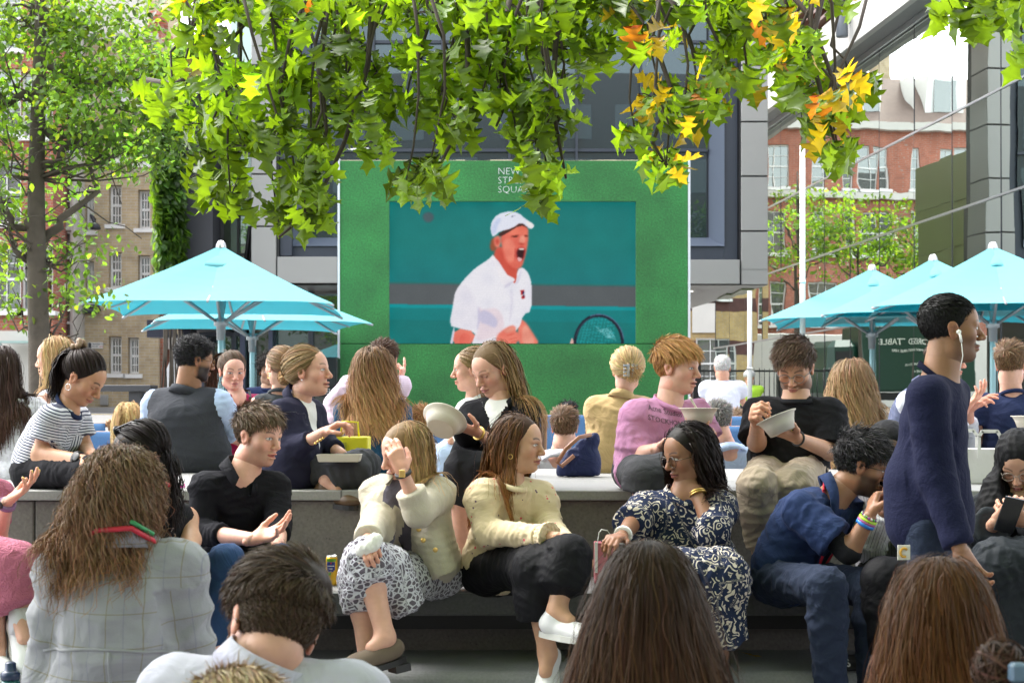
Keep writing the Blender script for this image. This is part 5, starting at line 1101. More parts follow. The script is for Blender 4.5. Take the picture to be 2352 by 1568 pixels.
def hand_chunk(w_, pd, pn, ts, curl, skin, sc=1.0, thumb=.35, spread=.12, h=.0036, nails=None):
    pd = nrm(pd); pn = nrm(np.asarray(pn)-pd*np.dot(pn,pd)); sd_ = np.cross(pd, pn)*ts; G = Field(h*max(sc,.9)); cu = list(curl) if isinstance(curl,(list,tuple)) else [curl]*4
    nailp = []
    for i, (lo_, kl) in enumerate(((.027,.088),(.009,.092),(-.0095,.087),(-.027,.078))):
        b = w_+(pd*.012+sd_*lo_*.55)*sc; kn = w_+(pd*kl+sd_*lo_-pn*.004)*sc; G.cap(b, kn, .0135*sc, .0115*sc, .014*sc, (pn, 1.1))
        d0 = nrm(pd+sd_*(lo_/.027)*spread); ang = 0; p = kn
        for j, l in enumerate(FL[i]):
            ang += cu[i]*R((62,80,45)[j])+R((6,8,4)[j]); d = d0*math.cos(ang)+pn*math.sin(ang); q = p+d*l*sc
            G.cap(p, q, (.0098,.0088,.0080)[j]*sc*(.9 if i == 3 else 1), (.0088,.0080,.0066)[j]*sc*(.9 if i == 3 else 1), .006*sc); p = q
        nailp.append((p, pn*math.cos(ang)-d0*math.sin(ang)))
    b = w_+(pd*.02+sd_*.018)*sc; d1 = nrm(pd*.62+sd_*.75+pn*(.15+thumb*.5)); k1 = b+d1*.042*sc; d2 = nrm(pd*.85+sd_*(.5-thumb*.7)+pn*(.15+thumb*.7)); k2 = k1+d2*.034*sc; d3 = nrm(pd*.95+sd_*(.35-thumb*.9)+pn*(.2+thumb*.7)); k3 = k2+d3*.026*sc
    G.cap(b, k1, .0155*sc, .012*sc, .016*sc); G.cap(k1, k2, .0108*sc, .0098*sc, .006*sc); G.cap(k2, k3, .0098*sc, .0078*sc, .005*sc)
    G.cap(w_-pd*.02*sc, w_+pd*.025*sc, .0215*sc, .0225*sc, .012*sc, (pn, 1.25))
    V, Q = G.mesh(); sk = np.array(skin); col = np.repeat(sk[None]*np.array([1.02,.93,.9]), len(V), 0)
    for p, nn in nailp+[(k3, pn)]:
        d = np.linalg.norm(V-(p-nn*.004*sc), axis=1); wt = (np.clip(1-d/(.0075*sc),0,1)*1.6).clip(0,1)[:,None]; nc = np.array(nails) if nails else sk*np.array([1.12,1.0,1.0]); col = col*(1-wt)+nc*wt
    return V, Q, np.concatenate([col, np.ones((len(V),1))], 1)
def ribbons(name, ST, width, base, parent, center, var=.25, tipcol=None, seed=1, taper=.35, extra=None, tipmix=None, twist=.5, mat=None):
    """strands (n, m, 3) as slim ribbons plus an optional solid under-layer (V, Q)"""
    g = np.random.default_rng(seed); n, m, _ = ST.shape; T = np.gradient(ST, axis=1); T /= np.linalg.norm(T,axis=2)[:,:,None]+1e-9
    ctr = np.array(center)[None,None]+0*ST; ctr[:,:,2] = np.minimum(ctr[:,:,2], np.maximum(ST[:,:,2], -9)); O = ST-ctr; O /= np.linalg.norm(O,axis=2)[:,:,None]+1e-9
    O = O + g.normal(0, twist, (n,1,3)); Wd = np.cross(T, O); Wd /= np.linalg.norm(Wd,axis=2)[:,:,None]+1e-9
    tt = np.linspace(0,1,m); prof = (1-(1-taper)*tt**2)*np.minimum(1, .6+tt*3); wv = width*g.uniform(.6,1.35,(n,1,1))*prof[None,:,None]*.5
    V = np.stack([ST-Wd*wv, ST+Wd*wv], 2).reshape(-1,3); i = np.arange(n)[:,None]*m*2; j = np.arange(m-1)[None]*2; b = (i+j).ravel(); Q = np.stack([b, b+1, b+3, b+2], 1)
    base = np.array(base, float); tipc = base if tipcol is None else np.array(tipcol, float)
    k = tt[None,:,None] if tipmix is None else tipmix(ST)[:,:,None]
    c = (base[None,None]*(1-k)+tipc[None,None]*k)*np.exp(g.normal(0,var,(n,1,1)))*(1+.08*g.normal(0,1,(n,1,3))); c = np.clip(np.repeat(c[:,:,None,:],2,2).reshape(-1,3),0,1)
    if extra is not None:
        EV, EQ, ec = extra; Q = np.concatenate([Q, EQ+len(V)]); V = np.concatenate([V, EV]); c = np.concatenate([c, ec])
    return mk(name, V, Q, mat or m_hair, parent, smooth=True, attrs={'hc': ('FLOAT_COLOR', np.concatenate([c, np.ones((len(c),1))],1))})
ZL = [-.09,-.06,-.03,0,.03,.055,.075,.095,.12]
def ylim(z, up=0.0): return np.interp(z-up, ZL, [-.06,-.035,-.022,.012,.040,.058,.072,.086,.2])
EC, ER = np.array([0,-.015,.035]), np.array([.0755,.096,.083])
def scalp(n, g, zmin=-.06, up=0.0, back=0.0):
    d = g.normal(0,1,(n*3,3)); d /= np.linalg.norm(d,axis=1)[:,None]; q = EC+d*(ER+.003); ok = (q[:,1] < ylim(q[:,2], up)) & (q[:,2] > zmin-.25*np.maximum(q[:,1],-.03)-.0) ; q, d = q[ok][:n], d[ok][:n]; nn = d/ER; return q, nn/np.linalg.norm(nn,axis=1)[:,None]
def cap_mesh(thick, h=.005, zmin=-.06, up=0.0, bump=.003, seed=1, top=None, flatback=0):
    lo, hi = np.array([-.115,-.15,-.12]), np.array([.115,.12,.17]); n = np.ceil((hi-lo)/h).astype(int)+1; ax = [lo[i]+h*np.arange(n[i]) for i in range(3)]
    X, Y, Z = np.meshgrid(*ax, indexing='ij'); u = (np.stack([X,Y,Z],-1)-EC)/ER; k0 = np.sqrt((u**2).sum(-1)); k1 = np.sqrt(((u/ER)**2).sum(-1))+1e-9
    t_ = thick + (0 if top is None else (top-thick)*sm(Z, .03, .10))
    fz = folds(np.stack([X,Y,Z],-1).reshape(-1,3), seed, .05).reshape(X.shape)*bump
    d = k0*(k0-1)/k1-t_-fz; d = np.maximum(d, (Y-ylim(Z, up))*.7); d = np.maximum(d, (zmin-.25*np.maximum(Y,-.03)-Z)*.8); d = np.maximum(d, -(k0*(k0-1)/k1+.004))
    V, Q = surfnets(d.astype(np.float32), lo, h); return relax(V, Q, 1, .4), Q
def push_out(p, cols):
    for q in cols:
        if q[0] == 'e':
            c, r, A, off = q[1:]; u = ((p-c)@A.T)/(r+off); k = np.linalg.norm(u,axis=-1); ins = k < 1
            pp = c+((u/np.maximum(k,1e-6)[...,None])*(r+off))@A; p = np.where(ins[...,None], pp, p)
        else:
            a, b, r, off = q[1:]; ba = b-a; t = np.clip(((p-a)@ba)/(ba@ba+1e-9),0,1); d = p-a-t[...,None]*ba; l = np.linalg.norm(d,axis=-1); ins = l < r+off
            p = np.where(ins[...,None], p+d/np.maximum(l,1e-6)[...,None]*(r+off-l)[...,None], p)
    return p
def simulate(roots, d0, Ls, m, grav, stiff, cols, g, curl=0.0, cfreq=4.0, jit=.0):
    n = len(roots); p = roots.copy(); d = d0.copy(); out = [p.copy()]; ph = g.uniform(0,6.28,n); fr = cfreq*g.uniform(.8,1.25,n); a1 = g.normal(0,1,(n,3)); 
    for i in range(1, m):
        t = i/(m-1); d = d*stiff+np.atleast_2d(grav)*(1-stiff)+g.normal(0,jit,(n,3)); d /= np.linalg.norm(d,axis=1)[:,None]; q = p+d*(Ls/(m-1))[:,None]; q2 = push_out(q, cols); d = q2-p; d /= np.linalg.norm(d,axis=1)[:,None]+1e-9; p = q2; out.append(p.copy())
    S_ = np.stack(out, 1)
    if curl:
        t = np.linspace(0,1,m)[None]; w1 = np.sin(ph[:,None]+t*fr[:,None]*6.28)*curl*np.minimum(1,t*2.2); w2 = np.cos(ph[:,None]+t*fr[:,None]*6.28)*curl*np.minimum(1,t*2.2)
        T = np.gradient(S_,axis=1); T /= np.linalg.norm(T,axis=2)[:,:,None]+1e-9; s1 = np.cross(T, a1[:,None]); s1 /= np.linalg.norm(s1,axis=2)[:,:,None]+1e-9; s2 = np.cross(T, s1); S_ = S_+s1*w1[:,:,None]+s2*w2[:,:,None]
    return S_
def make_hair(par, c, A, sc, hs, cols, seed, lod=1.0):
    """hs: style, col, tip, n, w, len ..."""
    g = np.random.default_rng(seed); st = hs['style']; col = np.array(hs['col']); n = int(hs.get('n',1500)*lod*1.75); w_ = hs.get('w',.0042)*.66; up = hs.get('up',0.0)
    def W(q): return c+sc*(q@A)
    q, nn = scalp(n, g, hs.get('zmin',-.055), up); n = len(q); rw, nw = W(q), nn@A; tl_ = np.array(hs.get('thick',.010)+(0 if hs.get('top') is None else (hs['top']-hs.get('thick',.010))*sm(q[:,2], .03, .10)))*np.ones(n)
    skull = ('e', c+sc*(EC@A), ER*sc, A, .0)
    thick = hs.get('thick', .010); CV, CQ = cap_mesh(thick, .005 if lod > .6 else .007, hs.get('zmin',-.055), up, hs.get('bump',.002), seed, hs.get('top'))
    ex = [W(CV), CQ]; ec = np.repeat((col*.75)[None], len(CV), 0)*np.exp(.25*folds(CV, seed+3, .02))[:,None]
    if st == 'short':
        top = sm(q[:,2], .035, .085); Lh = (hs.get('side',.022)*(1-top)+hs.get('len',.05)*top)*g.uniform(.75,1.25,n)
        comb = np.array(hs.get('comb',(.2,.8,.0))); dside = np.stack([0*top, -.45+0*top, -1+0*top],1); d = dside*(1-top)[:,None]+comb[None]*top[:,None]; d = d-nn*(d*nn).sum(1)[:,None]; d /= np.linalg.norm(d,axis=1)[:,None]+1e-9
        lift = hs.get('lift',.5)*(.25+.75*top); d0 = d+nn*lift[:,None]+g.normal(0,hs.get('mess',.22),(n,3)); d0 /= np.linalg.norm(d0,axis=1)[:,None]
        base = W(q+nn*(tl_*.86)[:,None]); ST = simulate(base, d0@A, Lh*sc, 6, -nw.mean(0)*0+np.array(hs.get('grav',(0,0,-.35))), hs.get('stiff',.82), [('e', skull[1], skull[2], A, thick*.95*sc)], g, hs.get('curl',0), hs.get('cfreq',1.2))
        return ribbons('hair', ST, w_, col, par, c, hs.get('var',.16), hs.get('tip'), seed, .4, (ex[0],ex[1],ec), twist=.6)
    if st == 'long':
        part = hs.get('part', 0.0); sgn = np.where(q[:,0] > part, 1.0, -1.0); back = hs.get('back', .5)
        d0 = np.stack([sgn*1.0, -back*np.ones(n), .05*np.ones(n)],1); d0 = d0-nn*(d0*nn).sum(1)[:,None]*.9; lowb = sm(-q[:,2], -.05, .03); d0 = d0*(1-lowb)[:,None]+np.array([0,-.2,-1.0])*lowb[:,None]; d0 += g.normal(0,.06,(n,3)); d0 /= np.linalg.norm(d0,axis=1)[:,None]
        if hs.get('crown'):
            d0 = q-np.array([0,-.035,.125]); d0 = d0-nn*(d0*nn).sum(1)[:,None]; d0 += g.normal(0,.01,(n,3)); d0 /= np.linalg.norm(d0,axis=1)[:,None]
        Lh = hs['len']*g.uniform(hs.get('lmin',.80),1.06,n)*sc; gl = np.repeat(np.array(hs.get('grav',(0,0,-1.)))[None],n,0)+hs.get('flare',0.0)*(q[:,:1]/.075)*A[0][None]
        grp = g.integers(0,3,n); parts = []
        for k in range(3):
            m_ = grp == k; cs = [('e', skull[1], skull[2], A, (.006+hs.get('vol',.012)*(k+.5)/3)*sc)]+[(*cc[:-1], cc[-1]+.004*k) for cc in cols]
            parts.append(simulate(rw[m_]+nw[m_]*.004, (d0@A)[m_], Lh[m_], hs.get('m',16), gl[m_], hs.get('stiff',.50), cs, g, hs.get('curl',.004), hs.get('cfreq',2.5), hs.get('jit',.03)))
        fl_ = g.integers(0,n,max(6,n//70)); parts.append(simulate(rw[fl_]+nw[fl_]*.004, (d0@A)[fl_]+g.normal(0,.15,(len(fl_),3)), Lh[fl_]*g.uniform(.3,.8,len(fl_)), hs.get('m',16), gl[fl_], .60, [('e', skull[1], skull[2], A, .024*sc)]+[(*cc[:-1], cc[-1]+.010) for cc in cols], g, .006, 1.6, .06))
        ST = np.concatenate(parts); lc = ((ST-c)@A.T)/sc; bad = ((lc[:,:,1] > .030) & (np.abs(lc[:,:,0]) < .088) & (lc[:,:,2] < .035) & (lc[:,:,2] > -.20)) | ((lc[:,:,1] > .078) & (lc[:,:,2] < .075)); ST = ST[~bad.any(1)]; tm = hs.get('tipmix')
        return ribbons('hair', ST, w_, col, par, c, hs.get('var',.12), hs.get('tip'), seed, .5, (ex[0],ex[1],ec), twist=hs.get('twist',.35))
    if st == 'tied':
        tie = np.array(hs['tie']); m = 9; td = (tie-EC)/ER; tn = td/np.linalg.norm(td); rd = (q-EC)/ER; rd /= np.linalg.norm(rd,axis=1)[:,None]; om = np.arccos(np.clip(rd@tn,-1,1)); t = np.linspace(0,1,m)
        S_ = (np.sin((1-t)[None]*om[:,None])[:,:,None]*rd[:,None]+np.sin(t[None]*om[:,None])[:,:,None]*tn[None,None])/(np.sin(om)[:,None,None]+1e-6)
        rad = ER+(.008+.010*np.sin(t*np.pi))[None,:,None]*g.uniform(.6,1.2,(n,1,1))*hs.get('puff',1.0); S_ = EC+S_*rad; S_ += np.cumsum(g.normal(0,.0008,S_.shape),axis=1); ST = W(S_.reshape(-1,3)).reshape(S_.shape)
        o = ribbons('hair', ST, w_, col, par, c, hs.get('var',.22), hs.get('tip'), seed, .8, (ex[0],ex[1],ec), twist=.3)
        tw_ = W(tie[None])[0]
        if hs.get('bun'):
            rb_ = hs['bun']; bc = W((tie*1.0+td/np.linalg.norm(td)*rb_*.7)[None])[0]; nb = 300; m = 12; a = g.uniform(0,6.28,nb); ax_ = g.normal(0,1,(nb,3)); ax_ /= np.linalg.norm(ax_,axis=1)[:,None]; t = np.linspace(0,3.6,m)
            e1 = np.cross(ax_, g.normal(0,1,(nb,3))); e1 /= np.linalg.norm(e1,axis=1)[:,None]; e2 = np.cross(ax_, e1); rr = rb_*sc*g.uniform(.6,1.15,(nb,1,1)); hh = g.normal(0,.3,(nb,1,1))*rb_*sc
            B = bc+ax_[:,None]*hh+(e1[:,None]*np.cos(t)[None,:,None]+e2[:,None]*np.sin(t)[None,:,None])*rr
            G = Field(.005); G.ell(bc, np.array([1,1,1])*rb_*.85*sc); V, Q = G.mesh(); ribbons('hair_bun', B, w_*1.1, col*hs.get('bunf',1.0), par, bc, .3, None, seed+1, .7, (V, Q, np.repeat((col*.7)[None],len(V),0)))
        if hs.get('tail'):
            nt_ = int(hs.get('tn',420)*lod); r0 = tw_+g.normal(0,hs.get('tw',.014),(nt_,3))*sc; dd = nrm(np.array(hs.get('tdir',(0,-1,-.2)))@A); ST = simulate(r0, dd[None]+g.normal(0,.12,(nt_,3)), hs['tail']*g.uniform(.75,1.05,nt_)*sc, 14, np.array(hs.get('tgrav',(0,0,-1))), .72, [(*skull[:4], .014)]+cols, g, hs.get('curl',.006), 2.2, .03)
            ribbons('ponytail', ST, w_*1.15, col, par, c, .28, hs.get('ttip'), seed+2, .5)
        return o
# ---- clothes
def cloth(name, col, rough=.85, sheen=.12, pat=None, weave=380, wb=.12, var=.10, inner=None, V=None, wr=.35, wsc=9):
    """fabric with creases; pat draws a printed or woven pattern in the garment's own coordinates 'tl'"""
    m, n, b = newmat(name); tc = N(n, 'ShaderNodeTexCoord'); at = N(n, 'ShaderNodeAttribute', attribute_name='tl'); sp = N(n, 'ShaderNodeSeparateXYZ'); L(n, at.outputs['Vector'], sp.inputs[0])
    nz = N(n, 'ShaderNodeTexNoise', i_Scale=8, i_Detail=5); L(n, tc.outputs['Object'], nz.inputs['Vector']); c = col
    if pat: c = pat(n, sp, at, tc, col)
    if inner:   # open front: another garment shows in a V below the neck
        z0, slope, icol = inner; w_ = mathn(n, 'MULTIPLY', mathn(n, 'ADD', sp.outputs[2], -z0), slope); msk = mathn(n, 'MULTIPLY', mathn(n, 'LESS_THAN', mathn(n,'ABSOLUTE',sp.outputs[0]), w_), mathn(n, 'GREATER_THAN', sp.outputs[1], 0.0)); c = mixrgb(n, msk, c, icol)
    f = mathn(n, 'MULTIPLY_ADD', nz.outputs['Fac'], 2*var, 1-var); v = N(n, 'ShaderNodeVectorMath', operation='SCALE'); L(n, f, v.inputs['Scale'])
    if hasattr(c, 'links'): L(n, c, v.inputs[0])
    else: v.inputs[0].default_value = c
    L(n, v.outputs[0], b.inputs['Base Color']); b.inputs['Roughness'].default_value = rough; b.inputs['Sheen Weight'].default_value = sheen*min(1, max(col)*2.2); b.inputs['Specular IOR Level'].default_value = .10
    w2 = N(n, 'ShaderNodeTexNoise', i_Scale=wsc, i_Detail=3, i_Distortion=1.2); L(n, tc.outputs['Object'], w2.inputs['Vector']); w3 = N(n, 'ShaderNodeTexNoise', i_Scale=weave, i_Detail=1); L(n, tc.outputs['Object'], w3.inputs['Vector'])
    rd = mathn(n, 'ABSOLUTE', mathn(n, 'SUBTRACT', w2.outputs['Fac'], .5))
    bp = N(n, 'ShaderNodeBump', i_Strength=wr, i_Distance=.03); L(n, rd, bp.inputs['Height']); b2 = N(n, 'ShaderNodeBump', i_Strength=wb, i_Distance=.003); L(n, w3.outputs['Fac'], b2.inputs['Height']); L(n, bp.outputs[0], b2.inputs['Normal']); L(n, b2.outputs[0], b.inputs['Normal'])
    return m
def pat_stripes(c2, per=.014, duty=.45):
    def f(n, sp, at, tc, col): return mixrgb(n, mathn(n, 'LESS_THAN', mathn(n, 'FRACT', mathn(n, 'DIVIDE', sp.outputs[2], per)), duty), col, c2)
    return f
def pat_grid(c2, px_=.062, pz=.062, th=.045, c3=None):
    def f(n, sp, at, tc, col):
        a = mathn(n, 'LESS_THAN', mathn(n, 'FRACT', mathn(n, 'DIVIDE', sp.outputs[0], px_)), th); b = mathn(n, 'LESS_THAN', mathn(n, 'FRACT', mathn(n, 'DIVIDE', sp.outputs[2], pz)), th); c = mathn(n, 'LESS_THAN', mathn(n, 'FRACT', mathn(n, 'DIVIDE', mathn(n,'ADD',sp.outputs[0],px_/2), px_)), th)
        o = mixrgb(n, mathn(n,'MULTIPLY',b,.75), col, c2); o = mixrgb(n, mathn(n,'MULTIPLY',a,.75), o, c2); return mixrgb(n, mathn(n,'MULTIPLY',c,.45), o, c3 or c2)
    return f
def pat_cells(c2, sc=45, th=.28, c3=None, edge=False, stretch=(1,1,1)):
    def f(n, sp, at, tc, col):
        mp = N(n, 'ShaderNodeMapping'); mp.inputs['Scale'].default_value = stretch; L(n, at.outputs['Vector'], mp.inputs['Vector']); v = N(n, 'ShaderNodeTexVoronoi', i_Scale=sc); v.feature = 'DISTANCE_TO_EDGE' if edge else 'F1'; L(n, mp.outputs[0], v.inputs['Vector'])
        k = mathn(n, 'GREATER_THAN' if edge else 'LESS_THAN', v.outputs['Distance'], th); o = mixrgb(n, k, col, c2)
        if c3:
            v2 = N(n, 'ShaderNodeTexVoronoi', i_Scale=sc*.8); L(n, at.outputs['Vector'], v2.inputs['Vector']); o = mixrgb(n, mathn(n, 'LESS_THAN', v2.outputs['Distance'], th*.6), o, c3)
        return o
    return f
def pat_leafprint(c2, sc=22):
    def f(n, sp, at, tc, col):
        ns = N(n, 'ShaderNodeTexNoise', i_Scale=sc*.7, i_Detail=1); L(n, at.outputs['Vector'], ns.inputs['Vector']); va = N(n, 'ShaderNodeVectorMath', operation='MULTIPLY_ADD'); va.inputs[1].default_value = (.05,.05,.05); L(n, ns.outputs['Color'], va.inputs[0]); L(n, at.outputs['Vector'], va.inputs[2])
        v = N(n, 'ShaderNodeTexVoronoi', i_Scale=sc); v.feature = 'F1'; L(n, va.outputs[0], v.inputs['Vector']); rg = mathn(n, 'FRACT', mathn(n, 'MULTIPLY', v.outputs['Distance'], 3.4)); k = mathn(n, 'LESS_THAN', rg, .36); v2 = N(n, 'ShaderNodeTexVoronoi', i_Scale=sc*2.4); L(n, at.outputs['Vector'], v2.inputs['Vector']); k = mathn(n, 'MULTIPLY', k, mathn(n, 'GREATER_THAN', v2.outputs['Color'], .42)); return mixrgb(n, k, col, c2)
    return f
# ------------------------------------------------------------------ building one person
_pc = [0]
def solid(name, G, mat, parent, frame, amp=.004, wl=.12, seed=1, it=1, arms=(), legs=(), inflate=0.0, extra=()):
    """mesh a field, crease it and store garment coordinates"""
    V, Q = G.mesh(inflate); V = relax(V, Q, it, .4)
    S_, side, front, up = frame; q = V-S_; tl = np.stack([q@side, q@front, q@up], 1)
    best = np.full(len(V), 1e9)
    if arms or legs:
        best = np.abs(tl[:,0]*0)+1e9; hw = np.abs(tl[:,0])
        for i, (a, b, r) in enumerate(list(arms)+list(legs)):
            ba = b-a; l = np.linalg.norm(ba); dr = ba/l; t = (V-a)@dr; o = V-a-t[:,None]*dr; d = np.linalg.norm(o,axis=1); ok = (d < r) & (t > .02 if i < len(arms) else t > -.02) & (t < l+.08) & (d < best)
            e1 = nrm(np.cross(dr, front if abs(dr@front) < .9 else up)); e2 = np.cross(dr, e1); best = np.where(ok, d, best)
            tl[ok] = np.stack([(o@e1)[ok]+3*(i+1), -(np.abs((o@e2)[ok])), -t[ok]-.13*i], 1)
    if amp: fq = tl*np.array([.85,.85,1.35]); V = V+vnormals(V, Q)*(folds(fq, seed, wl*1.25)*amp*1.15+folds(fq, seed+31, wl*.5)*amp*.22)[:,None]
    for (EV, EQ) in extra: 
        tl = np.concatenate([tl, np.stack([(EV-S_)@side, (EV-S_)@front, (EV-S_)@up], 1)]); Q = np.concatenate([Q, EQ+len(V)]); V = np.concatenate([V, EV])
    return mk(name, V, Q, mat, parent, smooth=True, attrs={'tl': ('FLOAT_VECTOR', tl)})
def tubemesh(name, pts, r, mat, parent, n=8, **k):
    mb = MB(); mb.tube(pts, r, n); return mb.build(name, mat, parent)
def shoe(parent, an, toe, mat, sole=None, name='shoe', L_=.255, heel=.0, low=False, sc=1.0):
    an = np.array(an, float); f = nrm(toe-an); up = nrm(np.array([0,0,1.])-f*f[2]) if abs(f[2]) < .95 else np.array([0,-1.,0]); s_ = np.cross(f, up); A = np.stack([s_, f, up])
    G = Field(.005); c = an-up*.045*sc
    G.cap(c-f*.035*sc, c+f*.13*sc-up*.018*sc, .036*sc, .030*sc, .03, (s_, 1.0)); G.ell(c+f*.135*sc-up*.022*sc, np.array([.043,.065,.026])*sc, A, .03); G.ell(c+f*.06*sc-up*.02, np.array([.036,.10,.03])*sc, A, .02)
    if not low: G.cap(c-f*.02, an-up*.005, .040*sc, .041*sc, .02, None, True)
    G.cut(c-up*.048*sc, -up); V, Q = G.mesh(); V = relax(V, Q, 1, .4); o = mk(name, V, Q, mat, parent, smooth=True)
    mb = MB(); b = c-up*(.040 if sole is None else .032)*sc; n = 20; prof = []
    for k in range(n):
        a = 2*math.pi*k/n; y = math.cos(a); x = math.sin(a); prof.append(b+f*(.055+.135*y)*sc+s_*(.043+.006*y)*x*(1 if y > -.3 else .9)*sc)
    mb.prism(prof, -up*.022*sc)
    if sole is not None:
        m2 = MB()
        for k in range(5):
            y_, z_ = .035+.020*k, .010-.0068*k; m2.tube([c+f*y_*sc+s_*x_*sc+up*(z_-abs(x_)**2*9)*sc for x_ in (-.024,-.012,0,.012,.024)], .0028, 5)
        m2.build('laces', pm('lace_grey',(.42,.42,.44),.8), o)
    if heel: mb.obox(b-f*.045-up*(.022+heel/2), s_, f, up, .03,.032,heel/2)
    mb.build('sole', sole or black, o); return o
def glasses(parent, c, A, sc, col, rim=.0022, sun=False, dz=0.0, dy=0.0, lensr=(.0235,.019)):
    def W(x,y,z): return c+sc*(A[0]*x+A[1]*(y+dy)+A[2]*(z+dz))
    mb = MB(); mt = MC.get(('gl',col)) or pm('spectacle_%d' % (len(MC)), col, .25, .1, 40); MC[('gl',col)] = mt
    for s_ in (-1,1):
        ring = [W(s_*.0335+lensr[0]*math.cos(a)*(abs(math.cos(a))**-.12 if abs(math.cos(a))>.05 else 1), .104-.25*abs(.5*math.cos(a)*.02), -.004+lensr[1]*math.sin(a)) for a in np.linspace(0,2*math.pi,21)]
        mb.tube(ring, rim, 6)
        mb.tube([W(s_*.0575,.100,.004), W(s_*.074,.06,.004), W(s_*.082,.0,.004), W(s_*.083,-.02,-.006), W(s_*.081,-.03,-.016)], rim*.95, 6)
    mb.tube([W(-.011,.106,.001), W(0,.109,.003), W(.011,.106,.001)], rim, 6)
    g_ = mb.build('glasses', mt, parent)
    if sun:
        mb = MB()
        for s_ in (-1,1): mb.add([W(s_*.0335+lensr[0]*math.cos(a), .1035, -.004+lensr[1]*math.sin(a)) for a in np.linspace(0,2*math.pi,17)[:-1]], [tuple(range(16))])
        mb.build('lens', pm('dark_lens',(.01,.01,.012),.1), g_)
    return g_
def person(label, D, head, sh, hp, arms, legs=None, skin=FAIR, face=None, hair=None, top=None, bottom=None, by=0, fem=False, g=1.0, hsc=1.0, vox=.0075, shoes=None, curv=.02, dc=None, hw=None, ww=None, belly=0.0, bust=None, group=None, lod=1.0, hv=.003, coll=True, nails=None, hipz=0.0, neckr=None, arm_r=1.0, leg_r=1.0):
    """joints are (column, row, depth offset) readings; D is the depth of the person"""
    _pc[0] += 1; seed = _pc[0]*7; top_all = top
    def J(p): return P(p[0], p[1], D+(p[2] if len(p) > 2 else 0))
    hc = J(head); A = headframe(*head[3:6]); sh = [J(p) for p in sh]; hp = [J(p) for p in hp]
    S_, H = (sh[0]+sh[1])/2, (hp[0]+hp[1])/2; up = nrm(S_-H); side = nrm(sh[1]-sh[0]); side = nrm(side-up*(side@up)); front = np.cross(side, up); fw = np.array([math.sin(R(by)), -math.cos(R(by)), 0])
    if front@fw < 0: front = -front
    TL = np.linalg.norm(S_-H); SW = np.linalg.norm(sh[1]-sh[0])/2
    if SW < .10: SW = .15 if fem else .17
    dc = dc or (.091 if fem else .106); ww = ww or (.108 if fem else .132); hw = hw or (.152 if fem else .150); hsc = hsc*.945
    frame = (S_, side, front, up); AX = np.stack([side, front, up])
    spine = lambda t, off=1.0: S_*(1-t)+H*t-front*curv*off*4*t*(1-t)
    neck0 = S_+up*.058
    root = empty('person', (H[0], H[1], min(hp[0][2],hp[1][2])-.1), label, 'person', group)
    arms = [(J(a[0]), J(a[1]), a[2] if len(a) > 2 else None) if a else None for a in arms]
    legs = [tuple(J(q) for q in l) for l in legs] if legs else None
    def torso(G, e, hips=True, slv=1):
        ins = .16 if slv == 0 else 0; G.cap(sh[0]*(1-ins)+sh[1]*ins, sh[1]*(1-ins)+sh[0]*ins, .046*g+e*.7, .046*g+e*.7, .05)
        G.ell(spine(.26), (SW*.88+e, dc*g+e, TL*.36+e), AX, .07); G.ell(spine(.66), (ww*g+e, dc*.88*g+e, TL*.32+e), AX, .08)
        if hips: G.ell(spine(.98)+up*.02, (hw*g+e, .106*g+e, .110+e), AX, .08)
        b_ = (.051 if bust is None else bust) if fem else 0
        if b_:
            for s_ in (-1,1): G.ell(spine(.37)+side*s_*.072*g+front*(dc*g*.80), (b_*1.05+e*.6, b_+e*.6, b_*1.0+e*.6), AX, .05)
        if belly: G.ell(spine(.72)+front*(belly*.6), (ww*g*.95+e, dc*.75*g+belly*.55+e, TL*.27+e), AX, .08)
        nb = hc-A[2]*.07*hsc-A[1]*.02
        for s_ in (0,1): G.cap(neck0-up*.052, sh[s_]*.80+S_*.20+up*.004, .042*g+e*.6, .040*g+e*.7, .045)
    ra, rm, rw_ = .046*g*arm_r, .038*g*arm_r, .0265*arm_r
    if fem: ra, rm, rw_ = ra*.88, rm*.88, rw_*.9
    lh, lk, la = (.070*g*leg_r, .053*leg_r, .037*leg_r) if not fem else (.069*g*leg_r, .051*leg_r, .034*leg_r)
    # body
    G = Field(vox); torso(G, -.012)
    for i, a in enumerate(arms):
        if a is None: continue
        el, wr, hd = a; G.cap(sh[i], el, ra*.95, rm, .03); G.cap(el, wr, rm*1.02, rw_, .02)
    if legs:
        for i, l in enumerate(legs):
            G.cap(hp[i], l[0], lh*.95, lk, .04); m_ = l[0]*.70+l[1]*.30; G.cap(l[0], m_, lk*.95, lk*.93, .02); G.cap(m_, l[1], lk*.93, la, .03)
            if len(l) > 2: G.cap(l[1], l[1]+nrm(l[2]-l[1])*.06-np.array([0,0,.025]), la*.95, .026, .03)
    nr = neckr or ((.048 if fem else .058)*min(1.12, max(1,g*.97)))
    hb = hc-A[2]*.055*hsc-A[1]*.022*hsc; G.cap(neck0-up*.02, hb, nr*1.1, nr*.96, .04)
    V, Q = G.mesh(); V = relax(V, Q, 2, .4); C = np.repeat(np.array([*skin,1.0])[None], len(V), 0)
    face = dict(face or {}); face['fem'] = fem; face['neckpt'] = neck0*.35+hb*.65
    V2, Q2, C2 = head_chunk(hc, A, hsc, skin, face, hv); Vs, Qs, Cs = [V,V2], [Q,Q2+len(V)], [C,C2]; off = len(V)+len(V2)
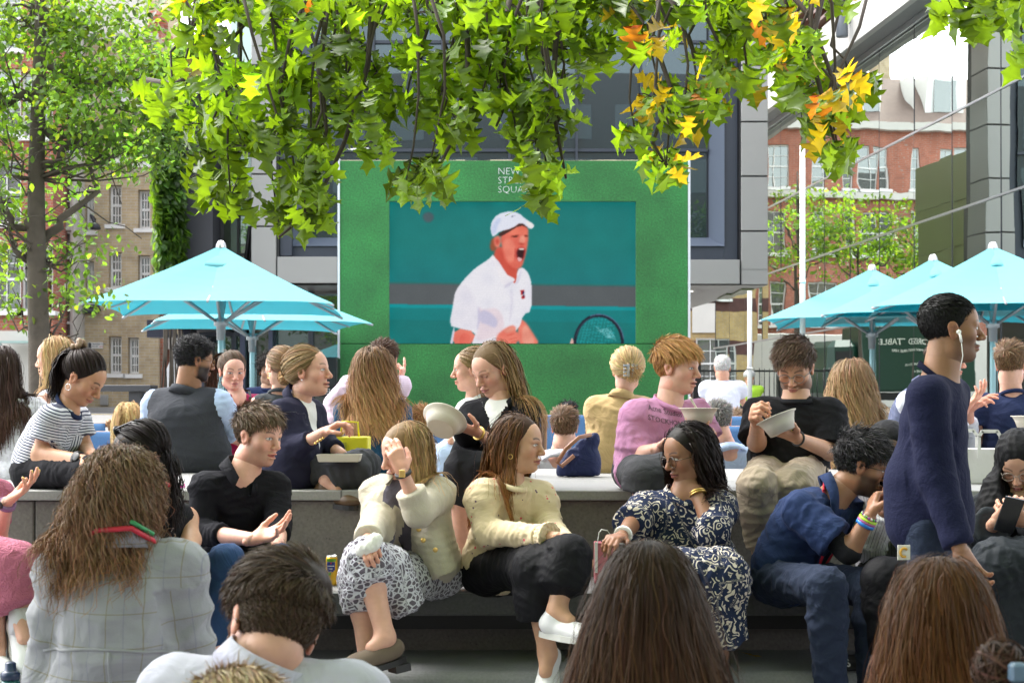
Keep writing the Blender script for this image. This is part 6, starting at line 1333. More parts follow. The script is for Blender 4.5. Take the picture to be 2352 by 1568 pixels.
    for i, a in enumerate(arms):
        if a is None or a[2] is None: continue
        hd = dict(a[2]); el, wr = a[0], a[1]; pd = nrm(J(hd['to'])-wr) if 'to' in hd else nrm(hd.get('pd', nrm(wr-el)))
        V3, Q3, C3 = hand_chunk(wr, pd, np.array(hd.get('pn',(0,-1,0)),float), hd.get('ts',1), hd.get('curl',.3), skin, hd.get('sc', .93 if fem else 1.03), hd.get('thumb',.35), hd.get('spread',.12), hd.get('h',.0037), nails)
        Vs.append(V3); Qs.append(Q3+off); Cs.append(C3); off += len(V3)
    body = mk('body', np.concatenate(Vs), np.concatenate(Qs), m_skin, root, smooth=True, attrs={'sc': ('FLOAT_COLOR', np.concatenate(Cs))})
    armsegs = [(sh[i], a[0], .10*g) for i, a in enumerate(arms) if a]+[(a[0], a[1], .085*g) for a in arms if a]
    legsegs = [(hp[i], l[0], .15*g) for i, l in enumerate(legs)]+[(l[0], l[1], .12) for l in legs] if legs else []
    if bottom:
        e = bottom.get('ease',.012); G = Field(vox); e2 = min(e,.004); G.ell(spine(.98)-up*.01, (hw*g+e2, .104*g+e2, .105+e2), AX, .06); G.ell(spine(.74), (ww*g+e2*.8, dc*.86*g+e2*.8, TL*.20+e2), AX, .06); ln = bottom.get('len', 2.0); fl = bottom.get('flare', 0.0)
        if bottom['kind'] in ('trousers','shorts'):
            for i, l in enumerate(legs):
                t1 = min(1, ln); k1 = hp[i]+(l[0]-hp[i])*t1; G.cap(hp[i], k1, lh+e*.45, (lk if t1 == 1 else lh+(lk-lh)*t1)+e+(.006+fl if t1 < 1 else 0), .05, None, ln <= 1)
                if ln > 1:
                    a_ = l[0]+(l[1]-l[0])*(ln-1); m_ = l[0]*.68+l[1]*.32
                    if ln-1 > .4: G.cap(l[0], m_, lk+e, lk+e*1.1+fl*.3, .03); G.cap(m_, a_, lk+e*1.1+fl*.3, la+(lk-la)*max(0,1-(ln-1.32)/.68)*.6+e*1.25+fl, .03, None, True)
                    else: G.cap(l[0], a_, lk+e, lk+e*1.2+fl, .03, None, True)
        else:
            for i, l in enumerate(legs): G.cap(hp[i], l[0], lh+e, lk+e+.006, .06)
            K0, K1 = legs[0][0], legs[1][0]; G.cap(K0, K1, lk+e+.004, lk+e+.004, .06)
            for t in (.35,.7): G.cap(hp[0]*(1-t)+K0*t, hp[1]*(1-t)+K1*t, lh*.8+e*.6, None, .06)
            if ln > 1:
                for u in np.linspace(0,1,bottom.get('nf',3)):
                    a_, b_ = K0*(1-u)+K1*u, (K0+(legs[0][1]-K0)*(ln-1))*(1-u)+(K1+(legs[1][1]-K1)*(ln-1))*u; b_ = b_+(b_-a_)*fl*.3; G.cap(a_, b_, lk+e*.8, lk+e+fl*.15, .05, None, True)
        for q in bottom.get('extra', []): G.cap(J(q[0]), J(q[1]), q[2], q[3], .05, None, len(q) > 4)
        solid(bottom.get('name', {'trousers':'trousers','shorts':'shorts'}.get(bottom['kind'],'skirt')), G, bottom['mat'], root, frame, bottom.get('amp',.0045), bottom.get('wl',.13), seed+1, 1, (), legsegs)
    for top in ([] if not top else top if isinstance(top, list) else [top]):
        e = top.get('ease',.010); G = Field(vox); torso(G, e, top.get('hips', True), 0 if top.get('sleeve',1) == 0 else 1); sl_ = top.get('sleeve',1.95); se = top.get('sease', e); sf = top.get('sflare', .0)
        for i, a in enumerate(arms):
            s1 = sl_[i] if isinstance(sl_, (list,tuple)) else sl_
            if a is None or s1 <= 0: continue
            el, wr, _ = a; t1 = min(1, s1); G.cap(sh[i], sh[i]+(el-sh[i])*t1, ra*.97+se, ra+(rm-ra)*t1+se+(sf if s1 <= 1 else 0), .020, None, s1 <= 1)
            if s1 > 1: G.cap(el, el+(wr-el)*(s1-1), rm+se, rm+(rw_-rm)*(s1-1)+se+sf, .025, None, True)
            if top.get('cuff') and s1 > 1: q = el+(wr-el)*(s1-1); G.cap(q+(el-wr)*.06, q, rm+(rw_-rm)*(s1-1)+se+top['cuff'], None, .004, None, True)
            if top.get('puff'): G.ell(sh[i]*.75+el*.25, (.062,.062,.066), None, .04)
        if top.get('skirt') and legs:
            for i, l in enumerate(legs): G.cap(hp[i], l[0], lh+e, lk+e+.01, .06)
        for q in top.get('extra', []): G.cap(J(q[0]), J(q[1]), q[2], q[3], .05, None, len(q) > 4)
        nk = top.get('neck'); nd = nrm(hb-neck0); 
        if nk == 'V' or nk == 'scoop': G.sub(neck0+front*.06+up*top.get('nz',.0), (.044,.06,top.get('nv',.065)), AX, .01)
        else: G.sub(neck0+nd*.10, (nr+.012,nr+.012,.075), np.stack([nrm(np.cross(front,nd)), nrm(np.cross(nd,np.cross(front,nd))), nd]), .01)
        ex = []
        solid(top.get('name','top'), G, top['mat'], root, frame, top.get('amp',.005), top.get('wl',.14), seed+2+len(top.get('name','')), 1, armsegs)
        cm = top.get('cmat', top['mat'])
        if nk in ('crew','shirt','blazer'):
            fx = nrm(np.cross(nd, np.cross(front, nd))); sx_ = np.cross(nd, fx); cr = nr+(.010 if nk == 'crew' else .012); Vr = []; n = 28; hgt = {'crew':.012,'shirt':.034,'blazer':.026}[nk]; th = .0045
            gap = {'crew':0,'shirt':.42,'blazer':.75}[nk]; am = np.linspace(gap, 2*math.pi-gap, n); c0 = neck0+nd*(.018 if nk == 'crew' else .012)
            prof_ = [(cr+.004,-.012),(cr,hgt),(cr+th,hgt+.002),(cr+.022,-.016)] if nk != 'crew' else [(cr+.002,-.016),(cr,.007),(cr+.004,.007),(cr+.008,-.014)]
            for a in am:
                dip = -.010-.040*math.cos(a)-(.035*max(0,math.cos(a))**3 if nk != 'crew' else .0)
                for (rr, zz) in prof_: Vr.append(c0+(fx*math.cos(a)*1.05+sx_*math.sin(a)*1.06)*rr+nd*(zz+dip))
            Qr = []
            for i in range(n-1):
                for j in range(4): Qr.append((i*4+j, i*4+(j+1)%4, i*4+4+(j+1)%4, i*4+4+j))
            Vr = np.array(Vr); tl = np.stack([(Vr-S_)@side, -np.abs((Vr-S_)@front)-.01, (Vr-S_)@up],1); mk('collar', Vr, np.array(Qr), cm, root, smooth=True, attrs={'tl': ('FLOAT_VECTOR', tl)})
            if nk == 'blazer' and top.get('lapels'):     # collar points / lapels lying on the chest
                mb = MB(); L2 = .075 if nk == 'shirt' else top.get('lap',.24)
                for s_ in (-1,1):
                    q0 = c0+(fx*math.cos(gap)+sx_*s_*math.sin(gap))*(cr+.008)+nd*.0; dn = front*(dc*g+e-.02)
                    pts = [q0, q0+sx_*s_*(.032 if nk == 'shirt' else .05)-up*(.045 if nk == 'shirt' else .07)+front*.028, spine(.30)*0+q0-up*L2+front*(.045 if nk == 'shirt' else .058)-sx_*s_*(.0 if nk == 'shirt' else .03), q0-up*.03+front*.02-sx_*s_*.008]
                    mb.prism(pts, front*.006)
                lp = mb.build('collar_points' if nk == 'shirt' else 'lapels', cm, root); a_ = lp.data.attributes.new('tl','FLOAT_VECTOR','POINT'); a_.data.foreach_set('vector', np.tile(np.array([0,-1.,0],np.float32), len(lp.data.vertices)))
    tl_l = top_all if isinstance(top_all, list) else [top_all] if top_all else []; eo = max([.012]+[t_.get('ease',.01) for t_ in tl_l]); so_ = max([.008]+[t_.get('sease',t_.get('ease',.01))+(.022 if t_.get('puff') else 0) for t_ in tl_l if t_.get('sleeve',1)])
    cols = [('c', neck0, hb, nr, .006), ('e', spine(.30), np.array([SW*.95, dc*g, TL*.36]), AX, eo+.016), ('c', sh[0], sh[1], .046*g, eo*.7+.018), ('e', spine(.68), np.array([ww*g, dc*.9*g, TL*.34]), AX, eo+.016)]+[('c', sh[i], a[0], .046*g, so_+.012) for i, a in enumerate(arms) if a]
    if hair: make_hair(root, hc, A, hsc, hair, cols, seed+5, lod)
    if shoes and legs:
        for i, l in enumerate(legs):
            if len(l) > 2 and l[2] is not None: shoe(root, l[1], l[2], **shoes)
    return dict(root=root, c=hc, A=A, sc=hsc, S=S_, H=H, side=side, front=front, up=up, sh=sh, hp=hp, arms=arms, legs=legs, neck=neck0, nd=nrm(hb-neck0), J=J, spine=spine, dc=dc*g, hb=hb, nr=nr)
def earring(p, s_, kind='hoop', r=.012, mat=None):
    c, A, sc = p['c'], p['A'], p['sc']; q = c+A[0]*s_*.083*sc-A[1]*.004-A[2]*.040*sc; mb = MB()
    if kind == 'hoop': mb.tube([q-A[2]*(r*(1-math.cos(a)))+A[1]*r*math.sin(a)+A[0]*s_*.003 for a in np.linspace(0,2*math.pi,15)], .0016, 5)
    else: mb.lathe(q, [(.001,-.004),(.0045,0),(.001,.004)], 8)
    mb.build('earring', mat or gold, p['root'])
gold = pm('gold', (.75,.5,.16), .3, .05, 20, metal=.9); silver = pm('silver', (.75,.75,.75), .3, .05, 20, metal=.9)
def band(p, i, t, r, wd, mat, name='bracelet', dial=None, dn=None):
    """band round the forearm of arm i at fraction t from elbow to wrist"""
    el, wr, _ = p['arms'][i]; d = nrm(wr-el); c = el+(wr-el)*t; e1 = nrm(np.cross(d, (0,0,1))); e2 = np.cross(d, e1); mb = MB(); mb.lathe(c-d*wd/2, [(r,0),(r+.003,0),(r+.003,wd),(r,wd)], 20, axes=(e1,e2,d)); o = mb.build(name, mat, p['root'])
    if dial is not None: nn = nrm(dn); mb = MB(); a1 = nrm(np.cross(nn, d)); mb.lathe(c+nn*(r+.001), [(dial,0),(dial,.007),(dial*.85,.009)], 18, axes=(a1,d,nn)); mb.build('watch_dial', black, o)
    return o
def lanyard(p, mat, l=.34, name='lanyard', badge=True, drop=0.0):
    S_, side, front, up, n0, dc = p['S'], p['side'], p['front'], p['up'], p['neck'], p['dc']; mb = MB()
    for s_ in (-1,1):
        pts = [n0-front*.07+up*.045, n0+side*s_*.066+up*.03-front*.01, n0+side*s_*.066+front*.055-up*.01, p['spine'](.25)+side*s_*.045+front*(dc+.030), p['spine'](.25+l)+side*s_*.008+front*(dc+.036)]
        for a, b in zip(pts[:-1], pts[1:]):
            d = nrm(b-a); nn = front if abs(d@front) < .8 else up; w_ = nrm(np.cross(d, nn)); mb.obox((a+b)/2, d, w_, np.cross(d,w_), np.linalg.norm(b-a)/2+.003, .008, .0012)
    o = mb.build(name, mat, p['root'])
    if badge: q = p['spine'](.25+l)+front*(dc+.036)-up*.06; mb = MB(); mb.obox(q, side, front, up, .028,.002,.045); mb.build('badge', pm('badge_plastic',(.6,.62,.64),.25), o)
    return o
# ------------------------------------------------------------------ garments' fabrics
def C_(name, col, **k):
    if name not in MC: MC[name] = cloth(name, col, **k)
    return MC[name]
k_black = C_('black_jersey', (.014,.014,.017)); k_blackwool = C_('black_suiting', (.016,.016,.020), rough=.7, inner=None)
k_polo = C_('black_pique', (.012,.012,.016), weave=500, wb=.2, wr=.5); k_navy = C_('navy_jersey', (.016,.024,.065)); k_navypolo = C_('navy_cotton', (.020,.035,.095), wr=.5)
k_jeans = C_('denim', (.025,.055,.13), weave=700, wb=.25, var=.25, wr=.5); k_chino = C_('navy_chino', (.022,.030,.055), wr=.6); k_beige = C_('beige_chino', (.38,.31,.235), wr=.5)
k_greytr = C_('charcoal_suiting', (.055,.057,.065)); k_blacktr = C_('black_trouser', (.008,.008,.010), rough=.65); k_shorts = C_('washed_black_denim', (.055,.055,.062), weave=600, wb=.25, var=.3)
k_white = C_('white_cotton', (.60,.60,.65), wr=.5); k_ltblue = C_('pale_blue_cotton', (.42,.53,.74), wr=.5); k_lilac = C_('lilac_white_cotton', (.46,.46,.56), wr=.4); k_pinkstripe = C_('pale_pink_cotton', (.66,.55,.64), pat=pat_stripes((.60,.46,.58), .012, .4))
k_stripe = C_('navy_white_stripe', (.60,.62,.68), pat=pat_stripes((.045,.05,.095), .0125, .42)); k_check = C_('grey_window_check', (.27,.275,.30), pat=pat_grid((.20,.175,.11), .075, .075, .03, (.17,.17,.25)), wr=.85, wsc=5, weave=300, wb=.25)
k_tweed = C_('cream_boucle', (.50,.455,.37), weave=240, wb=.45, var=.10, pat=pat_cells((.50,.44,.34), 130, .35), inner=(-.34,.14,(.10,.09,.12))); k_leafskirt = C_('grey_leaf_print', (.50,.50,.56), pat=pat_cells((.105,.09,.115), 40, .12, None, True, (1,1,1.5)))
k_blouse = C_('cream_floral_blouse', (.60,.49,.32), pat=pat_cells((.62,.08,.13), 24, .13, (.12,.06,.12)), wr=.7, wsc=7); k_print = C_('navy_leaf_print', (.018,.026,.062), pat=pat_leafprint((.58,.52,.44), 24))
k_pink = C_('pink_jersey', (.52,.24,.42), var=.14, wr=.5); k_navyblazer = C_('navy_wool', (.020,.020,.042), rough=.8, inner=(-.22,.17,(.72,.72,.72)), wr=.25); k_blkblazer = C_('black_wool', (.012,.012,.015), inner=(-.22,.19,(.72,.71,.71)), wr=.25)
k_gilet = C_('charcoal_fleece', (.040,.043,.052), weave=140, wb=.3, sheen=.3); k_teal = C_('teal_linen', (.018,.060,.115), wr=.7); k_camel = C_('camel_cotton', (.46,.325,.16), wr=.55); k_whblazer = C_('white_ribbed', (.68,.67,.64), pat=pat_stripes((.50,.50,.50), .022, .25)); k_magenta = C_('magenta_jersey', (.30,.015,.075)); k_dgrey = C_('dark_grey_jersey', (.045,.05,.055))
k_gilet2 = C_('navy_grey_gilet', (.085,.10,.17), sheen=.2); k_pinkdress = C_('pink_crinkle', (.42,.13,.20), wsc=40, wr=.6); k_linen = C_('white_linen', (.58,.58,.63), wsc=30, wr=.5); k_hijab = C_('black_crepe', (.010,.010,.012), rough=.6, wr=.3); k_abaya = C_('charcoal_abaya', (.022,.026,.032), rough=.6); k_pinstripe = C_('white_pinstripe', (.55,.55,.58), pat=pat_grid((.06,.06,.08), .022, 9, .10)); k_knit = C_('navy_knit', (.010,.012,.036), weave=120, wb=.5, wr=.3); k_wht = C_('white_tee', (.52,.54,.62))
loafer = pm('taupe_suede', (.13,.095,.07), .85, .12, 30); trainer = pm('white_leather', (.68,.68,.70), .5, .05, 20); brownshoe = pm('brown_leather', (.10,.055,.025), .4, .2, 12); gsole = pm('white_rubber', (.6,.6,.58), .6); blackshoe = pm('black_shoe', (.012,.012,.013), .5)
BRN, DBRN, BLK, BLD, DBLD, GNG, GRY, RBRN = (.055,.030,.016), (.030,.017,.011), (.010,.008,.008), (.42,.27,.11), (.20,.125,.062), (.36,.17,.055), (.27,.26,.25), (.085,.036,.014)
def SH(x, y, yaw, sw, D, dd=0.0, tilt=0):
    u = F/D; c, s_ = math.cos(R(yaw)), math.sin(R(yaw)); k = 1 if c >= 0 else -1
    return ((x-k*sw*c*u, y-tilt, dd-k*sw*s_), (x+k*sw*c*u, y+tilt, dd+k*sw*s_))
def pers(label, D, head, S_, H_, yaw, sw=.17, hj=.09, arms=(None,None), tilt=0, **k):
    sh = SH(S_[0], S_[1]+.050*F/D, yaw, sw*.89, D, S_[2] if len(S_) > 2 else 0, tilt); hp = SH(H_[0], H_[1]+(.034*F/D if 5.8 < D < 9.5 else 0), yaw, hj, D, H_[2] if len(H_) > 2 else 0)
    return person(label, D, head, sh, hp, arms, by=yaw, **k)
def Hd(to, pn, ts=1, curl=.35, **k): return dict(to=to, pn=pn, ts=ts, curl=curl, **k)
# ------------------------------------------------------------------ lower bench, left to right
p = pers('woman in a pink dress at the left edge raising one hand with a purple watch', 6.3, (-75,1010,0,60,-5,0), (-70,1105,0), (-75,1290,.1), 30, .16, arms=(((-150,1200,0),(-60,1262,-.3),Hd((8,1262,-.35),(0,-.2,-1),1,.5)), ((-5,1240,-.1),(17,1152,-.2),Hd((62,1118,-.2),(-.3,-.2,.9),-1,(.05,.12,.18,.3),thumb=.1,spread=.3))), legs=(((-20,1290,-.4),(-10,1480,-.4),(10,1500,-.55)),((40,1300,-.4),(48,1425,-.42),(62,1475,-.5))), skin=ROSY, fem=True, nails=(.75,.6,.12),
   hair=dict(style='long', col=BRN, len=.35, n=900, w=.006), top=dict(mat=k_pinkdress, name='dress_top', sleeve=.6), bottom=dict(kind='skirt', mat=k_pinkdress, len=1.62, ease=.02, flare=.05, name='skirt'), shoes=dict(mat=trainer, sole=gsole), lod=.6)
band(p, 1, .93, .032, .018, pm('purple_strap',(.22,.13,.25),.5), 'watch_strap', .016, (-.4,-.8,0))
tubemesh('sock', [p['legs'][1][1]+np.array([-.005,0,.05]), p['legs'][1][1]-np.array([0,0,.045])], .044, k_white, p['root'])
p = pers('dark haired woman with sunglasses on her head behind the person in the checked shirt', 5.9, (322,1043,0,-112,-18,0), (352,1160,.02), (352,1330,.1), -150, .16, arms=(((300,1230,-.1),(290,1280,-.3),None),((440,1240,0),(430,1300,-.2),None)), legs=(((330,1330,-.4),(330,1500,-.4)),((400,1330,-.4),(400,1500,-.4))), skin=TAN, fem=True, face=dict(brow=BLK),
   hair=dict(style='tied', col=(.012,.008,.008), tie=(.0,-.10,-.045), tail=.26, n=1500, tn=420, tdir=(0,-.25,-1), w=.005, tw=.020, puff=1.25), top=dict(mat=k_black, sleeve=0, neck='scoop'), bottom=dict(kind='trousers', mat=k_blacktr))
glasses(p['root'], p['c'], p['A'], p['sc'], (.02,.02,.022), .0030, True, .112, -.055, (.027,.022))
mb = MB(); q = P(383,1138-25,5.75); mb.lathe(q,[(.002,-.012),(.011,-.006),(.011,.006),(.002,.012)],10); mb.build('bead', pm('red_bead',(.35,.01,.02),.2), p['root'])
p = pers('smiling man in a black long sleeved polo and jeans, talking with open hands', 6.45, (594,1003,0,58,-6,3), (552,1092,0), (545,1292,.16), 18, .172, arms=(((462,1222,-.08),(580,1238,-.34),Hd((640,1218,-.36),(.1,-.6,.8),-1,(.12,.16,.2,.3),thumb=.0,spread=.3)),((640,1200,-.05),(640,1262,-.32),Hd((612,1292,-.38),(-.3,.5,-.6),1,.5))), legs=(((520,1290,-.48),(515,1480,-.45),(505,1510,-.6)),((645,1292,-.46),(650,1480,-.45),(660,1510,-.6))), skin=ROSY, face=dict(beard=.38, bcol=(.16,.085,.05), brow=(.07,.04,.025), eyes='open', iris=(.09,.12,.14), mouth=.004, gaze=.2, nose=1.05),
   hair=dict(style='short', col=(.085,.052,.030), tip=(.15,.10,.062), len=.062, side=.014, top=.022, thick=.007, comb=(.3,.9,-.05), lift=.24, mess=.10, n=2400, w=.004, curl=.0015), top=dict(mat=k_polo, name='polo_shirt', sleeve=1.45, neck='shirt', amp=.008, ease=.014, wl=.16), bottom=dict(kind='trousers', mat=k_jeans, amp=.006), shoes=dict(mat=blackshoe))
q = p['spine'](.33)+p['side']*.085+p['front']*(p['dc']+.022); mb = MB()
for s_ in (-1,1): mb.tube([q+p['side']*s_*(.003+.011*math.sin(a))+p['up']*(.013-.026*a/3.1) for a in np.linspace(.1,3.0,8)], .0018, 5)
mb.tube([q-p['up']*.015-p['side']*.006, q-p['up']*.015+p['side']*.006], .0018, 5); mb.build('wreath_emblem', gold, p['root'])
p = pers('woman in a cream tweed blazer covering her eyes with one hand', 6.4, (932,1038,-.02,-62,-16,8), (936,1106,0), (968,1296,.14), -14, .148, arms=(((866,1190,-.06),(842,1246,-.42),Hd((850,1262,-.52),(.3,.3,-.8),-1,.6)),((962,1176,-.20),(925,1084,-.26),Hd((905,1030,-.24),(-.35,.85,.0),-1,(.25,.3,.4,.55),thumb=.3,spread=.1))), legs=(((842,1290,-.42),(886,1464,-.50),(812,1482,-.58)),((832,1345,-.36),(848,1545,-.42),(826,1580,-.54))), skin=ROSY, fem=True, face=dict(eyes='closed', brow=(.12,.08,.05), lip=(.42,.16,.15)),
   hair=dict(style='long', col=(.24,.15,.072), tip=(.50,.33,.15), len=.28, part=.02, n=2500, w=.0042, vol=.012, curl=.004, back=.45), top=dict(mat=k_tweed, name='blazer', sleeve=[1.85,1.55], neck='blazer', ease=.024, sflare=.008, lap=.30, amp=.006, extra=[((985,1180,.02),(1006,1290,.0),.075,.085),((985,1240,-.1),(1022,1318,-.10),.05,.055,1),((880,1150,-.08),(884,1235,-.16),.045,.04)]), bottom=dict(kind='skirt', mat=k_leafskirt, len=1.28, ease=.020, flare=.05, name='skirt', extra=[((900,1300,-.3),(945,1395,-.32),.075,.055,1),((905,1330,-.34),(930,1405,-.36),.05,.045,1)], amp=.008), shoes=dict(mat=loafer, heel=.028, low=True))
earring(p, 1, 'stud', mat=silver); band(p, 1, .97, .030, .013, black, 'watch_strap', None); el, wr, _ = p['arms'][1]; mb = MB(); mb.box(wr+np.array([-.012,-.04,-.018]), wr+np.array([.012,-.030,.010]), bev=.002); mb.build('watch_face', gold, p['root'])
lanyard(p, pm('black_lanyard',(.012,.012,.014),.6), .42, badge=False)
mb = MB()
for (x, y) in ((962,1215),(972,1240),(1000,1262)): q = P(x, y, 6.21); mb.lathe(q, [(.002,0),(.010,.0),(.010,.005),(.003,.007)], 12, axes=(np.array([1.,0,0]),np.array([0,0,1.]),np.array([0,-1.,0])))
mb.build('buttons', gold, p['root'])
G = Field(.006); q = P(850,1256,5.90)
for i in range(7): G.ell(q+rng.normal(0,.018,3), (.022+.01*rng.random(),.02,.018+.012*rng.random()), None, .01)
V, Q = G.mesh(); V = V+vnormals(V,Q)*(folds(V,3,.03)*.007)[:,None]; tag(mk('tissue', V, Q, pm('tissue_white',(.75,.74,.70),.9), None, smooth=True), 'crumpled white tissue held by the woman in the cream blazer', 'tissue')
p = pers('woman in a pale yellow floral blouse and black trousers, long brown hair, looking right', 6.4, (1190,1020,0,72,-2,0), (1172,1112,0), (1150,1290,.14), 22, .142, arms=(((1120,1222,-.10),(1292,1236,-.40),Hd((1345,1262,-.42),(0,-.1,-1),-1,(.2,.3,.4,.5))),((1262,1215,-.02),(1312,1262,-.38),Hd((1335,1300,-.42),(-.5,.2,-.5),-1,.5))), legs=(((1306,1280,-.44),(1278,1405,-.48),(1340,1414,-.56)),((1225,1310,-.38),(1258,1500,-.36),(1246,1560,-.46))), skin=TAN, fem=True, face=dict(brow=(.03,.018,.012), lip=(.34,.11,.10), iris=(.04,.025,.015), browamt=.95), neckr=.046,
   hair=dict(style='long', col=(.055,.027,.014), tip=(.30,.13,.042), len=.40, part=.03, n=2600, w=.0042, vol=.010, curl=.004, back=1.3, grav=(-.12,.25,-1)), top=dict(mat=k_blouse, name='blouse', sleeve=[1.72,1.85], ease=.020, sease=.020, sflare=.0, neck='crew', amp=.007, wl=.13, puff=True), bottom=dict(kind='trousers', mat=k_blacktr, len=1.55, ease=.032, flare=.012, amp=.006), shoes=dict(mat=trainer, sole=gsole))
earring(p, 1, 'hoop', .009)
for i, (x, y) in enumerate(((1342,1262),(1330,1292))): mb = MB(); q = P(x-12, y-12, 5.98); mb.lathe(q, [(.0095,-.002),(.0105,0),(.0095,.002)], 12, axes=(np.array([0,1.,0]),np.array([0,0,1.]),np.array([1.,0,0]))); mb.build('ring', gold, p['root'])
el, wr, _ = p['arms'][0]; G = Field(.005); d = nrm(wr-el); q = el+(wr-el)*.70; G.cap(q-d*.01, q+d*.06, .036, .062, .01, None, True); V, Q = G.mesh(); V = V+vnormals(V,Q)*(folds(V,5,.03)*.007)[:,None]; mk('frilled_cuff', V, Q, k_blouse, p['root'], smooth=True, attrs={'tl': ('FLOAT_VECTOR', V)})
p = pers('woman in a navy leaf print dress and round glasses, hand behind her neck', 6.4, (1580,1042,0,-64,-14,0), (1568,1142,0), (1596,1306,.16), -8, .172, arms=(((1456,1196,-.08),(1428,1232,-.30),Hd((1400,1240,-.4),(0,.2,-1),1,.4)),((1634,1218,-.16),(1600,1128,-.06),Hd((1588,1085,.05),(.1,.9,.2),1,.55,thumb=.3))), legs=(((1556,1330,-.46),(1590,1500,-.42),(1580,1530,-.55)),((1650,1330,-.44),(1650,1500,-.40),(1660,1530,-.55))), skin=BROWN, fem=True, g=1.16, belly=.06, bust=.075, face=dict(brow=BLK, lip=(.20,.055,.05), jaw=1.12, iris=(.02,.012,.01)),
   hair=dict(style='long', col=(.010,.007,.006), tip=(.03,.015,.010), len=.36, part=.01, n=2400, w=.0045, vol=.02, curl=.008, back=1.6, grav=(.15,.25,-1)), top=dict(mat=k_print, name='dress_top', sleeve=[1.2,1.1], ease=.020, sease=.028, sflare=.012, neck='crew', amp=.008), bottom=dict(kind='skirt', mat=k_print, len=1.75, ease=.045, flare=.10, name='dress_skirt', amp=.012, nf=4), shoes=dict(mat=blackshoe))
glasses(p['root'], p['c'], p['A'], p['sc'], (.05,.025,.015), .0018, False, -.006, .0, (.0255,.0235)); earring(p, 1, 'hoop', .010)
band(p, 1, .96, .031, .006, gold); band(p, 1, .90, .034, .005, gold); band(p, 0, .9, .033, .018, white, 'watch_strap')
c, A = p['c'], p['A']; mb = MB()
for k in range(5): mb.lathe(c-A[1]*.105+A[2]*(.045-.022*k)+A[0]*(.035+.008*math.sin(k*2)), [(.001,-.012),(.011,-.006),(.013,.0),(.009,.009),(.001,.012)], 10)
o = mb.build('flower_hair_clip', [pm('clip_yellow',(.62,.50,.05),.4), pm('clip_green',(.45,.52,.33),.4)], p['root']); o.data.polygons.foreach_set('material_index', [0 if i < len(o.data.polygons)*.55 else 1 for i in range(len(o.data.polygons))])
p = pers('man in a navy polo with a red lanyard and bright wristbands, hand at his mouth', 6.35, (1980,1070,0,80,-14,0), (1893,1142,0), (1806,1312,.12), 52, .172, arms=(((1950,1268,-.22),(1997,1186,-.26),Hd((2014,1132,-.20),(.75,.3,.1),-1,(.7,.75,.8,.85),thumb=.6)),((2000,1240,.10),(2008,1150,.08),None)), legs=(((1898,1345,-.40),(1908,1580,-.32),(1915,1605,-.46)),((2006,1350,-.26),(2004,1580,-.26),(2010,1605,-.4))), skin=(.26,.135,.08), face=dict(beard=.8, bcol=(.015,.010,.008), brow=BLK, nose=1.1, iris=(.02,.012,.01)), curv=.05, g=1.06,
   hair=dict(style='short', col=(.008,.007,.008), tip=(.035,.034,.036), len=.075, side=.016, top=.026, thick=.008, comb=(.1,.9,-.1), lift=.30, mess=.25, n=2200, w=.0042, curl=.006, cfreq=1.0, stiff=.75), top=[dict(mat=k_black, name='undersleeve', sleeve=1.12, ease=.003, hips=False), dict(mat=k_navypolo, name='polo_shirt', sleeve=.72, sease=.026, sflare=.016, neck='shirt', amp=.009, ease=.018)], bottom=dict(kind='trousers', mat=k_chino, ease=.018, amp=.009, wl=.15), shoes=dict(mat=blackshoe))
glasses(p['root'], p['c'], p['A'], p['sc'], (.02,.02,.02), .0017)
for t_, wd_, cc_ in ((.80,.014,(.02,.17,.55)),(.87,.010,(.42,.10,.30)),(.92,.010,(.38,.60,.03))): band(p, 0, t_, .034, wd_, pm('band_%d' % int(cc_[0]*100), cc_, .45), 'wristband')
el, wr, _ = p['arms'][0]; mb = MB(); d = nrm(wr-el); e1 = nrm(np.cross(d,(0,1,0))); e2 = np.cross(d,e1); bm = [pm('bead_green',(.08,.35,.08),.3), pm('bead_purple',(.22,.05,.35),.3), pm('bead_white',(.7,.7,.6),.3)]
for k in range(18): a = 2*math.pi*k/18; mb.lathe(el+(wr-el)*1.0+(e1*math.cos(a)+e2*math.sin(a))*.031, [(.001,-.005),(.005,0),(.001,.005)], 6, m=k%3)
mb.build('bead_bracelet', bm, p['root']); lanyard(p, pm('red_lanyard',(.48,.015,.04),.5), .5)
p = pers('woman in a black headscarf and white pinstriped sleeves, half hidden by the walking man', 6.45, (2040,1040,.05,-4,-12,0), (2052,1125,.05), (2064,1300,.15), 0, .155, arms=(((2000,1262,-.12),(2036,1166,-.22),Hd((2048,1122,-.2),(.3,.6,.2),-1,.8)),((2120,1240,-.1),(2100,1280,-.3),None)), legs=(((2030,1330,-.42),(2040,1500,-.42)),((2090,1330,-.42),(2090,1500,-.4))), skin=DARK, fem=True, face=dict(brow=BLK, lip=(.15,.05,.045)), top=dict(mat=k_pinstripe, name='striped_shirt', sleeve=1.85, ease=.02, sease=.022, neck='crew', amp=.008), bottom=dict(kind='trousers', mat=k_blacktr, ease=.03))
